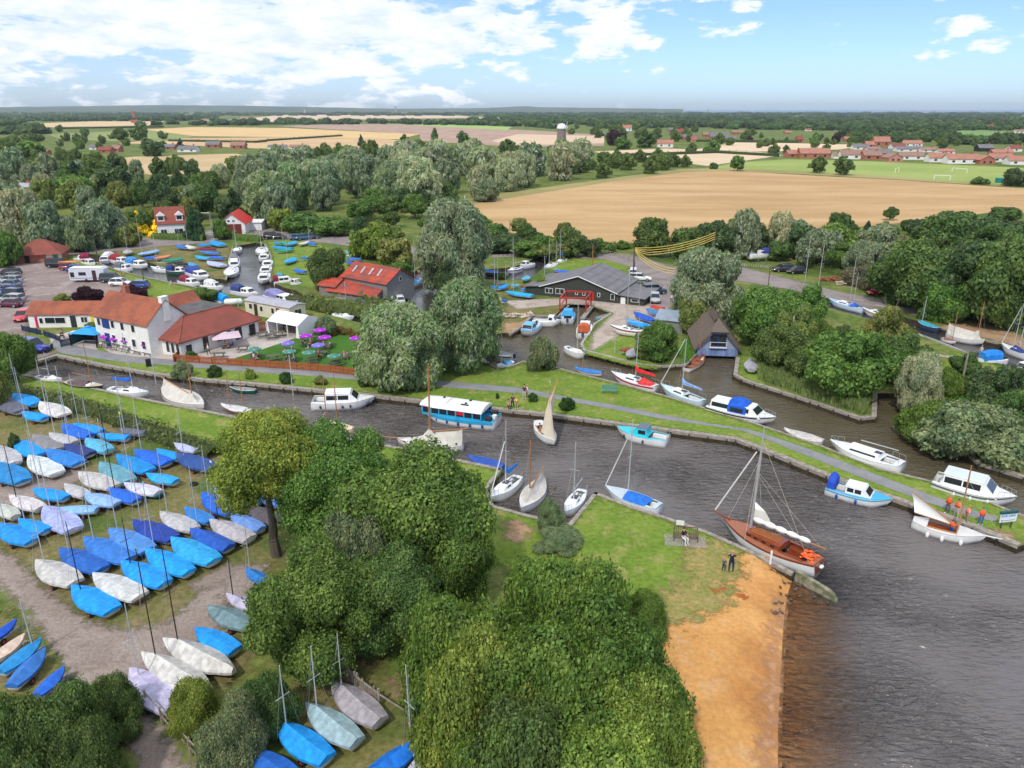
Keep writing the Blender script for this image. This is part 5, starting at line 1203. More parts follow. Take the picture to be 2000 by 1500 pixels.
cruiser((407,542),(371,530), 'white cruiser with a navy canopy beside the green-hulled one', canopy=(.03,.06,.3), crange=(.0,.4), group=GC)
cruiser((391,554),(352,548), 'white cruiser with a maroon canopy nearest the picnic lawn', canopy=MAR, crange=(.1,.4), group=GC)
cruiser((437,561),(395,556), 'white cruiser with a hooped canopy behind the rounded tree', canopy=(.7,.7,.71), crange=(.2,.6), group=GC)
GB = 'boats moored around the marina basin'
yacht((460,492),(466,483), 'small white sloop at the far left corner of the basin',420, group=GB)
cruiser((458,524),(457,502), 'white cruiser with a grey screen against the peninsula', canopy=(.2,.2,.22), crange=(.1,.4), group=GB, beam=2.4)
yacht((447,540),(455,522), 'white boat under a pale cover at the peninsula tip', None, cover=(.6,.6,.62), group=GB, boom=False)
yacht((511,497),(512,483), 'white sloop with a very tall mast, farthest on the right of the basin',433, group=GB)
cruiser((514,508),(516,497), 'white cruiser, second from the back on the right of the basin', group=GB, beam=2.2)
cruiser((522,522),(523,509), 'white cruiser, third from the back on the right of the basin', group=GB, beam=2.3)
cruiser((518,534),(520,521), 'white cruiser with a round stern on the right of the basin', group=GB, beam=2.4)
cruiser((514,550),(517,534), 'white cruiser nearest the mouth of the basin', group=GB, beam=2.4)
cruiser((587,545),(534,550), 'long white cruiser with side windows and maroon stern canopy', canopy=MAR, crange=(0,.16), cab=(.17,.78), group=GB)
cruiser((566,554),(586,551), 'small white cruiser below the long one', group=GB)
rowboat((607,547),(584,550), 'blue-covered rowing boat at the basin mouth', cover=(.03,.08,.3), group=GB)
cruiser((505,574),(456,566), 'white cruiser with a navy canopy behind the mobile home', canopy=(.04,.06,.2), crange=(.02,.35), group=GB)
cruiser((583,590),(524,575), 'white cruiser with a lavender canopy behind the mobile home', canopy=(.22,.21,.42), crange=(.05,.45), group=GB)
rowboat((591,581),(567,576), 'salmon-decked white launch in the cut behind the mobile home', hullc=(.7,.62,.6), inner=teak, group=GB)
cruiser((444,590),(420,583), 'bright blue covered boat behind the flat pub roof', canopy=BLUE, crange=(.1,.9), group=GB)
GK = 'boats moored in the cut beyond the beer garden'
yacht((698,598),(648,594), 'light blue sloop with a blue cover beside the bramble bank',550, hullc=(.35,.55,.68), deckc=(.3,.5,.7), cover=(.1,.3,.6), ch=0, group=GK)
cruiser((746,606),(702,602), 'white cruiser with blue seats beside the bramble bank', group=GK, canopy=(.06,.15,.45), crange=(.1,.22))
yacht((692,620),(651,613), 'white sloop with a low cabin beyond the garden flowers', None, group=GK, boom=False)
cruiser((706,620),(748,624), 'white cruiser with a navy canopy beside the weeping willow', canopy=(.03,.05,.14), crange=(.4,.85), group=GK)
rowboat((640,609),(606,602), 'salmon pink boat under the wooden tripod masts', hullc=(.6,.35,.3), cover=(.55,.3,.25), top=553, group=GK)
cruiser((786,592),(775,578), 'cream cruiser bow-on left of the big willows', group=GK)
yacht((803,556),(828,546), 'white sloop with a rumpled bright blue cover in the river',467, lx=.2, cover=BLUE, crange=(.05,.9), group=GK, boom=False)
rowboat((842,536),(820,542), 'blue-covered boat just behind the bright blue covered sloop', cover=(.04,.13,.4), group=GK)
rowboat((834,516),(868,524), 'white rowing boat with a green cover on its thwarts', group=GK, inner=mat('faded_green',(.05,.3,.2),.7))
rowboat((791,524),(820,529), 'pink wooden canoe at the bank above the river', hullc=(.6,.3,.25), group=GK, beam=.9)
GV = 'boats in the marina branch behind the workshop'
yacht((938,529),(978,533), 'dark hulled sloop with a long blue cover', None, hullc=(.05,.04,.05), cover=(.03,.13,.45), crange=(.02,.95), ch=0, group=GV, boom=False)
yacht((990,530),(1018,522), 'white sloop with a dark blue hull band',462, band=(.03,.05,.2), group=GV)
cruiser((1015,519),(1041,514), 'small white cruiser at the landing stage', group=GV)
yacht((1063,525),(1085,514), 'white sloop under a white cover in the branch',462, cover=(.65,.65,.66), crange=(.05,.95), group=GV, boom=False)
yacht((1086,513),(1105,506), 'white sloop with a blue sail cover in the branch',450, sailc_=(.03,.2,.6), group=GV)
yacht((1082,532),(1118,531), 'maroon hulled yacht with a long blue cover behind the workshop',470, lx=.4, hullc=(.2,.03,.03), cover=(.02,.13,.6), crange=(.02,.97), ch=0, group=GV, boom=False)
yacht((1112,537),(1083,540), 'white yacht half hidden by the workshop roof', None, group=GV, boom=False)
for (px, ty) in (((862,566),500),((921,560),508),((932,556),518),((1005,575),500)):
 pass
GY = 'boats in the boatyard basin'
cruiser((1111,604),(1108,624), 'light blue cruiser berthed under the red gantry', hullc=(.70,.74,.76), deckc=(.06,.40,.72), cabc=(.06,.40,.72), beam=2.3, group=GY, cab=(.4,.8), raile=False)
cruiser((1096,627),(1041,624), 'long white launch with an open stern across the gantry berth', cab=(.55,.85), group=GY, beam=2.2)
cruiser((1022,650),(1048,630), 'white cruiser with light blue cabin roof beside the sandy spit', deckc=(.10,.40,.66), cabc=(.35,.6,.75), roofc=(.10,.42,.7), group=GY, beam=2.3)
cruiser((1146,628),(1138,652), 'white launch with an orange-red engine cover', canopy=(.55,.12,.04), crange=(.1,.35), group=GY, beam=2.3)
yacht((1142,694),(1106,677), 'white sloop lying alone in the boatyard basin',585, lx=.1, ch=0, cover=(.7,.7,.71), crange=(.3,.85), group=GY, boom=False)
cruiser((956,688),(1003,694), 'white motor boat with a black rubbing strake and a dark seat', band=(.03,.03,.03), cab=(.6,.8), ch=.3, group=GY)
yacht((970,716),(1001,706), 'small white sailing boat with a light blue cover at the lawn slip',638, lx=.2, cover=(.1,.35,.6), ch=0, group=GY, boom=False)
rowboat((1122,720),(1176,728), 'low wooden sailing punt with a blue cover along the lawn', hullc=(.7,.62,.5), cover=(.04,.2,.55), top=684, group=GY, beam=1.3)
rowboat((1192,614),(1164,622), 'teal canoe by the concrete yard edge', hullc=(.1,.35,.38), group=GY, beam=.9)
yacht((1190,648),(1258,658), 'white yacht with a red waterline propped on the yard quay',551, lx=.02, band=(.3,.02,.04), group=GY).location.z = .25
yacht((1193,728),(1282,755), 'white yacht with red stripes and bright red sail cover',620, lx=-.05, band=(.45,.02,.05), sailc_=(.75,.02,.03), cover=(.7,.03,.03), crange=(.06,.3), simple=False)
yacht((1289,752),(1373,784), 'pale blue yacht with a blue furled jib and tan hatch',662, lx=-.02, hullc=(.55,.66,.70), deckc=(.55,.70,.76), sailc_=(.22,.34,.62), furl=.98, simple=False)
r_ = rowboat((1376,694),(1340,720), 'varnished open sailing dinghy tied up left of the boathouse door', hullc=(.72,.66,.62), inner=teak, top=628, beam=1.8, zt=.5)
cruiser((1516,818),(1386,788), 'large white cruiser with a royal blue canopy and black stripe', canopy=(.01,.10,.55), crange=(.33,.60), cab=(.06,.82), simple=False, band=(.02,.02,.03), ch=.85, zt=.9, beam=2.9)
rowboat((1531,840),(1608,862), 'long flat launch under a pale beige cover beside the spit', hullc=(.6,.58,.55), cover=(.52,.49,.46), beam=1.7)
yacht((1620,862),(1763,908), 'large white yacht without a mast beside the spit lawn', None, cab=(.28,.78), ch=.42, simple=False, beam=2.8, zt=.95)
cruiser((1986,974),(1826,932), 'long white hire cruiser with a low wide cabin at the right edge', cab=(.12,.80), simple=False, beam=3.2, zt=1.0, band=(.12,.12,.14), ch=.95, fend=([(.3,-1),(.5,-1),(.7,-1)],(.75,.75,.75)), roofc=(.62,.68,.70))
cruiser((1743,979),(1617,946), 'white and light blue day cruiser with royal blue stern seats', deckc=(.03,.40,.68), cab=(.30,.74), simple=False, beam=2.2, zt=.7, band=(.05,.38,.6), ch=.65, canopy=(.02,.07,.45), crange=(.02,.14), fend=([(.2,-1),(.5,-1)],(.02,.05,.4)), roofc=(.75,.75,.74), raile=False)
cruiser((1205,836),(1304,856), 'turquoise and white day cruiser moored below the clipped bushes', deckc=(.03,.55,.66), cabc=(.03,.55,.66), cab=(.36,.68), simple=False, beam=2.3, zt=.75, fend=([(.2,-1),(.4,-1),(.62,-1),(.8,1),(.4,1)],(.04,.06,.1)), roofc=(.10,.13,.18), raile=False)
cruiser((733,777),(610,781), 'white hire cruiser with a raked cabin and striped sunbathing deck', cab=(.22,.78), simple=False, beam=2.9, zt=.9, ch=.9, fend=([(.15,-1),(.5,-1),(.62,-1),(.9,-1)],(.06,.07,.08)), roofc=(.75,.77,.77))
# canal beside the pub
yacht((122,742),(72,735), 'small white sloop at the head of the canal',697, lx=.0, ch=.3)
y_ = yacht((203,756),(131,745), 'dark green hulled gaffer with cream deck and tan mast',670, lx=.18, hullc=(.02,.06,.05), deckc=(.55,.42,.30), mm=spruce, cover=(.12,.08,.08), crange=(.05,.6), ch=.2)
yacht((292,768),(214,758), 'white sloop with royal blue sail cover and a yellow buoy',650, lx=.1, sailc_=(.02,.12,.55), simple=False)
rowboat((448,758),(500,762), 'dark green open canoe against the canal quay', hullc=(.01,.08,.07), beam=1.)
rowboat((432,792),(492,803), 'white-covered boat with a brown bowsprit, half behind the yellow-green tree', hullc=(.25,.1,.06), cover=(.6,.58,.58), top=730)
rowboat((646,826),(690,838), 'cream boat with tan masts half behind the mid green tree', hullc=(.6,.5,.35), cover=(.62,.52,.36), top=742)
yacht((957,975),(1013,930), 'white bermudan yacht with a blue sail cover on the left of the square dock',821, lx=-.03, sailc_=(.02,.18,.55), simple=False, furl=.7)
yacht((1103,1004),(1138,957), 'small white yacht with dark hatches beside the dock corner',864, lx=.02, simple=False, ch=.3)
yacht((1181,952),(1289,990), 'grey-decked half-decker with a royal blue cockpit cover',818, lx=.07, hullc=(.72,.76,.78), deckc=(.5,.58,.62), cover=(.02,.16,.60), crange=(.18,.58), ch=0, furl=.8, boom=False, beam=2.0, simple=True)
rowboat((914,893),(984,912), 'blue tarpaulined punt lying along the lawn edge', hullc=(.05,.08,.25), cover=(.03,.09,.38), beam=1.7)
def tentboat(bow, stern, top, label, lx=.15, peak=.9, wood=False, sprit=0., Bf=None, mr=.07):
 """boat under a canvas awning hung over its boom"""
 z = WZ; zt = .6; c, rz, Lh = boat_pose(bow, stern, z + zt); B = Bf or Lh * .34; tw = .3
 root = thing('tented_sailing_boat', label, 'sailing boat',(c.x, c.y, z), rz)
 h = hull(Lh, B,-.2, zt, tw, sheer=.35, rake=.04, p=1.8).build('hull', gelo, root, True); setcol(h,(.74,.72,.69))
 d = deck(Lh * .98, B * .96, zt + .02, tw, sheer=.35, p=1.8).build('deck', gelo, root); setcol(d,(.68,.66,.62))
 rg = []; n = 14; mx = lx * Lh
 for i in range(n + 1):
  t = i / n; x = (-.49 + (lx + .5 - .0) * t) * Lh; b = B / 2 * hb(x / Lh + .5, tw, p=1.8) * .9; q = np.interp(t,[0,.1,.85,1],[1.25,1.05,.85,1.15]) * peak
  rg.append([(x, b, zt + .05),(x, b * .45, zt + q * .42),(x,.04, zt + q),(x,-.04, zt + q),(x,-b * .45, zt + q * .42),(x,-b, zt + .05)])
 for i in range(1,5):
  t = i / 4; x = mx + (.42 - lx) * Lh * t; b = B / 2 * hb(x / Lh + .5, tw, p=1.8) * .8; q = (1 - t) * .7 * peak + .08
  rg.append([(x, b, zt + .1),(x, b * .4, zt + q * .5),(x,.02, zt + q),(x,-.02, zt + q),(x,-b * .4, zt + q * .5),(x,-b, zt + .1)])
 MB().loft(rg, cap0=True).build('awning', canw, root)
 hh = mast_h(root, mx, top); add_mast(root, mx, zt, hh, spruce, mr, False, True, Lh + sprit * 2, B)
 MB().tube((mx,0, zt + peak * .9),(-Lh * .56,0, zt + peak * 1.28),.06,.05).build('boom', spruce, root)
 if sprit: MB().tube((Lh * .4,0, zt + .3),(Lh * .5 + sprit,0, zt + .5),.06,.04).build('bowsprit', spruce, root)
 return root
tentboat((776,862),(905,868),712, 'old gaff cutter under a cream awning with a tall tan mast',.0,1.3, True,1.8,3.0,.10)
tentboat((400,797),(322,757),697, 'sailing boat under a pointed white awning on the pub canal',.22,.9)
tentboat((1017,1000),(1059,935),860, 'white half-decker with a cream awning and tan mast in the square dock',.1,.8, Bf=2.0)
tentboat((1923,668),(1849,652),589, 'tan awning sailing boat with two tan masts by the sandy bank',.3,1.3, Bf=2.3)
GR = 'boats along the jetty at the right'
yacht((1617,584),(1688,603), 'light blue cruising yacht with a dark blue sprayhood',533, lx=-.2, hullc=(.6,.7,.78), deckc=(.3,.5,.72), cover=(.03,.12,.5), crange=(.2,.3), group=GR)
yacht((1684,603),(1742,617), 'white yacht with a varnished rubbing strake beside the olive tree', None, band=(.5,.25,.1), group=GR)
yacht((1792,630),(1834,641), 'teal covered dark hulled yacht at the sandy bank',578, lx=.3, hullc=(.03,.05,.1), cover=(.03,.3,.42), crange=(.02,.95), ch=0, group=GR, boom=False)
yacht((1955,672),(2012,694), 'white yacht with navy cover and forestay sail at the right edge',592, cover=(.03,.05,.2), furl=.9, group=GR)
cruiser((1909,703),(1962,700), 'white boat with a bright blue tent canopy and a seated figure', canopy=(.02,.22,.68), crange=(.2,.85), group=GR)
rowboat((1793,654),(1885,690), 'long white slender racing boat beside the right lawn', hullc=(.75,.75,.76), beam=1.3, group=GR)
rowboat((1868,668),(1840,660), 'small open boat with a thin tan mast by the right lawn', inner=teak, top=608, group=GR)
cruiser((1985,722),(2020,716), 'white cruiser cut by the right edge beside the lawn', group=GR)
# two cruisers standing on stands, one boat on a trailer
for o, lift in ((cruiser((1446,508),(1490,499), 'white cruiser on stands beside the bicycle racks, farther one', simple=True),1.3),(cruiser((1506,507),(1462,510), 'white cruiser with a navy canopy on stands, nearer one', canopy=(.04,.06,.25), crange=(.55,.9), simple=True),1.3),(yacht((1730,580),(1768,572), 'black and white sailing boat with a blue cover on a road trailer',524, hullc=(.03,.03,.04), cover=(.02,.08,.5), crange=(.1,.6), ch=0),1.2)):
 o.location.z = WZ + lift + .1
 MB().box(-1.6,1.6,-.05,.05,-.6,-.5).box(-1.,-.9,-.9,.9,-.6,-.5).box(.9,1.,-.9,.9,-.6,-.5).box(-1,-.9,-.9,-.8,-.6,.2).box(-1,-.9,.8,.9,-.6,.2).box(.9,1,-.9,-.8,-.6,.2).box(.9,1,.8,.9,-.6,.2).build('stand', steel, o)
# ---- passenger trip boat
def tripboat(bow, stern):
 z = WZ; zt = .95; c, rz, Lh = boat_pose(bow, stern, z + zt); B = 3.3; tw = .75
 root = thing('passenger_boat', 'light blue and white passenger trip boat with a long white canopy roof', 'passenger boat',(c.x, c.y, z), rz)
 lb = (.03,.36,.62)
 h = hull(Lh, B,-.25, zt, tw, sheer=.1, rake=.05, mx=.4, p=3.2).build('hull', gel, root, True)
 g = MB(); D = deckline(Lh, B, zt, tw, sheer=.1, mx=.4, p=3.2)
 for s in (1,-1): g.loft([[(x, s * (b + .03), q - .28),(x, s * (b + .05), q + .05),(x, s * (b - .18), q + .08)] for x, b, q in D])
 o = g.build('gunwale_belt', gelo, root); setcol(o, lb)
 o = deck(Lh * .98, B * .95, zt - .02, tw, sheer=.1, mx=.4, p=3.2).build('deck', gelo, root); setcol(o, lb)
 x0, x1 = -.36 * Lh,.40 * Lh; w = B * .43; hh = .95
 cab = MB()
 n = 7
 for s in (-1,1):
  cab.box(x0, x1, s * w - .03, s * w + .03, zt, zt + .26)
  for i in range(n + 1):
   x = x0 + (x1 - x0) * i / n; cab.box(x - .06, x + .06, s * w - .035, s * w + .035, zt + .26, zt + hh)
 cab.box(x1 - .04, x1,-w + .04, w - .04, zt, zt + .5)
 o = cab.build('cabin_side', gelo, root); setcol(o, lb)
 for s in (-1,1):
  for i in range(n):
   if i == 2: continue
   a = x0 + (x1 - x0) * i / n + .08; b = x0 + (x1 - x0) * (i + 1) / n - .08; MB().box(a, b, s * w - .012, s * w + .012, zt + .28, zt + hh - .05).build('window', glass, root)
  i = 2; o = MB().box(x0 + (x1 - x0) * 2 / n + .07, x0 + (x1 - x0) * 3 / n - .07, s * w - .02, s * w + .02, zt + .43, zt + hh - .02).build('red_panel', gelo, root); setcol(o,(.6,.02,.04))
 rg = []
 for i in range(13):
  t = i / 12; x = x0 - .1 + (x1 - x0 + .5) * t; q = .40 if t < .85 else .40 - (t - .85) * 1.2; ww = (w + .12) * (1 if t < .8 else 1 - (t - .8) * .9)
  rg.append([(x, ww, zt + hh - .06),(x, ww * .93, zt + hh + .14),(x, ww * .5, zt + hh + q * .9),(x,0, zt + hh + q),(x,-ww * .5, zt + hh + q * .9),(x,-ww * .93, zt + hh + .14),(x,-ww, zt + hh - .06)])
 rf = MB().loft(rg, cap0=True, cap1=True).build('canopy_roof', white, root)
 xm = x0 + (x1 - x0) * .62; MB().path([(xm, w + .125, zt + hh - .05),(xm, w * .95, zt + hh + .16),(xm, w * .5, zt + hh + .385),(xm,0, zt + hh + .415),(xm,-w * .5, zt + hh + .385),(xm,-w * .95, zt + hh + .16),(xm,-w - .125, zt + hh - .05)],.02,4).build('roof_seam', mat('grey_trim',(.15,.15,.16),.6), rf)
 for xa, ya in ((x0 + .32 * (x1 - x0),.3),(x0 + .3 * (x1 - x0),-.6),(x0 + .75 * (x1 - x0),-.5)): MB().box(xa - .12, xa + .12, ya - .1, ya + .1, zt + hh + .32, zt + hh + .48).build('roof_vent', glass, rf)
 MB().box(x0 + .25 * (x1 - x0), x0 + .38 * (x1 - x0),.55,.8, zt + hh + .33, zt + hh + .42).build('roof_hatch', glass, rf)
 o = MB()
 for s in (-1,1): o.box(x0, x1, s * w - .045, s * w + .045, zt + hh - .07, zt + hh - .02)
 o = o.build('red_trim', gelo, root); setcol(o,(.55,.03,.06))
 MB().box(-Lh * .5 + .1,-Lh * .5 + .5,-.3,.3, zt - .3, zt + .35).build('outboard_motor', white, root)
 sc1 = MB()
 for s in (-1,1): sc1.box(x0 - .9, x0 - .3, s * .9 - .3, s * .9 + .3, zt + .02, zt + .45)
 sc1.build('stern_seat', mat('dark_vinyl',(.03,.03,.04),.6), root)
 fenders(root, Lh, B, zt - .05,[(t, s) for t in (.12,.27,.42,.57,.72) for s in (-1,1)],(.02,.05,.25),.12)
 return root
tb = tripboat((823,797),(971,818))
# ---- varnished sloop in the foreground
def sloop(bow, stern, top):
 z = WZ; zt = .8; c, rz, Lh = boat_pose(bow, stern, z + zt); B = 2.7; tw = .55
 root = thing('wooden_sloop', 'long varnished wooden sloop with white hull, tall mast and stowed white sails', 'sailing boat',(c.x, c.y, z), rz)
 hull(Lh, B,-.3, zt, tw, sheer=.3, rake=.08, n=16).build('hull', white, root, True)
 R0 = hullrings(Lh, B,-.3, zt, tw, sheer=.3, rake=.08, n=16); bd = MB()
 for s in (0,-1): bd.loft([[tuple(Vector(r[s]) + Vector((0,.02 if s == 0 else -.02,.05))), tuple(Vector(r[s]).lerp(Vector(r[1 if s == 0 else -2]),.22) + Vector((0,.02 if s == 0 else -.02,0)))] for r in R0])
 bd.build('toe_rail', mahog, root)
 MB().slab([(-Lh / 2 - .02, B / 2 * tw, zt + .1),(-Lh / 2 - .02,-B / 2 * tw, zt + .1),(-Lh / 2 - .02,-B / 2 * tw * .6,.05),(-Lh / 2 - .02, B / 2 * tw * .6,.05)],.03).build('transom', mahog, root)
 deck(Lh * .985, B * .97, zt + .01, tw, sheer=.3, n=24, hole=(.1,.36,.62)).build('deck', teak, root)
 x0, x1 = (.34 - .5) * Lh,(.70 - .5) * Lh; w = B * .30
 rg = []
 for t in np.linspace(0,1,8):
  x = x0 + (x1 - x0) * t; ww = w * (1 - .22 * t); rg.append([(x, ww, zt),(x, ww * .95, zt + .38),(x,0, zt + .50),(x,-ww * .95, zt + .38),(x,-ww, zt)])
 cb = MB().loft(rg, cap0=True, cap1=True).build('cabin', mahog, root)
 sl = MB()
 for yy in (-.36,-.12,.12,.36): sl.box(x0 + .3, x1 - .2, yy - .02, yy + .02, zt + .43, zt + .54)
 sl.build('roof_battens', spruce, cb)
 for s in (-1,1):
  for t in (.2,.45,.7,.9):
   x = x0 + (x1 - x0) * t; ww = w * (1 - .22 * t) * .975 + .012; MB().box(x - .16, x + .16, s * ww - .02, s * ww + .02, zt + .13, zt + .28).build('porthole', glass, cb)
 MB().box((.1 - .5) * Lh, x0,-B * .29, B * .29, zt - .55, zt - .5).build('cockpit_sole', mahog, root)
 bn = MB()
 for s in (-1,1): bn.box((.11 - .5) * Lh, x0 - .1, s * B * .23 - .17, s * B * .23 + .17, zt - .5, zt - .12); bn.box((.1 - .5) * Lh, x0, s * B * .315 - .03, s * B * .315 + .03, zt - .5, zt + .16)
 bn.build('bench', mahog, root)
 lx = .20 * Lh; hh = mast_h(root, lx, top)
 MB().tube((lx,0, zt),(lx - .1,0, hh * .72),.11,.095,10).tube((lx - .1,0, hh * .72),(lx - .12,0, hh),.095,.04,8).build('mast', mat('grey_painted_mast',(.36,.36,.37),.5,.1), root)
 sp = Lh / 2 + .9
 MB().tube((Lh * .42,0, zt + .42),(sp,0, zt + .55),.08,.05).build('bowsprit', mahog, root)
 ff = MB().tube((sp - .15,0, zt + .7),(lx + .25,0, hh * .78),.06,.05,6).build('furled_jib', wsail, root)
 bx = -Lh * .47; zb = zt + 1.15
 MB().tube((lx - .1,0, zb),(bx - .5,0, zb + .12),.06,.05,7).build('boom', spruce, root)
 rg = []; L0, L1 = lx - .15, bx + .6
 for i in range(33):
  t = i / 32; x = L0 + (L1 - L0) * t; k = abs(math.sin(math.pi * t * 5)); r_ = (.10 + .16 * k ** .6) * (1 - .25 * t); zz = zb + .16
  rg.append([(x, r_ * math.cos(a), zz + r_ * math.sin(a)) for a in np.linspace(0,2 * math.pi,8, endpoint=False)])
 sl_ = MB().loft(rg, close=True, cap0=True, cap1=True).build('stowed_mainsail', wsail, root, True)
 MB().loft([[(lx - .1,0, zb + 1.5),(lx - .25,.05, zb + 1.55)],[(lx - .3,.22, zb + 1.1),(lx - 1.1,.2, zb + 1.2)],[(lx - .2,.12, zb + .5),(lx - 1.5,.1, zb + .6)],[(lx - .2,0, zb + .1),(lx - 1.5,0, zb + .2)]]).build('loose_sail_head', wsail, root)
 w_ = MB(); r3 = .012
 for a, b in (((Lh * .46,0, zt + .2),(lx,0, hh * .7)),((lx - .3, B * .46, zt),(lx,0, hh * .72)),((lx - .3,-B * .46, zt),(lx,0, hh * .72)),((bx - .2,0, zb + .1),(lx - .1,0, hh * .62)),((bx + 1.6,0, zb + .1),(lx - .1,0, hh * .60)),((bx, B * .3, zt),(lx - .1,0, hh * .9))): w_.tube(a, b, r3, r3,3)
 w_.build('rigging', rope, root)
 vr = random.Random(2); vs = MB()
 for i in range(30):
  vs.sph((-Lh * .42 + vr.uniform(-.35,.6), vr.uniform(-.75,.65) * .7, zt + .1 + vr.uniform(0,.3)), vr.uniform(.08,.15),7,5,(1.2,1,.5))
 lj = vs.build('life_jacket_pile', mat('orange_life_jackets',(.95,.14,.03),.7,.25,5.), None); lj.location = root.location; lj.rotation_euler = root.rotation_euler
 tag(lj, 'heap of orange life jackets on the stern of the varnished sloop', 'life jackets')
 MB().tube((-Lh * .5,0, zt),(-Lh * .5 + .5,0, zt + .65),.03).build('tiller', spruce, root)
 MB().sph((-Lh * .5 - .15,-.1, zt - .25),.16,8,5,(1,1.5,.8)).build('fender', white, root)
 return root
sloop((1412,1018),(1600,1100),833)
# ---- half-decker with crew, sail half lowered, and the sailing boat under way
def halfdecker(bow, stern, label, top, zt=.6, B=2.2, lx=.12, sprit=1.0):
 z = WZ; c, rz, Lh = boat_pose(bow, stern, z + zt); root = thing('half_decker', label, 'sailing boat',(c.x, c.y, z), rz)
 hull(Lh, B,-.2, zt,.45, sheer=.25, rake=.06, n=14).build('hull', white, root, True)
 o = deck(Lh * .985, B * .97, zt + .01,.45, sheer=.25, n=24, hole=(.2,.64,.6)).build('deck', gelo, root); setcol(o,(.66,.65,.62))
 cm = MB()
 D = [(x, min(b * .8,.6 * B / 2), q) for x, b, q in deckline(Lh * .985, B * .97, zt,.45, sheer=.25, n=24)][5:16]
 for s in (1,-1): cm.loft([[(x, s * b, q + .03),(x, s * b, q + .14),(x, s * (b + .07), q + .14),(x, s * (b + .07), q + .03)] for x, b, q in D])
 cm.build('coaming', spruce, root)
 MB().box((.2 - .5) * Lh,(.64 - .5) * Lh,-B * .3, B * .3,.1,.16).build('cockpit_sole', teak, root)
 bn = MB()
 for s in (-1,1): bn.box((.22 - .5) * Lh,(.6 - .5) * Lh, s * B * .24 - .14, s * B * .24 + .14,.16,.42)
 bn.build('bench', mahog, root)
 mx = lx * Lh; hh = mast_h(root, mx, top); MB().tube((mx,0,.2),(mx - .05,0, hh),.07,.045,8).build('mast', spruce, root)
 if sprit: MB().tube((Lh * .42,0, zt + .2),(Lh * .5 + sprit,0, zt + .3),.05,.035).build('bowsprit', white, root)
 return root, Lh, mx, hh
hd, Lh, mx, hh = halfdecker((1926,1052),(1783,1014), 'white half-decker with tan mast and half-lowered sail at the spit tip',910)
g = MB().tube((mx - .1,-.05,1.0),(-Lh * .60,.6,2.6),.055,.04,7).build('gaff', spruce, hd)
MB().tube((mx - .1,0,.95),(-Lh * .5,.1,1.15),.05,.04,7).build('boom', spruce, hd)
a = Vector((mx - .1,0,.95)); b = Vector((-Lh * .5,.1,1.15)); c_ = Vector((-Lh * .60,.6,2.55)); rg = []
for i in range(10):
 t = i / 9; p = a.lerp(b, t); q = Vector((mx - .1,-.05,1.05)).lerp(c_, t); sg = .25 * math.sin(math.pi * t)
 rg.append([tuple(p.lerp(q, s) + Vector((0,.25 * math.sin(math.pi * s) * (t + .2),-sg * math.sin(math.pi * s)))) for s in (0,.25,.5,.75,1)])
MB().loft(rg).build('lowered_sail', wsail, hd)
w_ = MB()
for p, q in (((mx, B_,.65),(mx,0, hh * .8)) for B_ in (1.,-1.)): w_.tube(p, q,.01,.01,3)
w_.tube((Lh * .5 + .9,0,.9),(mx,0, hh * .8),.01,.01,3).build('rigging', rope, hd)
fenders(hd, Lh,2.2,.55,[(.25,-1),(.45,-1),(.7,-1)],(.8,.8,.78),.14)
sb, Lh, mx, hh = halfdecker((1084,866),(1050,822), 'half-decker under cream sails crossing the canal mouth',752, lx=.18, sprit=0, B=1.9)
ga, gb = Vector((mx - .05,0, hh * .60)), Vector((mx - 2.9,1.7, hh * .88)); bo = Vector((mx - .05,0,1.2)); be = Vector((-Lh * .52,.8,1.4))
def sailgrid(c00, c10, c11, c01, belly, n=8, m=8):
 nr = (c10 - c00).cross(c01 - c00).normalized() * belly; rg = []
 for i in range(n + 1):
  u = i / n; rg.append([tuple(c00.lerp(c10, u).lerp(c01.lerp(c11, u), j / m) + nr * math.sin(math.pi * u) * math.sin(math.pi * j / m)) for j in range(m + 1)])
 return MB().loft(rg)
ms = sailgrid(bo, be, gb, ga,.35).build('mainsail', sailc, sb, True)
MB().tube(bo, be + (be - bo) * .03,.045).build('boom', spruce, sb); MB().tube(ga, gb + (gb - ga) * .05,.045).build('gaff', spruce, sb)
sailgrid(Vector((Lh * .5,0,.7)), Vector((mx - .5,-.7,.9)), Vector((mx,-.02, hh * .82)), Vector((mx + .05,0, hh * .83)),.22).build('jib', sailc, sb, True)
num = MB(); cc0 = ga.lerp(gb,.62); dn = (be - gb).normalized(); dr = (gb - ga).normalized(); nn_ = dr.cross(dn).normalized()
def strokes(mb, segs, org, sc_, r=.03):
 for (a0, b0, a1, b1) in segs:
  mb.tube(org + dr * a0 * sc_ + dn * b0 * sc_, org + dr * a1 * sc_ + dn * b1 * sc_, r, r,4)
for k, sg in enumerate(([(0,0,0,1),(0,0,.5,.5),(0,1,.5,.5)],[(0,0,.4,0),(.4,0,.4,1),(0,1,.4,1),(0,0,0,1)],[(0,.3,.3,0),(.3,0,.3,1)],[(0,0,.4,0),(.4,0,0,1),(0,1,.4,1)])):
 strokes(num, sg, cc0 + dn * .9 - dr * .9 + dr * (k * .36 - (0 if k > 1 else .0)) + nn_ * .28,.42,.018)
num.build('sail_number', mat('red_sail_marks',(.5,.05,.04),.7), ms)
MB().tube((mx,0, hh),(mx,0, hh + .45),.012).add([(mx,0, hh + .2),(mx - .3,.05, hh + .24),(mx - .3,.05, hh + .42),(mx,0, hh + .4)],[(0,1,2,3)]).build('burgee', white, sb)
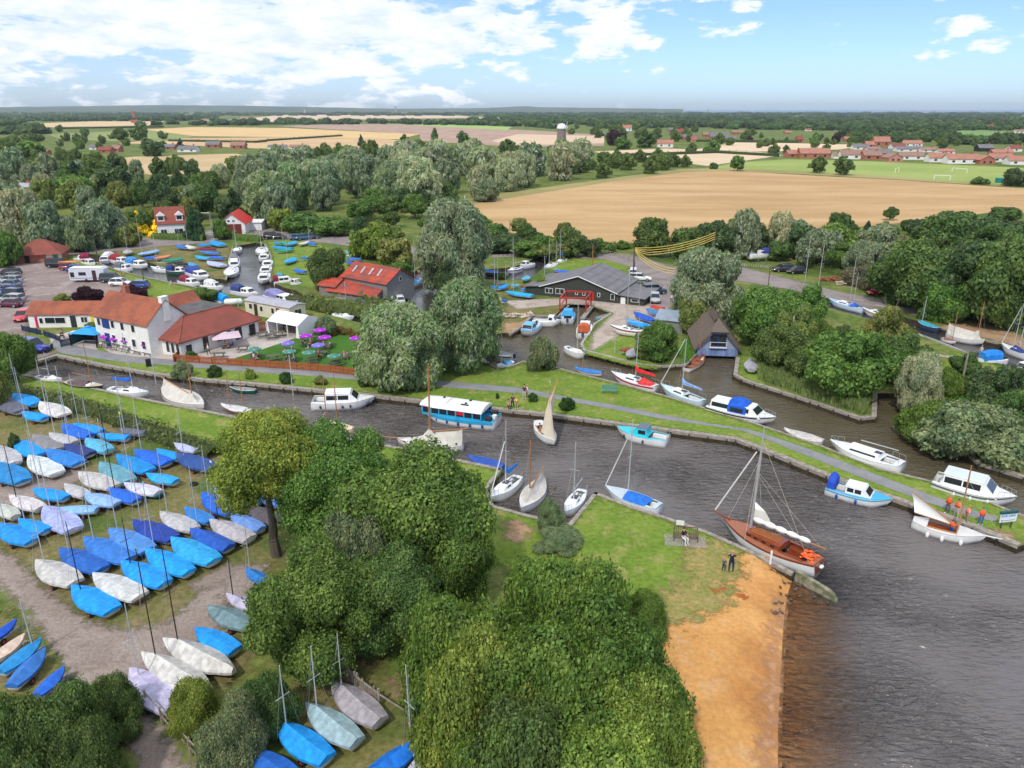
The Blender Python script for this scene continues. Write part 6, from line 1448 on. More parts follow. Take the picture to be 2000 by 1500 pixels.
# extra bare masts of boats hidden behind trees
for i,((px, py), ty, tan, lb) in enumerate([((905,571),505,0, 'tall bare mast just left of the big willows'),((931,563),512,0, 'thinner bare mast right of the grey-green willow'),((966,569),502,0, 'bare mast beside the grass of the boatyard'),
 ((1003,574),503,0, 'bare mast above the covered yard boats'),((843,571),527,0, 'short grey post-like mast in the river'),((1063,555),500,0, 'bare mast left of the yellow-green bush'),
 ((1571,558),463,0, 'tallest white mast beside the lane, with a blue tarpaulin at its foot'),((1597,570),478,0, 'raking white mast beside the tallest one'),((1659,592),505,0, 'white mast standing on the jetty edge'),((1767,588),528,0, 'thin mast next to the red car'),
 ((2003,690),590,0, 'white mast cut by the right edge'),((1990,684),608,0, 'white mast just left of the right edge'),((573,774),693,0, 'thin grey mast rising in front of the beer garden'),((638,820),740,1, 'raking dark mast beside the hire cruiser'),((659,824),728,1, 'tan mast in front of the hire cruiser'),
 ((474,785),728,1, 'tan mast above the yellow-green tree'),((305,750),697,0, 'bare raking mast beside the canal awning'),((1200,700),640,0, 'bare mast beside the boatyard quay')]):
 x, y = G(px, py, WZ); r_ = thing('bare_mast', lb, 'mast',(x, y, WZ),0); h = HG(y, ty) + .6
 MB().tube((0,0,-.3),(0,0, h),.06,.04,7).build('pole', spruce if tan else alu, r_); MB().tube((-.5,0, h * .6),(.5,0, h * .6),.02,.02,4).build('spreader', alu, r_)
# ================================================================== BUILDINGS
def tilemat(name, c1, c2, row=.3, rough=.85):
 m = bpy.data.materials.new(name); m.use_nodes = True; t = m.node_tree; b = t.nodes['Principled BSDF']; tcn = t.nodes.new('ShaderNodeTexCoord'); v = tcn.outputs['Object']
 n = NOISE(t, v,.5,5,.65); n2 = NOISE(t, v,5.,3,.7); c = MIXC(t, SMOOTH(t, MATH(t, 'ADD', MATH(t, 'MULTIPLY', n,.7), MATH(t, 'MULTIPLY', n2,.3)),.4,.6), c1, c2)
 w = t.nodes.new('ShaderNodeTexWave'); w.bands_direction = 'X'; w.inputs['Scale'].default_value = 1 / row * .32; w.inputs['Distortion'].default_value = .3; L(v, w.inputs[0], t)
 w2 = t.nodes.new('ShaderNodeTexWave'); w2.bands_direction = 'Z'; w2.inputs['Scale'].default_value = 1 / row * .5; L(v, w2.inputs[0], t)
 c = MIXC(t, MATH(t, 'MULTIPLY', SMOOTH(t, w2.outputs[1],.1,.5,1.,0.),.35), c, tuple(x * .5 for x in c1)); L(c, b.inputs['Base Color'], t); b.inputs['Roughness'].default_value = rough
 bn = t.nodes.new('ShaderNodeBump'); bn.inputs['Strength'].default_value = .5; bn.inputs['Distance'].default_value = .05; L(MATH(t, 'ADD', w.outputs[1], w2.outputs[1]), bn.inputs['Height'], t); L(bn.outputs[0], b.inputs['Normal'], t)
 return m
pant = tilemat('red_pantiles',(.38,.11,.052),(.24,.07,.042)); pant2 = tilemat('dark_red_tiles',(.30,.075,.05),(.22,.06,.04)); orant = tilemat('orange_tiles',(.47,.21,.14),(.36,.16,.11)); brownt = tilemat('brown_tiles',(.36,.20,.14),(.28,.16,.12)); greyt = tilemat('grey_roofing',(.20,.19,.20),(.15,.145,.155),.8)
tin = tilemat('rusted_red_tin',(.50,.06,.022),(.20,.06,.05),.9,.75); render_w = mat('white_render',(.80,.78,.73),.85,.07,1.2, bump=.15); brick = mat('red_brick',(.36,.12,.075),.9,.25,3., col2=(.42,.17,.11)); flatr = mat('flat_felt_roof',(.11,.105,.105),.8,.25,.8)
tarred = mat('dark_green_boarding',(.045,.05,.04),.8,.25,3., stretch=(1,1,9), bump=.3); cream = mat('cream_cladding',(.66,.60,.46),.7,.08,2., stretch=(1,1,8)); blueb = mat('faded_blue_boarding',(.28,.32,.42),.7,.2,3., stretch=(1,1,10), bump=.3); blackb = mat('black_boarding',(.02,.02,.022),.8,.2,3.)
greyw = mat('grey_weatherboard',(.20,.20,.20),.85,.3,3., stretch=(1,1,9), bump=.3); thatch = mat('reed_thatch',(.17,.13,.105),.98,.3,3., col2=(.12,.092,.078), bump=.6, bscale=14., stretch=(4,4,1))
bluep = mat('royal_blue_paint',(.02,.05,.22),.5); redp = mat('red_paint',(.42,.03,.02),.5,.12); purp = mat('purple_fabric',(.28,.02,.42),.8,.1); yell = mat('yellow_paint',(.7,.55,.05),.6)
def gable(name, label, c, Lh, W, ze, zr, rz, wall, roof, ov=.3, cat='building', hip=0., wins=(), chims=(), doors=(), pane=True, gab=None, group=None):
 """ridge along local x; wins: (side, offset, z, w, h), sides f -y, b +y, l -x, r +x"""
 root = thing(name, label, cat,(c[0], c[1],0), rz, group); hl, hw = Lh / 2, W / 2; k = (zr - ze) / hw
 w = MB()
 if hip: w.box(-hl, hl,-hw, hw,0, ze)
 else:
  P = [(x, y, z) for x in (-hl, hl) for y, z in ((-hw,0),(hw,0),(hw, ze - .03),(0, zr - .05),(-hw, ze - .03))]
  w.add(P,[(0,4,3,2,1),(5,6,7,8,9),(0,1,6,5),(1,2,7,6),(4,0,5,9),(2,3,8,7),(3,4,9,8)])
 w.build('wall', wall, root); r = MB(); e = ze - ov * k * .6; o = ov
 if hip:
  A, B, C, D = (-hl - o,-hw - o, e),(hl + o,-hw - o, e),(hl + o, hw + o, e),(-hl - o, hw + o, e); E1, F1 = (-hl + hip,0, zr),(hl - hip,0, zr)
  r.add([A, B, C, D, E1, F1],[(0,1,5,4),(2,3,4,5),(1,2,5),(3,0,4),(3,2,1,0)])
 else:
  for s in (-1,1): r.slab([(-hl - o, s * (hw + o), e),(hl + o, s * (hw + o), e),(hl + o,0, zr),(-hl - o,0, zr)][::-s],.09)
 r.build('roof', roof, root)
 def put(side, off, z, ww, hh, nm, fr, pn):
  D = {'f': (-hw,0), 'b': (hw,0), 'l': (-hl,1), 'r': (hl,1)}[side]; s = -1 if D[0] < 0 else 1; a = D[0] + s * .03
  bx = (lambda m, x0, x1, z0, z1, d0, d1: m.box(x0, x1, min(a + s * d0, a + s * d1), max(a + s * d0, a + s * d1), z0, z1) if not D[1] else m.box(min(a + s * d0, a + s * d1), max(a + s * d0, a + s * d1), x0, x1, z0, z1))
  f = bx(MB(), off - ww / 2, off + ww / 2, z, z + hh,-.02,.03).build(nm, fr, root)
  if pn:
   n = 2 if ww > .8 else 1; q = MB()
   for i in range(n): x0 = off - ww / 2 + .07 + (ww - .07) * i / n; bx(q, x0, x0 + (ww - .07) / n - .07, z + .07, z + hh - .07,.033,.04)
   q.build('pane', glass, f)
 for s_, of, z, ww, hh in wins: put(s_, of, z, ww, hh, 'window', white, pane) if pane else put(s_, of, z, ww, hh, 'window', glass, False)
 for s_, of, ww, hh, m_ in doors: put(s_, of,.02, ww, hh, 'door', m_, False)
 for x, y, s, h in chims:
  ch = MB().box(x - s, x + s, y - s * .7, y + s * .7, zr - 1.2, zr + h).box(x - s - .06, x + s + .06, y - s * .7 - .06, y + s * .7 + .06, zr + h, zr + h + .1).build('chimney', gab or brick, root)
  MB().tube((x - s * .4, y, zr + h + .1),(x - s * .4, y, zr + h + .5),.12).tube((x + s * .4, y, zr + h + .1),(x + s * .4, y, zr + h + .5),.12).build('chimney_pot', pant, ch)
 return root
def fromfront(A, B, ze, W): # front eave corners in the picture
 a, b = Vector(G(*A, ze)), Vector(G(*B, ze)); d = b - a; n = Vector((-d.y, d.x)).normalized(); c = (a + b) / 2 + n * W / 2; return c, d.length, math.atan2(d.y, d.x)
def fromridge(A, B, zr):
 a, b = Vector(G(*A, zr)), Vector(G(*B, zr)); d = b - a; return (a + b) / 2, d.length, math.atan2(d.y, d.x)
# pub
gable('pub_building', 'white rendered pub with a red pantiled roof, brick chimney and dark blue sign',(-49.7,98.3),11,6,4.2,6.9, R(-29.4), render_w, pant,.25,
 wins=[('f', x,2.9,.75,1.05) for x in (-4.5,-1.6,.4,2.6)] + [('f', x,.9,.8,1.1) for x in (-1.8,.3,2.3,4.3)] + [('l',0,3.2,.7,.9)], chims=[(-2.6,.3,.45,.9)], doors=[('f',-3.2,1.0,2.0, bluep)])
pub = bpy.data.objects['pub_building']
MB().box(5.05,5.72,-.5,.5,4.2,7.3).box(5.0,5.77,-.55,.55,7.3,7.4).build('gable_chimney', render_w, pub)
MB().box(-3.75,-2.35,-3.12,-3.03,2.75,4.0).build('painted_sign', bluep, pub)
c, l, rz = fromfront((60,614),(183,613),2.0,4.2)
gable('pub_wing', 'long low white pub wing with a red pantiled roof beside the car park', c, l + 1,4.2,2.0,3.4, rz, render_w, pant,.25, wins=[('f',-1.2,.6,3.0,.95),('f',3.0,.7,1.,.9),('f',-2.9 - .3,.6,.6,.9)], doors=[('f',1.4,.8,1.7, mat('dark_door',(.03,.04,.05),.4)),('f',-3.9,.35,1.7, mat('pink_post',(.6,.02,.12),.5)),('f',4.3,.7,1.6, yell)])
r_ = thing('pub_extension', 'pub extension with a hipped red tile roof around a dark flat roof', 'building',(-42.2,92.0,0), math.atan2(.861,.507))
V = lambda u, v, z: (u, v, z)
rf = MB().add([V(0,0,2.2), V(13.6,0,2.2), V(11.4,4,4.25), V(4,4,4.25), V(0,4.05,2.2), V(4,4.06,4.25), V(13.6,9.5,2.2), V(11.4,9.5,4.25)],[(0,1,2,3),(0,3,5,4),(1,6,7,2)])
for q in ([(0,0,2.2),(0,4.05,2.2)],[(13.6,0,2.2),(0,0,2.2)]): a, b = q; rf.add([a, b,(b[0], b[1],2.02),(a[0], a[1],2.02)],[(0,1,2,3)])
rf.build('roof', pant2, r_); MB().add([V(4,4,4.24), V(11.4,4,4.24), V(11.4,9.5,4.24), V(4.9,9.5,4.24), V(4.9,4,4.24)],[(0,1,2,3,4)]).build('flat_roof', flatr, r_)
MB().box(.45,13.2,.45,9.3,0,2.12).build('wall', render_w, r_); MB().path([(0,0,2.25),(4,4,4.3)],.08).path([(4,4,4.3),(11.4,4,4.3),(13.6,0,2.25)],.08).build('ridge_tiles', pant, r_)
for u, w_, h_ in ((1.6,1.0,1.5),(4.2,1.0,1.9),(6.4,.9,1.2),(8.0,.9,1.2),(9.6,1.3,1.9),(12.,1.2,1.8)):
 f = MB().box(u - w_ / 2, u + w_ / 2,.36,.44,.1 if h_ > 1.4 else .7,.1 + h_ if h_ > 1.4 else 1.9).build('window', white, r_); MB().box(u - w_ / 2 + .07, u + w_ / 2 - .07,.33,.357,.2 if h_ > 1.4 else .77, h_ if h_ > 1.4 else 1.83).build('pane', glass, f)
for v in (.9,1.9,2.9): f = MB().box(.36,.44, v - .35, v + .35,.1,1.9).build('window', white, r_); MB().box(.33,.357, v - .27, v + .27,.5,1.83).build('pane', glass, f)
c, l, rz = fromfront((345,602),(386,592),3.4,4.0); gable('pub_rear_building', 'small red pantiled roof rising behind the pub flat roof', c, l + 1.2,4,3.2,4.9, rz, render_w, pant)
c, l, rz = fromfront((480,587),(562,602),2.1,3.2)
mh = gable('mobile_home', 'long cream mobile home with a pale grey curved roof beside the marina', c, l + .6,3.2,2.1,2.45, rz, cream, mat('pale_grey_roof',(.38,.37,.42),.5,.1,1.),.15, wins=[('f',-3.6,.9,.8,.9),('f',-1.2,.8,.7,.9),('f',1.3,.8,.7,.9),('f',3.6,.8,.8,.9),('r',0,.8,1.4,.9)], doors=[('f',-2.5,.7,1.8, mat('brown_door',(.05,.03,.025),.5)),('f',2.4,.7,1.8, mahog)])
# marquee
c, l, rz = fromfront((523,627),(578,637),1.75,4.6); r_ = thing('marquee', 'white frame marquee with an open side on the pub patio', 'marquee',(*c,0), rz); hl, hw = l / 2 + .2,2.3; wf = mat('white_pvc',(.82,.82,.83),.5,.03)
m_ = MB()
for s in (-1,1): m_.slab([(-hl, s * hw,1.72),(hl, s * hw,1.72),(hl,0,2.8),(-hl,0,2.8)][::-s],.03)
m_.build('roof', wf, r_)
MB().slab([(hl,-hw,0),(hl, hw,0),(hl, hw,1.72),(hl,0,2.78),(hl,-hw,1.72)],.04).build('end_wall', wf, r_); MB().slab([(-hl,-hw,0),(-hl, hw,0),(-hl, hw,1.72),(-hl,0,2.78),(-hl,-hw,1.72)],.04).build('end_wall', wf, r_); MB().box(-hl, hl, hw - .04, hw,0,1.72).build('back_wall', wf, r_)
for i in range(4): MB().box(-hl + 2 * hl * i / 3 - .05,-hl + 2 * hl * i / 3 + .05,-hw - .03,-hw + .05,0,1.72).build('post', white, r_)
for i in (0,3): MB().add([(-hl + 2 * hl * i / 3 - .35,-hw - .04,0),(-hl + 2 * hl * i / 3 + .35,-hw - .04,0),(-hl + 2 * hl * i / 3 + .15,-hw - .05,1.7),(-hl + 2 * hl * i / 3 - .15,-hw - .05,1.7)],[(0,1,2,3)]).build('tied_curtain', wf, r_)
# blue gazebo
X, Y = G(178,672); r_ = thing('gazebo', 'gazebo with a bright blue fabric roof in front of the pub', 'gazebo',(X, Y,0), R(-12)); gz = mat('bright_blue_fabric',(.03,.32,.80),.7,.08)
MB().frus((-2.1,2.1,-1.4,1.4),1.75,(-.3,.3,-.25,.25),2.4).frus((-.35,.35,-.3,.3),2.45,(-.08,.08,-.08,.08),2.62).build('roof', gz, r_)
for sx in (-1,1):
 for sy in (-1,1): MB().box(sx * 2 - .06, sx * 2 + .06, sy * 1.3 - .06, sy * 1.3 + .06,0,1.75).build('post', blackb, r_)
MB().box(-2,2,1.26,1.33,.1,1.6).build('back_panel', blackb, r_); MB().box(-2.04,-1.98,-1.2,1.2,.1,1.5).build('side_panel', mat('dark_teal_panel',(.02,.08,.09),.6), r_)
# workshop
wk = gable('boat_workshop', 'large dark boarded workshop with a grey corrugated gable roof',(13.6,130.1),11.8,13.3,1.75,4.0, math.atan2(.91,.42), tarred, greyt,.35, wins=[('l',5.3,.55,1.4,.9),('l',3.3,.6,1.6,.95)] + [('l', x,.75,.5,.7) for x in (.3,-1.0,-3.6)] + [('l',-6.,.5,.7,1.0)], doors=[('l',-2.4,.8,1.5, redp)])
MB().slab([(-6.3,9.9,1.35),(-6.3,6.9,1.66),(5.9,6.9,1.66),(5.9,9.9,1.35)],.08).build('lean_to_roof', greyt, wk); MB().box(-5.9,5.7,6.67,9.6,0,1.36).build('lean_to_wall', tarred, wk)
MB().slab([(-6.3,-6.95,1.55),(-6.3,-11.6,1.25),(5.9,-11.6,1.25),(5.9,-6.95,1.55)],-.08).build('annex_roof', greyt, wk); MB().box(-5.9,5.7,-11.3,-6.67,0,1.24).build('annex_wall', tarred, wk)
f = MB().box(-5.96,-5.91,-10.4,-9.1,.5,1.05).build('annex_window', white, wk); MB().box(-5.975,-5.962,-10.3,-9.2,.57,.98).build('pane', glass, f); MB().box(-5.96,-5.91,-8.2,-7.4,.0,1.15).build('door', white, wk)
MB().slab([(-6.28,7.0,1.55),(-6.28,0,3.9),(-6.28,0,4.05),(-6.28,7.0,1.7)],.05).slab([(-6.28,0,3.9),(-6.28,-7.0,1.55),(-6.28,-7.0,1.7),(-6.28,0,4.05)],.05).build('barge_board', white, wk)
# red gantry hoist
la, lb_, ra, rb_ = G(1093,611), G(1106,597), G(1144,612), G(1154,599); r_ = thing('boat_hoist', 'red painted steel gantry hoist spanning the boatyard dock', 'hoist',(*la,0)); o = Vector(la); hh = HG(la[1],581); q = [Vector(p) - o for p in (la, lb_, ra, rb_)]
for p in q: MB().box(-.1,.1,-.1,.1,0, hh,0,(p.x, p.y,0)).build('leg', redp, r_)
def beam(a, b, z0, z1, r=.1): return MB().tube((a.x, a.y, z0),(b.x, b.y, z1), r, r,4)
for a, b in ((0,2),(1,3)): beam(q[a], q[b], hh - .05, hh - .05,.16).build('cross_beam', redp, r_)
for a, b in ((0,1),(2,3)): beam(q[a], q[b], hh - .05, hh - .05,.12).build('side_beam', redp, r_); beam(q[a], q[b],.1, hh - .2,.05).build('brace', redp, r_); beam(q[a], q[b], hh * .5, hh * .5,.05).build('brace', redp, r_)
for a, b, lb in (((1088,618),(1108,597), 'left plank pier of the dock under the red gantry'),((1137,623),(1156,599), 'right plank pier of the dock under the red gantry')):
 A, B = Vector(G(*a)), Vector(G(*b)); d = B - A; p = thing('dock_pier', lb, 'pier',(*A,0), math.atan2(d.y, d.x)); MB().box(0, d.length,-.35,.35,-.1,.12).build('decking', wood_g, p); MB().box(.2, d.length,-.25,-.1,-1.2,-.1).box(.2, d.length,.1,.25,-1.2,-.1).build('piles', wood_d, p)
# thatched boathouse
r_ = thing('thatched_boathouse', 'thatched boathouse with faded blue boarded doors standing over the water', 'boathouse',(26.7,94.1,0), R(-6)); W2, D2 = 2.6,7.2
MB().add([(-W2,0,0),(W2,0,0),(W2,0,1.1),(1.2,0,3.0),(-1.2,0,3.0),(-W2,0,1.1)],[(0,1,2,3,4,5)]).box(-W2,-W2 + .12,.02, D2,-.6,1.1).box(W2 - .12, W2,.02, D2,-.6,1.1).add([(-W2, D2,-.6),(W2, D2,-.6),(W2, D2,1.1),(1.2, D2,3.0),(-1.2, D2,3.0),(-W2, D2,1.1)],[(5,4,3,2,1,0)]).build('wall', blueb, r_)
for s in (-1,1): MB().box(min(s * .03, s * W2), max(s * .03, s * W2),-.1,-.02,-.15,.85).build('door', mat('blue_doors',(.17,.24,.44),.6,.3,2., stretch=(1,1,.3)), r_)
f = MB().box(-1.0,1.0,-.07,-.01,1.15,2.75).build('window', bluep, r_); MB().box(-.9,-.05,-.09,-.072,1.25,2.65).box(.05,.9,-.09,-.072,1.25,2.65).build('pane', glass, f)
b_ = MB().box(-1.05,1.05,-.4,-.36,1.75,1.8).box(-1.1,1.1,-.45,-.1,1.0,1.08)
for x in (-1.02,1.02): b_.box(x - .03, x + .03,-.42,-.36,1.05,1.8)
b_.build('balcony', white, r_)
th = MB(); o = .55
def thp(s): return [(s * 0,1.6,4.35),(s * 0, D2 - .9,4.35),(s * 1.3, D2 + .5,3.1),(s * (W2 + .5), D2 + .5,.95),(s * (W2 + .5),-.45,.75),(s * 1.15,-.6,3.0)]
L_, R__ = thp(-1), thp(1)
th.slab(L_[::-1],.28).slab(R__,.28).slab([(0,1.6,4.35),(-1.15,-.6,3.0),(1.15,-.6,3.0)],.28).slab([(0, D2 - .9,4.35),(1.3, D2 + .5,3.1),(-1.3, D2 + .5,3.1)],.28).build('roof', thatch, r_)
th = MB()
for s in (-1,1): th.slab([(0,1.5,4.65),(0, D2 - .8,4.65),(s * .55, D2 - .8,4.2),(s * .55,1.4,4.2)][::s],.14)
th.build('ridge_cap', mat('sedge_ridge',(.10,.07,.055),.95,.3,4., bump=.5), r_)
c, l, rz = fromfront((1281,622),(1334,628),1.8,5.); gable('boat_shed', 'small shed with a pale blue-grey roof beside the covered boats', c, l,5.,1.7,2.6, rz, greyw, mat('blue_grey_sheet',(.25,.30,.36),.5,.1,1.),.2)
# red tin barn
def ridgeb(name, lb, A, B, zr, W, ze, wall, roof, **k): c, l, rz = fromridge(A, B, zr); return gable(name, lb, c, l, W, ze, zr, rz, wall, roof, **k)
b1 = ridgeb('tin_barn', 'taller rear barn with a rusted bright red tin roof and grey boarded gable',(695,511),(781,525),5.2,6.5,3.2, greyw, tin, wins=[('r',0,3.2,.6,.7)])
b2 = ridgeb('tin_shed', 'lower front shed with a bright red tin roof joined to the barn',(672,534),(764,546),3.3,9.0,1.2, greyw, tin)
ridgeb('tin_lean_to', 'small red tin roofed outhouse at the left of the red barn',(637,541),(668,545),2.8,4.,1.8, greyw, tin)
for i in range(4): MB().slab([(-4.2 + i * 2.,-.9,4.82),(-3.8 + i * 2.,-.9,4.82),(-3.5 + i * 2.,-2.3,4.0),(-3.9 + i * 2.,-2.3,4.0)][::-1],.06).build('skylight', mat('dull_skylight',(.42,.40,.42),.6,.3,3.), b1)
for x in (-3.,0,3.4): MB().slab([(x,-1.2,2.95),(x + .9,-1.2,2.95),(x + .9,-1.6,2.77),(x,-1.6,2.77)][::-1],.05).build('pale_patch', MT['dull_skylight'], b2)
# toilet block, white house, red boathouse
c, l, rz = fromfront((28,499),(116,495),1.7,7.); g_ = gable('toilet_block', 'small brick building with a hipped red tile roof at the car park corner', c, l,7.,1.9,4.3, rz, brick, pant2,.6, hip=3.2, doors=[('f',3.3,1.0,1.7, mat('green_door',(.02,.35,.22),.5)),('f',-2,.9,1.6, mat('dark_opening',(.03,.02,.02),.8))])
MB().box(1.6,4.5,-3.56,-3.53,.02,1.75).build('rendered_panel', cream, g_)
c, l, rz = fromridge((306,405),(352,403),7.2); wh = gable('dormer_house', 'white house with a dark red roof and two white dormer windows', c, l + 1,8.,3.6,7.2, rz, white, pant2,.3, wins=[('f',1.6,1.,2.,1.3),('f',-1.8,1.,1.4,1.3),('r',0,1.,1.4,1.3)])
for x in (-2.1,2.1): d_ = MB().box(x - .8, x + .8,-3.6,-1.5,4.2,5.5).add([(x - 1,-3.8,5.5),(x + 1,-3.8,5.5),(x,-3.8,6.3),(x - 1,-.8,5.5),(x + 1,-.8,5.5),(x,-.8,6.3)],[(0,1,2),(0,2,5,3),(1,4,5,2)]).build('dormer', white, wh); MB().box(x - .6, x + .6,-3.64,-3.61,4.5,5.35).build('pane', glass, d_)
X, Y = G(457,457); rb = gable('red_boathouse', 'red roofed boathouse with a white gable and dark red doors',(X - .8, Y + 4.6),9.5,6.4,2.6,5.2, R(97), white, mat('bright_red_sheet',(.62,.05,.04),.5,.08),.4, wins=[('l',.7,3.0,.7,.6),('l',-.5,3.0,.7,.6)], doors=[('l',0,4.6,2.5, mat('dark_red_door',(.16,.03,.02),.6))])
X, Y = G(492,450); gable('white_annex', 'low white outbuilding beside the red roofed boathouse',(X, Y + 3),5,5,2.0,2.5,0, white, white)
X, Y = G(405,460); tag(MB().box(-2.6,2.6,-.03,.03,.75,.85).box(-2.6,2.6,-.03,.03,.2,.3).box(-2.7,-2.5,-.08,.08,0,1.2).box(2.5,2.7,-.08,.08,0,1.2).build('gate', white, None, False,(X - 1, Y,0), R(2)), 'white painted gate beside the red roofed boathouse', 'gate')
# windmill
X, Y = G(1096,292); r_ = thing('windmill', 'tall grey brick windmill tower with a white cap above the trees', 'windmill',(X, Y,0)); H0, H1 = HG(Y,252), HG(Y,241)
MB().tube((0,0,0),(0,0, H0),4.4,3.2,16).build('tower', mat('grey_brick',(.22,.17,.16),.9,.25,1.5), r_)
rg = [[(math.cos(a) * r, math.sin(a) * r, H0 + z) for a in np.linspace(0,6.283,14, endpoint=False)] for r, z in ((3.8,-.2),(3.9,.8),(3.4,2.4),(2.2,3.8),(.6, H1 - H0))]
MB().loft(rg, True, True, True).build('cap', white, r_, True)
sm = MB()
for k in range(4): a = .6 + k * math.pi / 2; sm.tube((3.9,0, H0 + 2.4),(4.6, math.cos(a) * 3.4, H0 + 2.4 + math.sin(a) * 3.4),.22,.15,4)
sm.build('sail_stocks', white, r_)
# distant houses
def far(cx, by, w, h, roof, wall, lb, rot=0., dep=7.5, eav=.5, chim=1, gf=False, name='house', grp=None):
 X, Y = G(cx, by); Lw = w * MPP(cx, by); zr = max(2.5, HG(Y, by - h)); ze = zr * eav
 if gf: return gable(name, lb,(X, Y + 5),10, Lw, ze, zr, R(90 + rot), wall, roof,.4, wins=[('l',-Lw * .2,.6,1.2,1.2),('l', Lw * .2,.6,1.2,1.2)], pane=False, group=grp)
 n = max(1, int(Lw / 5)); return gable(name, lb,(X, Y + dep / 2), Lw, dep, ze, zr, R(rot), wall, roof,.4, wins=[('f',-Lw / 2 + (i + .5) * Lw / n, ze * .3,1.6, ze * .42) for i in range(n)], chims=[(Lw * .3,0,.5,.8)] if chim else (), pane=False, group=grp)
VG = 'bungalows along the far edge of the football field'
for a in [(1553,308,30,15, orant, brick, 'pinkish bungalow at the left end of the bungalow row',8),(1592,309,56,19, orant, brick, 'long orange-brown bungalow left of the two field oaks',-2),(1640,310,22,12, brownt, render_w, 'small brown roofed bungalow between the field oaks'),(1672,311,56,18, brownt, render_w, 'wide brown roofed bungalow behind the right field oak'),
 (1705,312,34,17, brownt, brick, 'brick bungalow with a dark porch right of the field oaks'),(1722,307,40,16, greyt, brick, 'grey roofed bungalow beside the brick gable'),(1782,312,44,15, brownt, render_w, 'brown bungalow with blue solar panels'),
 (1838,317,44,18, orant, render_w, 'orange-brown bungalow with a white porch gable'),(1882,320,60,19, orant, render_w, 'large bungalow with white bay windows'),(1958,316,44,16, orant, render_w, 'orange roofed bungalow before the right edge'),(1994,322,44,17, orant, render_w, 'orange roofed bungalow cut by the right edge')]:
 far(*a[:7], rot=a[7] if len(a) > 7 else 0, grp=VG)
far(1749,316,27,16, brownt, mat('pink_brick',(.50,.22,.18),.9), 'pink brick gable end with two white windows', gf=True, grp=VG); far(1928,321,30,17, orant, brick, 'bungalow with a dark red brick gable facing the field', gf=True, grp=VG)
G2 = 'houses of the distant village'
for a in [(1700,289,16,13, orant, brick, 'orange roofed village house, left of the tall one'),(1723,286,30,19, orant, brick, 'tallest orange brick house in the village'),(1683,292,30,10, greyt, render_w, 'grey roofed village bungalow'),(1708,296,24,9, brownt, render_w, 'brown roofed bungalow below the tallest village house'),
 (1756,291,26,11, pant2, render_w, 'pink-red roofed village house'),(1784,286,34,12, orant, render_w, 'bright orange roofed village house'),(1778,296,50,10, greyt, render_w, 'wide grey roofed village bungalow'),(1815,297,28,9, brownt, render_w, 'small brown village bungalow'),(1850,300,30,9, orant, render_w, 'orange roofed bungalow behind the front row'),
 (1926,296,27,14, greyt, blackb, 'black boarded house with white windows'),(1960,304,40,12, orant, brick, 'long low orange roof behind the edge bungalows'),(1985,296,22,12, pant2, render_w, 'white gabled house at the right end of the village'),(1563,279,11,13, pant2, brick, 'lone red house among the village trees'),
 (1656,277,12,10, orant, brick, 'small orange cottage in the village trees'),(1540,262,12,6, orant, brick, 'tiny orange roof left in the far trees'),(1580,256,10,5, pant, render_w, 'tiny red roof in the far trees'),(1876,247,14,6, pant, render_w, 'leftmost of three red roofs on the right skyline'),(1905,248,13,6, pant, render_w, 'middle one of three red roofs on the right skyline'),(1936,251,10,8, pant, brick, 'rightmost of three red roofs on the right skyline'),(1992,260,16,7, brownt, render_w, 'roof at the right edge near the skyline')]:
 far(*a, grp=G2)
G3 = 'buildings of the far farm'
for a in [(1300,288,30,15, orant, render_w, 'bright orange roofed cottage standing alone in front of the farm',-6),(1225,256,17,12, orant, white, 'small white cottage with an orange roof behind the copper beech'),(1180,267,26,9, greyt, greyw, 'long grey barn left of the copper beech'),(1404,275,34,17, greyt, brick, 'large dark slate roofed brick barn',-4),(1427,277,20,12, greyt, brick, 'blue-grey roofed barn beside the large slate one'),
 (1345,274,20,12, greyt, brick, 'slate roofed farm building with skylights'),(1328,263,16,11, pant2, brick, 'red brick farmhouse behind the slate roofs'),(1314,258,16,9, greyt, brick, 'grey roofed house on the left of the farm'),(1383,268,18,10, brownt, brick, 'brown roofed barn between the trees'),(1250,265,24,7, greyt, greyw, 'low grey shed roof beside the copper beech'),(1445,262,30,7, brownt, brick, 'brown roof at the back of the farm')]:
 far(*a[:7], rot=a[7] if len(a) > 7 else 0, grp=G3)
far(1357,277,13,15, brownt, mat('pink_brick',(.5,.2,.16),.9), 'brick gable end facing the pale stubble', gf=True, grp=G3)
G4 = 'houses among the far left fields'
for a in [(365,297,36,12, greyt, render_w, 'grey roofed white bungalow at the edge of the wheat'),(415,289,26,13, greyt, brick, 'grey hipped brick house in the wheat field corner'),(464,291,27,14, brownt, brick, 'brown roofed brick house right of the grey hipped one'),(328,292,24,10, greyt, brick, 'grey roof beside the massive far oak'),(203,299,24,12, pant2, brick, 'red roofed house in the far left trees'),(183,292,18,9, greyt, white, 'white gabled house in the far left trees'),(225,297,15,13, brownt, brick, 'steep brown roof in the far left trees'),
 (540,291,34,8, greyt, render_w, 'low grey roofs behind the left willows'),(580,291,30,8, brownt, render_w, 'low brown roof beside a yellow bush'),(80,303,20,10, brownt, brick, 'brown roof in the trees at the far left'),(70,346,22,12, greyt, white, 'white gabled chalet in the left wood'),(94,336,20,9, greyt, white, 'second white chalet in the left wood'),(30,372,56,13, mat('pale_grey_roof', None), mat('pale_cladding',(.5,.5,.5),.7), 'long pale grey mobile home at the left edge'),
 (262,240,12,6, pant, brick, 'red brick building group beside the far church tower'),(480,232,20,4, orant, render_w, 'pink roofs on the left skyline'),(400,236,14,4, orant, render_w, 'small orange roof on the left skyline')]:
 far(*a, grp=G4)
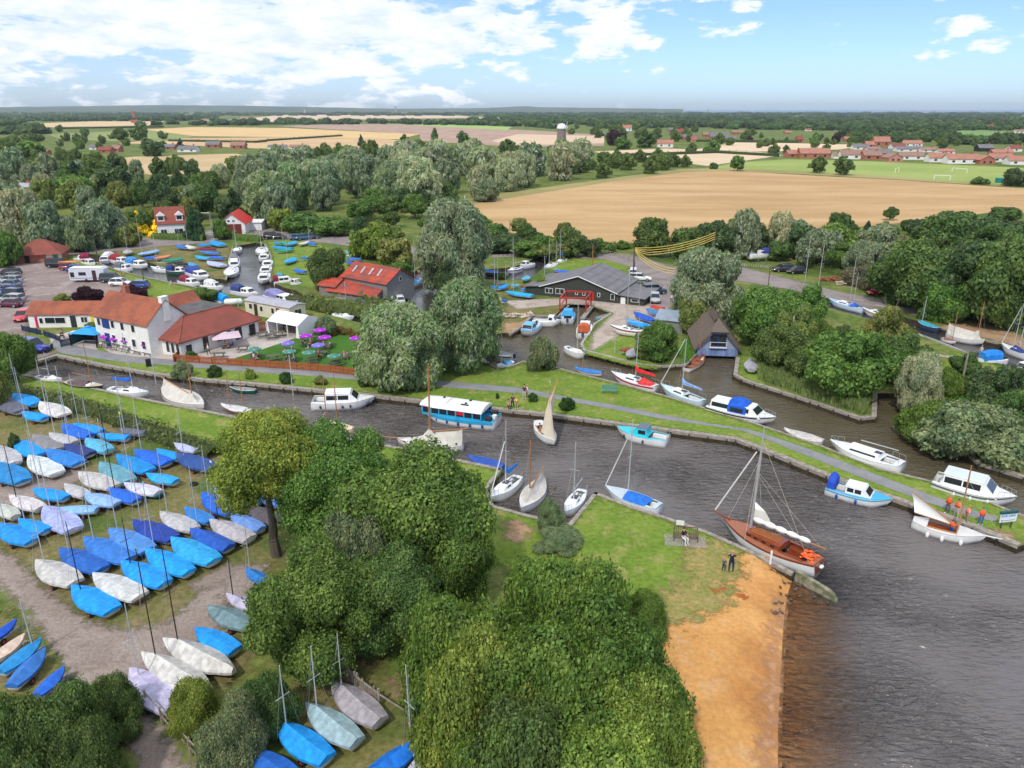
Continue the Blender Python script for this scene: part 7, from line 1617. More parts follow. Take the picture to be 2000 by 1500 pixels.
far(155,336,20,9, white, white, 'white touring caravan parked in the left wood', name='touring_caravan', grp=G4)
for px, py, ty, w, lb in ((263,236,217,12, 'red brick church tower on the left skyline'),(596,224,213,12, 'pale church tower on the skyline'),(773,222,208,16, 'grey tower block on the skyline'),(1031,219,207,12, 'thin tower on the low horizon hill'),(1383,220,213,8, 'tiny pale tower on the right skyline')):
 X, Y = G(px, py); h = HG(Y, ty); r_ = thing('tower', lb, 'tower',(X, Y,0)); q = w * .5 * h / (py - ty) * .16 + 2; MB().box(-q, q,-q, q,0, h * .93).build('shaft', brick if px == 263 else conc, r_); MB().frus((-q * 1.1, q * 1.1,-q * 1.1, q * 1.1), h * .93,(-q, q,-q, q), h).build('parapet', brick if px == 263 else conc, r_)
for a, b, ty, lb in (((1859,336),(1888,338),328, 'farthest white goal frame on the football field'),((1824,351),(1855,352),342, 'nearer thin white goal frame on the football field'),((1748,338),(1755,336),329, 'small side-on goal frame on the football field')):
 A, B = Vector(G(*a)), Vector(G(*b)); d = B - A; h = HG(A.y, ty); r_ = thing('goal_frame', lb, 'goal',(*A,0), math.atan2(d.y, d.x)); MB().tube((0,0,0),(0,0, h),.15,.15,4).build('post', white, r_); MB().tube((d.length,0,0),(d.length,0, h),.15,.15,4).build('post', white, r_); MB().tube((0,0, h),(d.length,0, h),.15,.15,4).build('crossbar', white, r_)
X, Y = G(1955,357); r_ = tag(MB().frus((-2.2,2.2,-1,1),0,(-2.2,2.2,-1,1),1.9).frus((-2.3,2.3,-1.1,1.1),1.905,(-2.2,2.2,-.6,.6),2.1).build('storage_container', mat('teal_metal',(.01,.2,.2),.5), None, False,(X, Y,0)), 'teal metal container at the edge of the football field', 'container')
# ================================================================== CARS
carp = mat('car_paint', None,.25,.03,1., spec=.5, obj=True, coat=.6); lampm = mat('lamp_glass',(.75,.75,.72),.15,.05); redl = mat('tail_lamp',(.45,.01,.01),.2,.05); platem = mat('number_plate',(.7,.68,.5),.5,.05)
def carproto(kind):
 Lh, zb, g0, g1, t0, t1, zr = {'hatch': (3.9,.88,-1.75,1.0,-1.35,.30,1.42), 'estate': (4.4,.92,-2.05,1.1,-1.75,.35,1.45), 'suv': (4.4,1.02,-2.05,1.05,-1.9,.40,1.75), 'van': (4.4,1.05,-2.1,1.25,-2.05,.7,1.85)}[kind]; h = Lh / 2; root = bpy.data.objects.new('parked_car', None); COL.objects.link(root)
 rg = []
 for x, w, z, zl in ((-h,.70, zb - .22,.35),(-h + .08,.80, zb - .04,.27),(-h + .6,.86, zb,.25),(0,.87, zb - .01,.22),(g1,.87, zb - .02,.22),(h - .35,.84, zb - .18,.25),(h - .06,.76, zb - .27,.28),(h,.66, zb - .36,.36)):
  rg.append([(x, w * .94, zl),(x, w, zl + .2),(x, w, z - .18),(x, w * .90, z),(x,0, z + .03),(x,-w * .90, z),(x,-w, z - .18),(x,-w, zl + .2),(x,-w * .94, zl)])
 MB().loft(rg, close=True, cap0=True, cap1=True).build('body', carp, root, True)
 MB().frus((g0, g1,-.76,.76), zb - .02,(t0, t1,-.62,.62), zr - .03).build('windows', glass, root)
 MB().frus((t0 - .03, t1 + .03,-.65,.65), zr - .03,(t0 + .15, t1 - .12,-.55,.55), zr + .03).build('roof', carp, root)
 pl = MB()
 for s in (-1,1):
  for a, b in ((g0, t0),(g1, t1),(g0 + (g1 - g0) * .5, t0 + (t1 - t0) * .5)): pl.tube((a, s * .77, zb - .02),(b, s * .63, zr - .02),.035,.035,4)
 pl.build('pillars', carp, root)
 for sx in (-h * .62, h * .64):
  for s in (-1,1): w = MB().disc((sx, s * .78,.31),(0,1,0),.31,.1,14).build('wheel', rubber, root); MB().disc((sx, s * .80,.31),(0,1,0),.18,.09,10).build('rim', steel, w)
 for s in (-1,1): MB().box(h - .17, h - .02, s * .56 - .14, s * .56 + .14, zb - .42, zb - .30).build('headlight', lampm, root); MB().box(-h - .015,-h + .1, s * .64 - .1, s * .64 + .1, zb - .42, zb - .18).build('tail_light', redl, root); MB().box(g1 - .35, g1 - .2, s * .92 - .07, s * .92 + .07, zb, zb + .12).build('mirror', carp, root)
 MB().box(h - .03, h + .01,-.25,.25,.42,.53).box(-h - .02,-h + .02,-.25,.25,.5,.61).build('number_plate', platem, root)
 return root
CARP = {k: carproto(k) for k in ('hatch', 'estate', 'suv', 'van')}; cused = set()
def car(px, py, rz, kind, colr, label, group='cars around the car park'):
 X, Y = G(px, py); p = CARP[kind]
 if kind in cused: r_ = copy_tree(p)
 else: r_ = p; cused.add(kind)
 r_.location = (X, Y,.016); r_.rotation_euler = (0,0, R(rz)); tag(r_, label, 'car', group)
 for c in r_.children:
  if c.name.split('.')[0] in ('body', 'roof', 'pillars', 'mirror'): setcol(c, colr)
K_ = (.012,.013,.016); SV = (.42,.43,.45); DB = (.01,.04,.25); BG = (.06,.12,.2)
for i,(x, y, rz, k, c, lb) in enumerate([
(20,538,172, 'estate', K_, 'black estate car, farthest in the left edge row'),(21,546,172, 'hatch',(.2,.2,.22), 'dark silver hatchback, second in the left edge row'),(20,553,172, 'estate', SV, 'silver estate car, third in the left edge row'),(20,561,172, 'hatch',(.15,.2,.28), 'blue-grey hatchback, fourth in the left edge row'),(22,571,170, 'hatch',(.01,.03,.32), 'bright blue hatchback in the middle of the left edge row'),
(22,582,170, 'suv',(.015,.03,.07), 'navy car beside the bright blue one in the left edge row'),(24,590,170, 'estate',(.35,.38,.38), 'silver-green estate car, second nearest in the left edge row'),(22,599,172, 'hatch',(.12,.01,.05), 'maroon hatchback nearest in the left edge row'),
(114,522,2, 'van', K_, 'black van beside the small brick building'),(138,527,10, 'hatch',(.35,.01,.02), 'red hatchback carrying a canoe beside the black van'),(152,531,12, 'hatch',(.01,.07,.35), 'blue hatchback right of the red one'),(163,534,12, 'estate',(.02,.03,.08), 'navy estate car against the caravan'),
(221,551,0, 'suv',(.03,.05,.05), 'dark green off-road car towing beside the caravan'),(237,558,2, 'hatch',(.8,.8,.8), 'white hatchback in front of the purple bushes'),(268,563,175, 'estate',(.01,.06,.30), 'blue estate car behind the purple bush'),(47,624,285, 'estate',(.55,.015,.04), 'red car beside the end of the long pub wing'),
(66,686,342, 'suv',(.01,.025,.30), 'royal blue people carrier by the dark fence'),(36,697,345, 'hatch',(.02,.04,.12), 'dark blue car half under the tree at the left edge'),
(533,467,5, 'suv', K_, 'black car on the lane behind the marina, left one'),(545,467,5, 'hatch',(.02,.02,.03), 'black car on the lane behind the marina, right one'),(580,468,35, 'hatch',(.05,.12,.2), 'blue-grey car parked on the lane'),(594,468,35, 'estate',(.03,.12,.2), 'teal-blue car beside the blue-grey one on the lane'),(610,466,10, 'hatch',(.02,.03,.05), 'dark car behind the tall twin mast on the lane'),
(1249,548,350, 'estate',(.78,.78,.78), 'white estate car above the workshop annex'),(1237,542,80, 'van',(.8,.8,.8), 'white van tucked behind the workshop roof'),(1277,574,15, 'suv',(.02,.05,.07), 'dark off-road car beside the workshop'),(1279,589,262, 'hatch', SV, 'silver hatchback facing the camera beside the workshop'),
(1529,530,190, 'estate',(.03,.025,.04), 'dark estate car on the right lane, left one'),(1555,534,190, 'hatch', K_, 'black coupe on the right lane, right one'),(1714,576,200, 'hatch',(.40,.01,.02), 'round red car with a black roof beside the boat trailer')]):
 car(x, y, rz, k, c, lb)
tag(MB().loft([[(x, y * w, z) for y, z in ((1,1.55),(.7,1.72),(-.7,1.72),(-1,1.55),(0,1.5))] for x, w in ((-2.2,.05),(-1.2,.28),(0,.34),(1.2,.28),(2.2,.05))], True).build('canoe', mat('orange_canoe',(.7,.22,.06),.4), None, False,(*G(140,527),.02), R(10)), 'orange canoe carried on the roof of the red hatchback', 'canoe')
X, Y = G(177,549); r_ = thing('caravan', 'large white touring caravan with a grey stripe in the car park', 'caravan',(X, Y,0), R(4)); vp = mat('caravan_skin',(.62,.63,.68),.4,.04)
MB().loft([[(x, y, z) for y in (-1.1,1.1) for z in ((a, b) if y < 0 else (b, a))] for x, a, b in ((-3.1,.75,2.1),(-3.,.42,2.5),(2.7,.42,2.6),(3.1,.6,2.4),(3.15,.9,1.6))], True, True, True).build('body', vp, r_)
MB().box(-2.95,2.75,-1.0,1.0,2.6,2.66).box(-.6,.6,-.5,.5,2.66,2.74).build('roof', white, r_)
for a, b, z0, z1 in ((-1.4,-.1,1.3,1.9),(-2.9,-2.2,1.0,1.9)): MB().box(a, b,-1.13,-1.105, z0, z1).build('window', glass, r_)
MB().box(1.0,1.7,-1.13,-1.105,.45,2.2).build('door', mat('open_doorway',(.06,.03,.03),.6), r_)
for s in (-1,1): MB().disc((-.2, s * 1.02,.32),(0,1,0),.32,.1).build('wheel', rubber, r_)
MB().box(-2.9,2.6,-1.125,-1.105,.75,.85).build('stripe', mat('grey_stripe',(.2,.2,.24),.5), r_)
# ================================================================== PEOPLE
skinm = mat('skin',(.52,.30,.21),.6,.06,8.); hairm = mat('hair', None,.7,.15,9., obj=True); shirtm = mat('shirt_cloth', None,.85,.1,6., obj=True)
def bodymesh(pose):
 J = {'pel': (0,0,.93), 'wa': (0,0,1.08), 'ch': (.0,0,1.30), 'nk': (0,0,1.47), 'hd': (.01,0,1.57), 'hc': (.02,0,1.68)}
 B_ = [('pel', 'wa'),('wa', 'ch'),('ch', 'nk'),('nk', 'hd'),('hd', 'hc')]; Rd = {'pel': .14, 'wa': .125, 'ch': .15, 'nk': .055, 'hd': .082, 'hc': .095}
 sit = pose.startswith('sit'); dz = -.46 if sit else 0
 if sit:
  for k in list(J): x, y, z = J[k]; J[k] = (x + (z - .93) * .12, y, z + dz + .05)
 for s, n in ((1, 'L'),(-1, 'R')):
  if sit: P = [(.05,.10,.50),(.46,.13,.50),(.44,.12,.09),(.60,.13,.04)]
  elif pose == 'walk': P = [(0,.1,.88),(.16 * s,.1,.50),(.20 * s - .08,.1,.09),(.30 * s + .06,.1,.04)]
  else: P = [(0,.11,.88),(.02,.13,.50),(-.02,.14,.08),(.16,.16,.035)]
  for i,(a, r) in enumerate(zip(P,(.10,.065,.045,.04))): J['l%d%s' % (i, n)] = (a[0], a[1] * s, a[2]); Rd['l%d%s' % (i, n)] = r
  B_ += [('pel', 'l0' + n)] + [('l%d%s' % (i, n), 'l%d%s' % (i + 1, n)) for i in range(3)]
  sh = (J['ch'][0],.17 * s, J['ch'][2] + .10)
  if sit: Q = [sh,(sh[0] + .10,.24 * s, sh[2] - .24),(sh[0] + .34,.15 * s, sh[2] - .26),(sh[0] + .42,.12 * s, sh[2] - .25)]
  elif pose == 'photo': Q = [sh,(.12,.26 * s,1.22),(.26,.10 * s,1.45),(.31,.06 * s,1.52)]
  elif pose == 'walk': Q = [sh,(-.12 * s,.24 * s,1.15),(.02 - .14 * s + .1,.24 * s,.93),(.02 - .14 * s + .14,.23 * s,.85)]
  else: Q = [sh,(-.03,.25 * s,1.14),(.06,.25 * s,.90),(.08,.245 * s,.82)]
  for i,(a, r) in enumerate(zip(Q,(.06,.043,.03,.034))): J['a%d%s' % (i, n)] = a; Rd['a%d%s' % (i, n)] = r
  B_ += [('ch', 'a0' + n)] + [('a%d%s' % (i, n), 'a%d%s' % (i + 1, n)) for i in range(3)]
 names = list(J); me = bpy.data.meshes.new('b'); me.from_pydata([J[k] for k in names],[(names.index(a), names.index(b)) for a, b in B_],[]); ob = bpy.data.objects.new('b', me); COL.objects.link(ob)
 ob.modifiers.new('s', 'SKIN'); sv = me.skin_vertices[0].data
 for i, k in enumerate(names): sv[i].radius = (Rd[k] * (.78 if k in ('pel', 'wa', 'ch') else 1), Rd[k]); sv[i].use_root = k == 'pel'
 m2 = ob.modifiers.new('d', 'SUBSURF'); m2.levels = m2.render_levels = 1
 dg = bpy.context.evaluated_depsgraph_get(); src = ob.evaluated_get(dg).to_mesh(); mb = MB(); kinds = {k: Vector(J[k]) for k in names}
 def kind(c):
  best, bk = 9, None
  for a, b in B_:
   p, q = kinds[a], kinds[b]; t = max(0, min(1,(c - p).dot(q - p) / (q - p).length_squared)); d = (c - p.lerp(q, t)).length
   if d < best: best, bk, bt = d,(a, b), t
  a, b = bk
  if b in ('hd', 'hc'): return 0
  if b[0] == 'a' and b[1] in '23': return 0
  if b[0] == 'a' or b in ('wa', 'ch', 'nk'): return 1 if not (b == 'nk' and bt > .6) else 0
  return 3 if b[:2] == 'l3' else 2
 vs = [v.co.copy() for v in src.vertices]; mb.v = [tuple(v) for v in vs]
 for p in src.polygons: mb.f.append(tuple(p.vertices)); mb.mi.append(kind(p.center))
 ob.evaluated_get(dg).to_mesh_clear(); bpy.data.objects.remove(ob)
 hc = Vector(J['hc']); mb.cur = 0
 mb.frus((hc.x + .075, hc.x + .12,-.016,.016), hc.z - .05,(hc.x + .07, hc.x + .095,-.01,.01), hc.z + .0)
 for s, n in ((1, 'L'),(-1, 'R')):   # fingers and thumb growing out of the palm
  e = Vector(J['a3' + n]); d = (e - Vector(J['a2' + n])).normalized(); sd = d.cross(Vector((0, s,0))).normalized() if abs(d.y) < .9 else Vector((1,0,0))
  for k in range(4): b0 = e + d * .02 + sd * (-.027 + .018 * k); b1 = b0 + d * (.045 - .006 * abs(k - 1.3)); mb.tube(b0, b1,.009,.008,5); mb.tube(b1, b1 + (d * .6 + Vector((0,-s * .6,0))).normalized() * .028,.008,.006,5)
  mb.tube(e - d * .01 + sd * -.03, e + d * .03 + sd * -.06,.010,.007,5)
 mb.cur = 4
 for s in (-1,1): mb.sph((hc.x + .088, s * .033, hc.z + .005),.011,5,3)
 body = mb.mesh('body',[skinm, shirtm, shirtm, shirtm, blackm]); body.polygons.foreach_set('use_smooth',[True] * len(body.polygons))
 rg = []
 for th in np.linspace(0, math.pi * .62,6): rg.append([(hc.x - .015 + .108 * math.sin(th) * math.cos(a) - .02 * th,.098 * math.sin(th) * math.sin(a), hc.z + .02 + .112 * math.cos(th) + (.05 if math.cos(a) > .3 and th > 1.2 else 0)) for a in np.linspace(0,6.2832,12, endpoint=False)])
 return body, MB().loft(rg, True, True).mesh('hair', hairm), J
PB = {}
def clothm(c):
 k = 'cloth_%02x%02x%02x' % tuple(int(min(1, x) * 255) for x in c); return mat(k, c,.85,.12,8.)
def person(x, y, rz, pose, shirt, trous, hair, label, h=1.7, z=0., px=True, shoes=(.5,.5,.5), vest=None, group=None, skirt=None):
 if pose not in PB: PB[pose] = bodymesh(pose)
 b, hr, J = PB[pose]; X, Y = G(x, y, z) if px else (x, y); r_ = thing('person', label, 'person',(X, Y, z), R(rz), group); s = h / 1.78; r_.scale = (s, s, s)
 bo = link('body', b, r_)
 for i, c in ((1, shirt),(2, trous),(3, shoes)): bo.material_slots[i].link = 'OBJECT'; bo.material_slots[i].material = clothm(c)
 ho = link('hair', hr, r_); setcol(ho, hair)
 if vest:
  ch, wa = Vector(J['ch']), Vector(J['wa']); rg = [[(c.x + .165 * k * math.cos(a) * .85,.2 * k * math.sin(a), c.z + dz) for a in np.linspace(0,6.283,12, endpoint=False)] for c, dz, k in ((wa,-.1,.98),(wa,.05,1.03),(ch,0,1.08),(ch,.12,.98),(ch,.17,.6))]
  MB().loft(rg, True).build('life_jacket', clothm(vest), r_, True); MB().box(wa.x - .15, wa.x + .16,-.2,.2, wa.z - .01, wa.z + .03).build('jacket_strap', blackm, r_)
 return r_
OJ = (.95,.13,.03); BR = (.06,.03,.015); BL = (.45,.3,.12); GH = (.4,.38,.36); DK = (.015,.012,.01); SHW = (.7,.7,.7)
person(1849,1004,200, 'stand',(.25,.1,.1),(.1,.1,.13), GH, 'grey haired adult in an orange life jacket on the spit, leftmost of the group',1.75, vest=OJ, shoes=SHW)
person(1866,1010,215, 'stand',(.6,.45,.42),(.5,.42,.38), BR, 'adult in orange life jacket and pale shorts beside the grey haired one',1.6, vest=(.95,.2,.05))
person(1886,1022,170, 'stand',(.7,.6,.58),(.3,.2,.18), BL, 'person in an orange life jacket just behind the tan mast',1.6, vest=(.9,.2,.1))
person(1914,1025,250, 'stand', OJ,(.03,.13,.4), BR, 'person in orange life jacket and blue trousers nearest the information board',1.5, vest=OJ)
hdl = hd.location; hw_ = hd.matrix_basis @ Vector((.2,-.1,.16)); person(hw_.x, hw_.y,20, 'stand', OJ,(.02,.08,.35), BR, 'child in an orange life jacket standing in the half-decker cockpit',1.35, z=hdl.z + .16, px=False, vest=OJ)
for u, v, c, lb in ((.4,.45,(.5,.03,.03), 'sailor in red seated in the half-decker under sail'),(-.6,-.5,(.05,.05,.06), 'sailor in dark clothes at the stern of the half-decker under sail'),(-.1,-.55,(.45,.2,.1), 'sailor in brown seated on the near side of the half-decker under sail')):
 w_ = sb.matrix_basis @ Vector((u, v,.05)); person(w_.x, w_.y, math.degrees(sb.rotation_euler.z), 'sit', c,(.03,.04,.08), BR, lb,1.7, z=sb.location.z + .05, px=False)
person(1427,1117,80, 'photo',(.012,.015,.03),(.015,.03,.07), BL, 'adult in a dark top and jeans raising both hands to the face on the grass',1.72, shoes=SHW)
person(1413,1116,60, 'stand',(.06,.09,.1),(.02,.03,.06), BL, 'small child in a grey top beside the adult on the grass',1.12)
person(1333,1059,300, 'sit',(.012,.015,.04),(.75,.74,.74), BR, 'woman in a navy top and white trousers sitting on the bench',1.68, shoes=SHW)
person(993,800,290, 'sit',(.55,.35,.3),(.04,.03,.03), BR, 'person in a pink top sitting on the canal bank',1.6)
person(1001,797,260, 'stand',(.06,.05,.07),(.03,.03,.04), BR, 'person in dark clothes standing between the two others on the canal bank',1.6)
person(1009,798,270, 'stand',(.7,.5,.1),(.4,.35,.3), BL, 'child in a yellow buoyancy vest on the canal bank',1.35, vest=(.8,.5,.05))
person(1024,779,250, 'stand',(.05,.03,.03),(.5,.5,.5), BR, 'person in a dark top standing on the footpath',1.7); person(1029,778,200, 'stand',(.7,.7,.72),(.45,.2,.15), BL, 'person in a white top standing on the footpath',1.65)
person(1238,526,260, 'walk',(.12,.02,.1),(.02,.02,.03), BR, 'walker in dark clothes on the lane above the workshop',1.75)
person(1311,566,250, 'walk',(.02,.02,.03),(.02,.02,.03), DK, 'walker in black on the boatyard road',1.75); person(1320,563,250, 'walk',(.6,.08,.12),(.05,.05,.1), BR, 'walker in a red top on the boatyard road',1.65)
person(53,699,200, 'sit',(.6,.04,.06),(.15,.15,.2), BL, 'person in red crouching by the royal blue people carrier',1.6, z=-.05); person(64,698,200, 'sit',(.12,.12,.15),(.05,.05,.06), GH, 'person in grey crouching by the royal blue people carrier',1.65, z=-.05)
person(336,559,200, 'sit',(.6,.6,.6),(.5,.5,.5), DK, 'person in white sitting on the meadow beside the cut',1.6); person(344,562,180, 'sit',(.5,.35,.1),(.4,.3,.2), BR, 'person in a tan top sitting on the meadow beside the cut',1.6)
person(238,541,200, 'sit',(.6,.2,.12),(.4,.3,.2), BR, 'person in a red shirt sitting behind the green off-road car',1.6); person(244,541,160, 'sit',(.5,.3,.2),(.3,.2,.1), BL, 'person in a tan shirt sitting behind the green off-road car',1.6)
person(408,694,200, 'walk',(.75,.72,.72),(.03,.03,.05),(.35,.12,.05), 'waiter in a white top carrying something across the patio',1.65)
person(556,650,240, 'stand',(.1,.05,.08),(.03,.03,.03), BR, 'person in a purple top inside the white marquee',1.65); person(562,652,260, 'stand',(.05,.04,.04),(.3,.2,.15), DK, 'person in a black top at the front of the white marquee',1.65)
person(1311,592,250, 'stand',(.7,.65,.6),(.05,.05,.06), DK, 'person in a cream top by the boatyard road',1.6)
person(1914,697,200, 'stand',(.6,.6,.62),(.3,.3,.35), GH, 'figure in pale clothes standing on the blue-tented boat',1.6, z=-.1)
# ================================================================== GARDEN FURNITURE
ptw = mat('weathered_table_wood',(.13,.115,.10),.9,.3,4., stretch=(1,6,1))
def tableproto():
 r_ = bpy.data.objects.new('picnic_table', None); COL.objects.link(r_); m = MB()
 for i in range(4): m.box(-.8,.8,-.36 + .185 * i,-.19 + .185 * i,.70,.74)
 m.build('table_top', ptw, r_)
 for s in (-1,1): MB().box(-.8,.8, s * .68 - .12, s * .68 + .12,.42,.46).build('bench_seat', ptw, r_)
 for x in (-.55,.55): MB().tube((x,-.6,0),(x,-.15,.70),.04,.04,4).tube((x,.6,0),(x,.15,.70),.04,.04,4).box(x - .03, x + .03,-.75,.75,.37,.42).build('leg_frame', ptw, r_)
 return r_
PT = tableproto(); tfirst = True
def table(x, y, rz, label, group):
 global tfirst
 r_ = PT if tfirst else copy_tree(PT); tfirst = False; X, Y = G(x, y); r_.location = (X, Y,.02); r_.rotation_euler = (0,0, R(rz)); return tag(r_, label, 'picnic table', group)
def umbproto(m, nm):
 r_ = bpy.data.objects.new('parasol', None); COL.objects.link(r_); MB().tube((0,0,0),(0,0,2.25),.025).build('pole', white, r_); MB().disc((0,0,.05),(0,0,1),.25,.05).build('base', blackb, r_)
 rg = [[(r * math.cos(a), r * math.sin(a), z + (.0 if k % 2 else .03 * r)) for k, a in enumerate(np.linspace(0,6.283,16, endpoint=False))] for r, z in ((1.18,1.72),(1.16,1.83),(.6,2.08),(.05,2.28))]
 c = MB().loft(rg, True, False, True).build('canopy', m, r_); bl = MB()
 for k in range(0,8,2):   # small pale panels of lettering on the valance: three short strokes
  a = math.pi / 4 * k + .3
  for j in (-.13,0,.13): bl.tube((1.0 * math.cos(a + j),1.0 * math.sin(a + j),1.93),(.84 * math.cos(a + j),.84 * math.sin(a + j),2.0),.03,.03,4)
 bl.build('print', white, c); return r_
UP = {'p': umbproto(mat('purple_parasol',(.36,.02,.50),.7,.08), 'p'), 'g': umbproto(mat('green_parasol',(.07,.22,.17),.7,.1), 'g'), 'v': umbproto(mat('violet_parasol',(.20,.14,.60),.7,.1), 'v')}; uf = set()
def umb(k, x, y, top, label, group='garden parasols'):
 X, Y = G(x, y); r_ = UP[k] if k not in uf else copy_tree(UP[k]); uf.add(k); s = max(.75, HG(Y, top) / 2.28); r_.location = (X, Y,.02); r_.scale = (min(s,1.1), min(s,1.1), s); return tag(r_, label, 'parasol', group)
gt = 'picnic tables in the beer garden'; pr = 'picnic tables in front of the pub'
for x, y, rz, lb in ((210,678,-28, 'picnic table nearest the blue gazebo'),(229,682,-28, 'picnic table under the second purple parasol from the gazebo'),(250,686,-28, 'picnic table under the third purple parasol from the gazebo'),(274,690,-28, 'picnic table beside the closed purple parasol'),(295,694,-28, 'picnic table below the fully open parasol by the pub corner')): table(x, y, rz, lb, pr)
for x, y, rz, lb in ((513,659,20, 'patio picnic table left of the marquee'),(530,662,20, 'patio picnic table in front of the marquee entrance'),(545,658,20, 'patio picnic table against the marquee curtain'),(475,686,10, 'patio picnic table alone beside the lawn edge'),(428,700,10, 'patio picnic table by the path fence')): table(x, y, rz, lb, gt)
for x, y, rz, lb in ((500,703,0, 'lawn table under the leftmost green parasol'),(534,705,30, 'empty lawn table between the two left green parasols'),(567,709,0, 'lawn table under the second green parasol'),(564,692,0, 'lawn table under the left violet parasol'),(607,711,20, 'empty lawn table under the third green parasol'),(598,676,0, 'lawn table under the middle purple parasol'),(622,667,0, 'empty lawn table under the farthest purple parasol'),
 (638,681,-10, 'lawn table shared by the right purple and violet parasols'),(628,697,-20, 'lawn table without a parasol in the middle of the lawn'),(656,716,40, 'empty lawn table beside the tilted green parasol'),(678,700,10, 'lawn table nearest the weeping willow')): table(x, y, rz, lb, gt)
for k, x, y, t, lb in (('p',212,676,654, 'purple parasol nearest the blue gazebo'),('p',231,680,658, 'second purple parasol from the gazebo'),('p',253,684,660, 'third purple parasol from the gazebo'),('p',293,692,667, 'purple parasol by the pub corner'),('p',626,664,640, 'farthest purple parasol on the lawn'),('p',599,675,653, 'purple parasol in the middle of the lawn'),('p',636,678,656, 'purple parasol to the right of the middle one'),
 ('p',696,680,658, 'purple parasol beside the weeping willow'),('v',564,690,668, 'violet and white parasol on the left of the lawn'),('v',623,694,672, 'violet and white parasol below the two right purple ones'),('g',499,702,682, 'leftmost green parasol by the fence'),('g',567,707,684, 'second green parasol by the fence'),('g',605,709,688, 'third green parasol by the fence'),('g',654,716,694, 'rightmost green parasol by the fence')): umb(k, x, y, t, lb)
X, Y = G(274,688); r_ = thing('parasol', 'closed purple parasol in front of the pub', 'parasol',(X, Y,.02),0); MB().tube((0,0,0),(0,0,2.1),.025).build('pole', white, r_); MB().tube((0,0,.9),(0,0,2.1),.28,.04,8).build('canopy', purp, r_)
X, Y = G(444,678); r_ = thing('parasol', 'large square pale pink parasol on the pub patio', 'parasol',(X, Y,.02), R(25)); MB().tube((0,0,0),(0,0,1.9),.03).build('pole', white, r_); MB().frus((-1.8,1.8,-1.8,1.8),1.6,(-.3,.3,-.3,.3),1.95).frus((-.35,.35,-.35,.35),1.97,(-.1,.1,-.1,.1),2.1).build('canopy', mat('pale_pink_fabric',(.62,.47,.52),.8,.06), r_)
seat = [(496,705,60,(.65,.6,.65), 'guest in pale clothes at the leftmost green parasol'),(506,706,200,(.02,.02,.02), 'guest in black at the leftmost green parasol'),(557,696,0,(.6,.25,.3), 'guest in pink at the left violet parasol'),(572,694,180,(.02,.12,.5), 'guest in blue at the left violet parasol'),(560,711,20,(.05,.04,.05), 'guest in dark clothes at the second green parasol'),(576,710,170,(.25,.4,.6), 'guest in pale blue at the second green parasol'),
 (592,679,20,(.06,.04,.04), 'guest in brown at the middle purple parasol'),(608,677,170,(.75,.2,.25), 'guest in coral at the middle purple parasol'),(604,690,200,(.4,.4,.4), 'guest in grey standing between the parasols'),(632,684,30,(.25,.08,.06), 'guest in dark red at the right violet parasol'),(646,682,180,(.35,.45,.65), 'guest in light blue at the right violet parasol'),(622,703,20,(.2,.05,.04), 'guest in maroon at the table without a parasol'),
 (680,703,150,(.35,.22,.15), 'guest in brown at the table nearest the weeping willow'),(672,704,20,(.5,.4,.3), 'guest in tan at the table nearest the weeping willow'),(697,719,180,(.6,.03,.03), 'child in red by the garden fence under the willow'),(301,692,190,(.55,.02,.03), 'guest in red in front of the pub corner'),(236,681,190,(.5,.3,.3), 'guest in pink under the second purple parasol'),(222,678,10,(.1,.1,.12), 'guest in dark clothes between the pub parasols'),(258,688,180,(.4,.35,.6), 'guest in lilac under the third purple parasol'),
 (449,682,180,(.45,.1,.15), 'guest in red at the pale pink parasol'),(440,682,10,(.6,.35,.2), 'guest in orange at the pale pink parasol'),(456,680,200,(.03,.1,.5), 'guest in blue at the pale pink parasol'),(125,660,200,(.2,.08,.07), 'person in brown sitting behind the dark blue fence'),(120,662,0,(.1,.12,.15), 'person in grey sitting behind the dark blue fence')]
for i,(x, y, rz, c, lb) in enumerate(seat): person(x, y, rz, 'sit', c,((.04,.05,.1),(.3,.25,.2),(.03,.03,.03))[i % 3],(BR, BL, DK, GH)[i % 4], lb,1.62)
# ================================================================== FENCES, SIGNS, BENCHES, POLES
def fence(px, h, m, label, slat=.14, rails=(.25,.8), gapless=False, post=1.8, cat='fence', wob=0.):
 P = [Vector(G(*p)) for p in px]; o = P[0]; r_ = thing('fence', label, cat,(*o,0)); pk, rl, po = MB(), MB(),[]; fr = random.Random(3)
 for a, b in zip(P[:-1], P[1:]):
  a = a - o; b = b - o; d = b - a; Lh = d.length; an = math.atan2(d.y, d.x); d.normalize(); k = 0.
  while k < Lh:
   c = a + d * k; po.append(MB().box(-.05,.05,-.05,.05,0, h + .08, an,(c.x, c.y,0))); k += post
  for z in rails: rl.box(0, Lh,-.025,.025, h * z - .04, h * z + .04, an,(a.x, a.y,0))
  if slat:
   k = .08
   while k < Lh: c = a + d * k; hh = h * (1 - fr.uniform(0, wob)); pk.box(-slat * .36, slat * .36,.03,.05,.03, hh, an,(c.x, c.y,0)); k += slat
 rl.build('rails', m, r_)
 if slat: pk.build('pickets', m, r_)
 for q in po[:60]: q.build('post', m, r_)
 return r_
ofn = mat('orange_stained_fence',(.36,.105,.04),.8,.2,3.); dbf = mat('dark_blue_fence',(.015,.03,.08),.6)
fence([(340,706),(420,712),(500,717),(620,725),(722,737)],.95, ofn, 'long orange-brown picket fence between the beer garden and the canal path',.12)
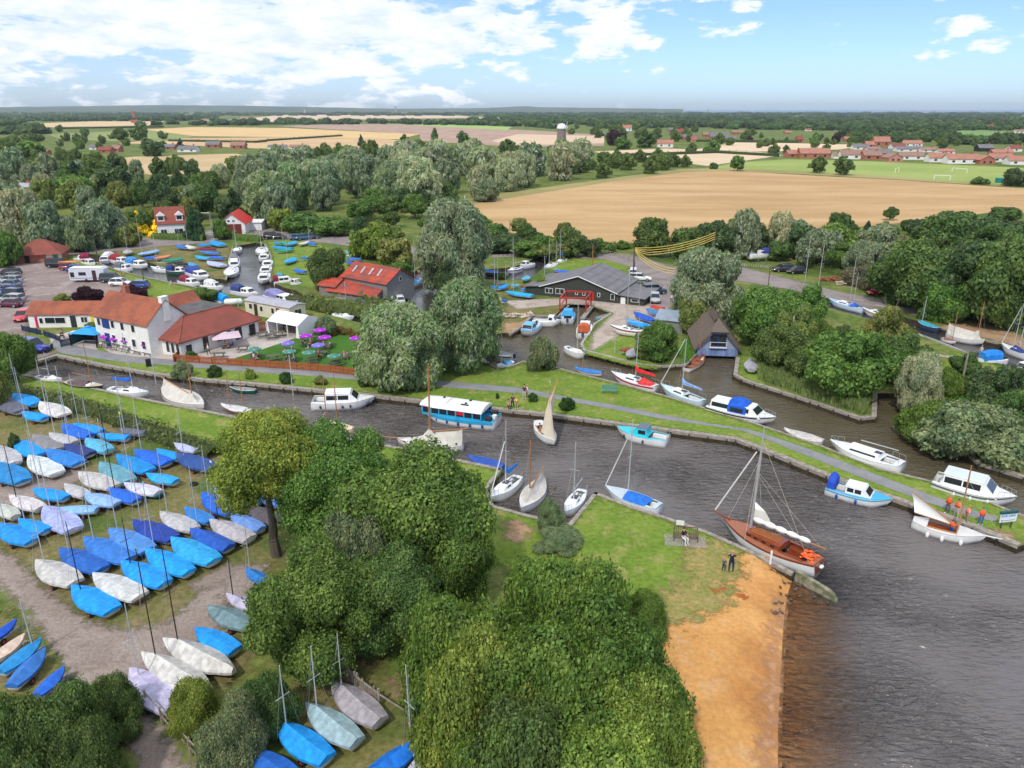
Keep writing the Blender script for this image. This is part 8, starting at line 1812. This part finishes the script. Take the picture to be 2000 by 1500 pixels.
fence([(505,650),(520,646)],1.5, ofn, 'short orange fence panel left of the marquee',.1); fence([(44,646),(82,655)],.8, dbf, 'dark blue rail fence by the car park, upper length',.25,(.2,.55,.9)); fence([(87,656),(119,668)],.8, dbf, 'dark blue rail fence by the car park, middle length',.25,(.2,.55,.9)); fence([(120,678),(138,674)],1.0, dbf, 'dark blue boarded gate beside the gazebo',.1); fence([(92,690),(105,680)],.7, dbf, 'short dark blue rail fence by the canal end',.3,(.3,.8))
fence([(340,708),(350,698)],.9, ofn, 'orange-brown picket return by the pub steps',.12)
oldw = mat('silvery_old_wood',(.30,.26,.21),.95,.3,4.)
fence([(288,1382),(340,1440),(395,1500),(440,1560)],1.1, oldw, 'grey post and rail fence beside the gravel track',0,(.5,.95)); fence([(655,1318),(700,1350),(742,1382)],1.15, oldw, 'broken grey picket fence behind the lower enclosure',.16,(.3,.8), wob=.35); fence([(742,1382),(800,1420),(870,1460)],1.0, oldw, 'sagging wire rail running down from the broken picket fence',0,(.9,), post=2.6)
fence([(1925,902),(1960,912),(2010,925)],.9, oldw, 'grey picket fence at the right edge behind the hire cruiser',.16); fence([(1150,494),(1200,500),(1240,512)],.9, oldw, 'low rail fence beside the lane above the workshop',0,(.5,.95))
def pole(px, py, ty, m, r, label, nm='pole', arm=None):
 X, Y = G(px, py); h = HG(Y, ty); r_ = thing(nm, label, 'pole',(X, Y,0)); MB().tube((0,0,0),(0,0, h), r, r * .8,8).build('shaft', m, r_)
 if arm: MB().tube((-arm,0, h - .1),(.1,0, h - .1),.06,.06,5).build('arm', m, r_)
 return X, Y, h
dpw = mat('creosoted_pole',(.10,.075,.06),.9,.2,3.)
A1 = pole(1236,548,483, dpw,.13, 'wooden pole carrying the yellow sleeved cables, left end'); B1 = pole(1392,515,448, dpw,.15, 'wooden pole carrying the yellow sleeved cables, behind the big silvery tree'); pole(1309,502,457, dpw,.11, 'wooden pole in front of the dark oak at the wheat field'); pole(1157,520,478, mat('orange_post',(.4,.15,.05),.7),.1, 'orange-brown pole behind the workshop')
pole(175,492,432, dpw,.14, 'dark wooden pole behind the car park'); pole(192,512,462, dpw,.1, 'short dark pole beside the cut'); pole(112,486,434, steel,.07, 'grey lamp post behind the brick block', 'lamp_post',2.2); pole(282,556,525, dpw,.09, 'thin dark pole beside the picnic meadow'); pole(416,476,415, steel,.06, 'lamp post beside the red boathouse', 'lamp_post',1.8); pole(1876,760,690, oldw,.12, 'leaning grey pole on the right lawn'); pole(793,516,487, mat('orange_post', None),.08, 'tan pole at the river bank left of the grey-green willow'); pole(825,538,498, mat('orange_post', None),.07, 'orange mooring pole in the river'); pole(1500,560,520, dpw,.08, 'thin pole behind the round green tree'); pole(996,470,430, dpw,.1, 'thin pole against the wheat field')
yc = mat('yellow_cable_sleeve',(.75,.55,.12),.6,.08); E1 = G(1318,552)
for a, b, n, lb in (((A1[0], A1[1], A1[2] - .1),(B1[0], B1[1], B1[2] - .6),4, 'bundle of yellow sleeved cables sagging to the right pole'),((A1[0], A1[1], A1[2] - .2),(E1[0], E1[1],2.6),3, 'bundle of yellow sleeved cables dropping to the silvery tree')):
 a, b = Vector(a), Vector(b); r_ = thing('cable_run', lb, 'cables', tuple(a))
 for k in range(n):
  q = [(b - a) * t + Vector((0,0,-.45 * k * min(1, t * 6 + .2) - 2.6 * 4 * t * (1 - t) * .35)) for t in np.linspace(0,1,13)]; MB().path([tuple(p) for p in q],.07,5).build('cable', yc, r_)
def bench(x, y, rz, label):
 X, Y = G(x, y); r_ = thing('park_bench', label, 'bench',(X, Y,.06), R(rz)); w = mat('bench_wood',(.16,.115,.07),.8,.25,4.)
 m = MB()
 for i in range(4): m.box(-.85,.85,-.05 - .12 * i,.05 - .12 * i,.42,.45)
 m.build('seat', w, r_); m = MB().box(-.85,.85,.12,.16,.86,.93)
 for i in range(13): m.box(-.82 + i * .135,-.78 + i * .135,.11,.14,.45,.87)
 m.build('backrest', w, r_)
 for s in (-1,1):
  for yy, h in ((.12,.9),(-.42,.64)): MB().box(s * .85 - .035, s * .85 + .035, yy - .035, yy + .035,0, h).build('leg', w, r_)
  MB().box(s * .85 - .03, s * .85 + .03,-.46,.12,.62,.66).build('armrest', w, r_)
X, Y = G(1338,1057); tag(MB().box(-1.5,1.5,-.8,.7,-.02,.05).build('paving_slab', pave, None, False,(X, Y,0), R(-8)), 'pale slab under the wooden bench on the point', 'slab'); bench(1338,1053,-8, 'wooden park bench on the grassy point with a woman on it')
X, Y = G(1190,768); r_ = thing('park_bench', 'green painted bench on the lawn across the footpath', 'bench',(X, Y,0), R(-8)); gp = mat('green_bench_paint',(.10,.28,.22),.6,.15); m = MB()
for i in range(5): m.box(-.9,.9,.1,.13,.45 + .1 * i,.53 + .1 * i)
m.build('backrest', gp, r_); m = MB()
for i in range(3): m.box(-.9,.9,-.35 + .15 * i,-.24 + .15 * i,.4,.43)
m.build('seat', gp, r_)
for s in (-.7,.7): MB().box(s - .03, s + .03,-.3,.12,0,.41).build('leg', gp, r_)
X, Y = G(1328,1029); r_ = thing('mooring_notice', 'small white notice board on the bank behind the bench', 'sign',(X, Y,0), R(-15)); MB().box(-.3,.3,-.02,.02,.15,.55).build('panel', white, r_); MB().box(-.03,.03,.02,.06,0,.5).build('post', dpw, r_)
X, Y = G(1504,1102); r_ = tag(MB().box(-.06,.06,-.05,.05,0,1.05).frus((-.06,.06,-.05,.05),1.052,(-.01,.01,-.01,.01),1.12).build('marker_post', white, None, False,(X, Y,0)), 'white post standing on the sand beside the varnished sloop', 'post')
# information board at the spit tip: green header, pale panel, blue lettering line, black arrow to the left
A, B = Vector(G(1954,1032)), Vector(G(1969,1033)); r_ = thing('information_board', 'white information board with a dark green header and a left-pointing arrow at the spit tip', 'sign',(*A,0), R(10)); gbm = mat('board_green',(.02,.10,.10),.5)
for x in (0,.85): MB().box(x - .04, x + .04,-.04,.04,0,1.0).build('post', dpw, r_)
MB().box(-.3,1.15,-.06,-.04,.55,1.25).build('panel', mat('board_white',(.72,.78,.82),.4,.03), r_); MB().box(-.3,1.15,-.09,.12,1.252,1.45).build('header', gbm, r_)
lt = MB(); x = -.22; rr = random.Random(6)
for k in range(13):
 if k == 6: x += .06; continue
 for a, b, c_, d_ in ([(0,0,0,.16),(.07,0,.07,.16),(0,.16,.07,.16)],[(0,0,0,.16),(0,.16,.07,.16),(0,.08,.06,.08),(0,0,.07,0)],[(0,0,.035,.16),(.07,0,.035,.16),(.015,.06,.055,.06)])[k % 3]: lt.tube((x + a,-.066,1.0 + b),(x + c_,-.066,1.0 + d_),.011,.011,4)
 x += .098
lt.build('lettering', mat('sign_blue',(.05,.2,.5),.5), r_); MB().box(-.08,1.0,-.068,-.062,.68,.71).add([(-.08,-.068,.62),(-.08,-.068,.77),(-.2,-.068,.695)],[(0,2,1)]).build('arrow', blackb, r_)
X, Y = G(291,716); tag(MB().box(-.3,.3,-.04,.04,0,1.0).build('a_board', blackb, None, False,(X, Y,0), R(30)), 'black chalk board standing on the path verge', 'sign')
X, Y = G(150,652); tag(MB().sph((0,0,.25),.6,10,5,(1.5,.7,.4)).build('planter_boat', white, None, True,(X, Y,0)), 'upturned white tender beside the blue gazebo', 'tender')
for x, y, lb in ((379,947, 'loose black tyre lying on the earth among the dinghies'),(311,972, 'black tyre propped beside the lavender-white dinghy')):
 X, Y = G(x, y); rg = [[((.24 + .1 * math.cos(b)) * math.cos(a),(.24 + .1 * math.cos(b)) * math.sin(a),.1 + .1 * math.sin(b)) for b in np.linspace(0,6.283,7, endpoint=False)] for a in np.linspace(0,6.283,15)]; tag(MB().loft(rg, True).build('tyre', rubber, None, True,(X, Y,0)), lb, 'tyre')
# flowers by the garden
for x, y, w, h, lb in ((660,648,30,15, 'red flowering shrub beside the garden lawn'),(676,652,28,13, 'orange flowering shrub in the middle of the flower bed'),(694,658,26,12, 'yellow-green shrub at the right of the flower bed'),(652,655,20,10, 'low green plant at the left of the flower bed')):
 o = tree(x, y, y - h, w, 'bush', lb, cb=0, name='flowering_shrub'); cr_ = [c for c in o.children if c.name.startswith('crown')][0]; cr_.data = CR.setdefault('fl', crown('flower_leaves',5, 'bush',4000,.07, LM['flower']))
for i,(x, y) in enumerate([(208,650),(221,652),(242,656),(259,660),(284,664)]):
 X, Y = G(x, y + 22); r_ = thing('hanging_basket', 'hanging basket of red flowers on the pub front, number %s from the gazebo' % ('one', 'two', 'three', 'four', 'five')[i] if 0 else ['leftmost hanging basket of red flowers on the pub front', 'hanging basket above the first purple parasol', 'hanging basket above the third purple parasol', 'hanging basket between the parasols and the pub corner', 'hanging basket at the pub corner'][i], 'hanging basket',(X, Y, HG(Y, y + 4)),0, 'hanging baskets on the pub')
 c = link('flowers', CR['fl'], r_); c.scale = (.42,.42,.5); setcol(c,(.3,.03,.03)); MB().tube((0,0,-.1),(0,0,.1),.1,.25,8).build('basket', dpw, r_)
# rubble, gas tank, trailers' clutter
X, Y = G(457,598); r_ = thing('gas_tank', 'white cylindrical gas tank beside the mobile home', 'tank',(X, Y,0), R(10)); MB().tube((-1,0,.75),(1,0,.75),.5,.5,14).sph((-1,0,.75),.5,14,6).sph((1,0,.75),.5,14,6).build('tank', white, r_, True); MB().box(-.8,-.6,-.3,.3,0,.4).box(.6,.8,-.3,.3,0,.4).build('cradle', steel, r_)
rr = random.Random(8)
for (x, y), n, c, lb in (((1622,548),40,(.30,.10,.06), 'heap of broken red bricks and boards beside the lane'),((1655,556),26,(.5,.42,.34), 'heap of pale sand and timber beside the lane'),((1012,620),26,(.25,.22,.19), 'pile of grey driftwood poles on the yard grass')):
 X, Y = G(x, y); m = MB()
 for i in range(n): m.box(-.5,.5,-.12,.12,-.08,.08, rr.uniform(0,3),(rr.uniform(-2.2,2.2), rr.uniform(-1,1), rr.uniform(0,.6)))
 tag(m.build('rubble_heap', mat('rubble_%d' % n, c,.9,.35,2.), None, False,(X, Y,0)), lb, 'rubble heap', kind='stuff')
# bicycles in a rack beside the boats on stands
def bike():
 r_ = bpy.data.objects.new('bicycle', None); COL.objects.link(r_)
 for x in (-.52,.52):
  m = MB(); q = [(x + .33 * math.cos(a),0,.34 + .33 * math.sin(a)) for a in np.linspace(0,6.2832,15)]; m.path(q,.022,4); m.build('wheel', steel, r_)
 MB().path([(-.52,0,.34),(-.1,0,.32),(.38,0,.75),(-.2,0,.78),(-.1,0,.32)],.025,4).path([(-.52,0,.34),(-.2,0,.78)],.02,4).path([(.52,0,.34),(.38,0,.78),(.36,0,.98)],.02,4).build('frame', steel, r_)
 MB().box(-.32,-.1,-.06,.06,.86,.92).build('saddle', blackb, r_); MB().tube((.34,-.25,.98),(.34,.25,.98),.018).build('handlebar', blackb, r_); return r_
bk = bike(); X, Y = G(1445,521)
for i in range(14):
 b = bk if i == 0 else copy_tree(bk); b.location = (X + i * .42, Y - i * .16,0); b.rotation_euler = (R(rr.uniform(-8,8)),0, R(70 + rr.uniform(-8,8))); tag(b, 'bicycle standing in the packed rack below the boats on stands', 'bicycle', 'bicycles in the rack beside the boats on stands')
# ducks
dkm = mat('brown_feathers',(.07,.045,.03),.8,.35,12., col2=(.16,.12,.09)); dg_ = mat('dark_head_feathers',(.02,.035,.02),.6)
def duckproto():
 r_ = bpy.data.objects.new('duck', None); COL.objects.link(r_); prof = [(-.30,.01,.15),(-.22,.05,.12),(-.1,.09,.10),(.04,.10,.10),(.13,.07,.13),(.17,.04,.20),(.19,.032,.27),(.22,.042,.31),(.27,.025,.30)]
 m = MB().loft([[(x, r * math.cos(a), z + r * .9 * math.sin(a)) for a in np.linspace(0,6.283,9, endpoint=False)] for x, r, z in prof], True, True, True); m.build('body', dkm, r_, True); MB().sph((.22,0,.31),.05,8,6).build('head', dg_, r_, True)
 MB().frus((.25,.33,-.018,.018),.285,(.25,.32,-.012,.012),.305).build('bill', mat('yellow_bill',(.5,.38,.05),.5), r_)
 for s in (-1,1): MB().sph((-.06, s * .085,.12),.1,7,5,(1.3,.25,.6)).build('wing', dkm, r_, True)
 return r_
dp = duckproto(); fd = True
for lst, z, lb, gp in (([(1533,1127),(1545,1126),(1526,1137),(1527,1149),(1539,1150),(1543,1147),(1517,1168),(1528,1166),(1528,1183),(1519,1185),(1513,1187)],.02, 'brown duck resting on the sand at the water edge', 'ducks on the beach'),
 ([(1562,1145),(1557,1151),(1554,1154),(1562,1166),(1590,1168),(1543,1173),(1543,1181),(1616,1179),(1583,1144)], WZ - .06, 'brown duck floating in the shallows by the groyne', 'ducks in the shallows'),
 ([(990,873),(998,895),(1004,889),(1149,911),(1185,913),(1003,899),(1085,955),(1080,957)], WZ - .06, 'small dark duck swimming in the open canal mouth', 'ducks in the canal mouth')):
 for x, y in lst:
  d = dp if fd else copy_tree(dp); fd = False; X, Y = G(x, y, z)
  if z > 0: z_ = float(bedz(np.array([[X, Y]]))[0]) if Y < G(0,1110)[1] else .01; z_ = max(z_, WZ - .05)
  else: z_ = z
  d.location = (X, Y, z_); d.rotation_euler = (0,0, rr.uniform(0,6.3)); d.scale = (.75,) * 3; tag(d, lb, 'duck', gp)
# reeds on the bank right of the boathouse
def reeds(px, n, h, c, lb):
 A = np.array(pts(px)); lo, hi = A.min(0), A.max(0); rng = np.random.default_rng(n); P = rng.uniform(lo, hi,(n * 2,2)); P = P[inpoly(P, A)][:n]; k = len(P); a = rng.uniform(0,6.28, k); hh = h * rng.uniform(.6,1.15, k); ln = rng.normal(0,.16,(k,2)) * hh[:, None]; w = .03
 d = np.c_[np.cos(a) * w, np.sin(a) * w]; z0 = np.zeros(k); V = np.stack([np.c_[P - d, z0], np.c_[P + d, z0], np.c_[P + ln * .5 + d * .8, hh * .6], np.c_[P + ln * 1.1, hh]],1).reshape(-1,3)
 o = link('reeds', npmesh('reeds', V, np.arange(4 * k).reshape(k,4), LM['broad'], {'lv': np.repeat(rng.uniform(0,1, k),4)})); setcol(o, c); tag(o, lb, 'reeds', kind='stuff')
reeds([(1478,700),(1480,742),(1600,782),(1690,812),(1700,780),(1600,740),(1540,690)],26000,1.1,(.16,.21,.08), 'reeds and rushes on the bank right of the thatched boathouse')
reeds([(1775,790),(1778,846),(1890,885),(1960,900),(1960,850),(1840,800)],9000,.6,(.12,.22,.05), 'long grass along the quay at the right')
reeds([(1560,520),(1700,555),(1760,575),(1780,560),(1640,520),(1570,505)],14000,1.2,(.14,.19,.06), 'tall grass bank beside the right lane')
reeds([(1320,690),(1340,712),(1360,690),(1350,660)],3000,.7,(.09,.2,.03), 'long grass left of the thatched boathouse')
# ================================================================== AIR
hz = bpy.data.materials.new('haze_air'); hz.use_nodes = True; t = hz.node_tree; t.nodes.clear(); pv = t.nodes.new('ShaderNodeVolumePrincipled'); mo = t.nodes.new('ShaderNodeOutputMaterial')
pv.inputs['Color'].default_value = (.80,.91,1,1); pv.inputs['Density'].default_value = .00006; pv.inputs['Anisotropy'].default_value = .2; L(pv.outputs[0], mo.inputs['Volume'], t)
tag(MB().box(-13000,13000,-200,12500,-4,110).build('haze', hz), 'thin blue summer haze over the distance', 'haze', kind='stuff')
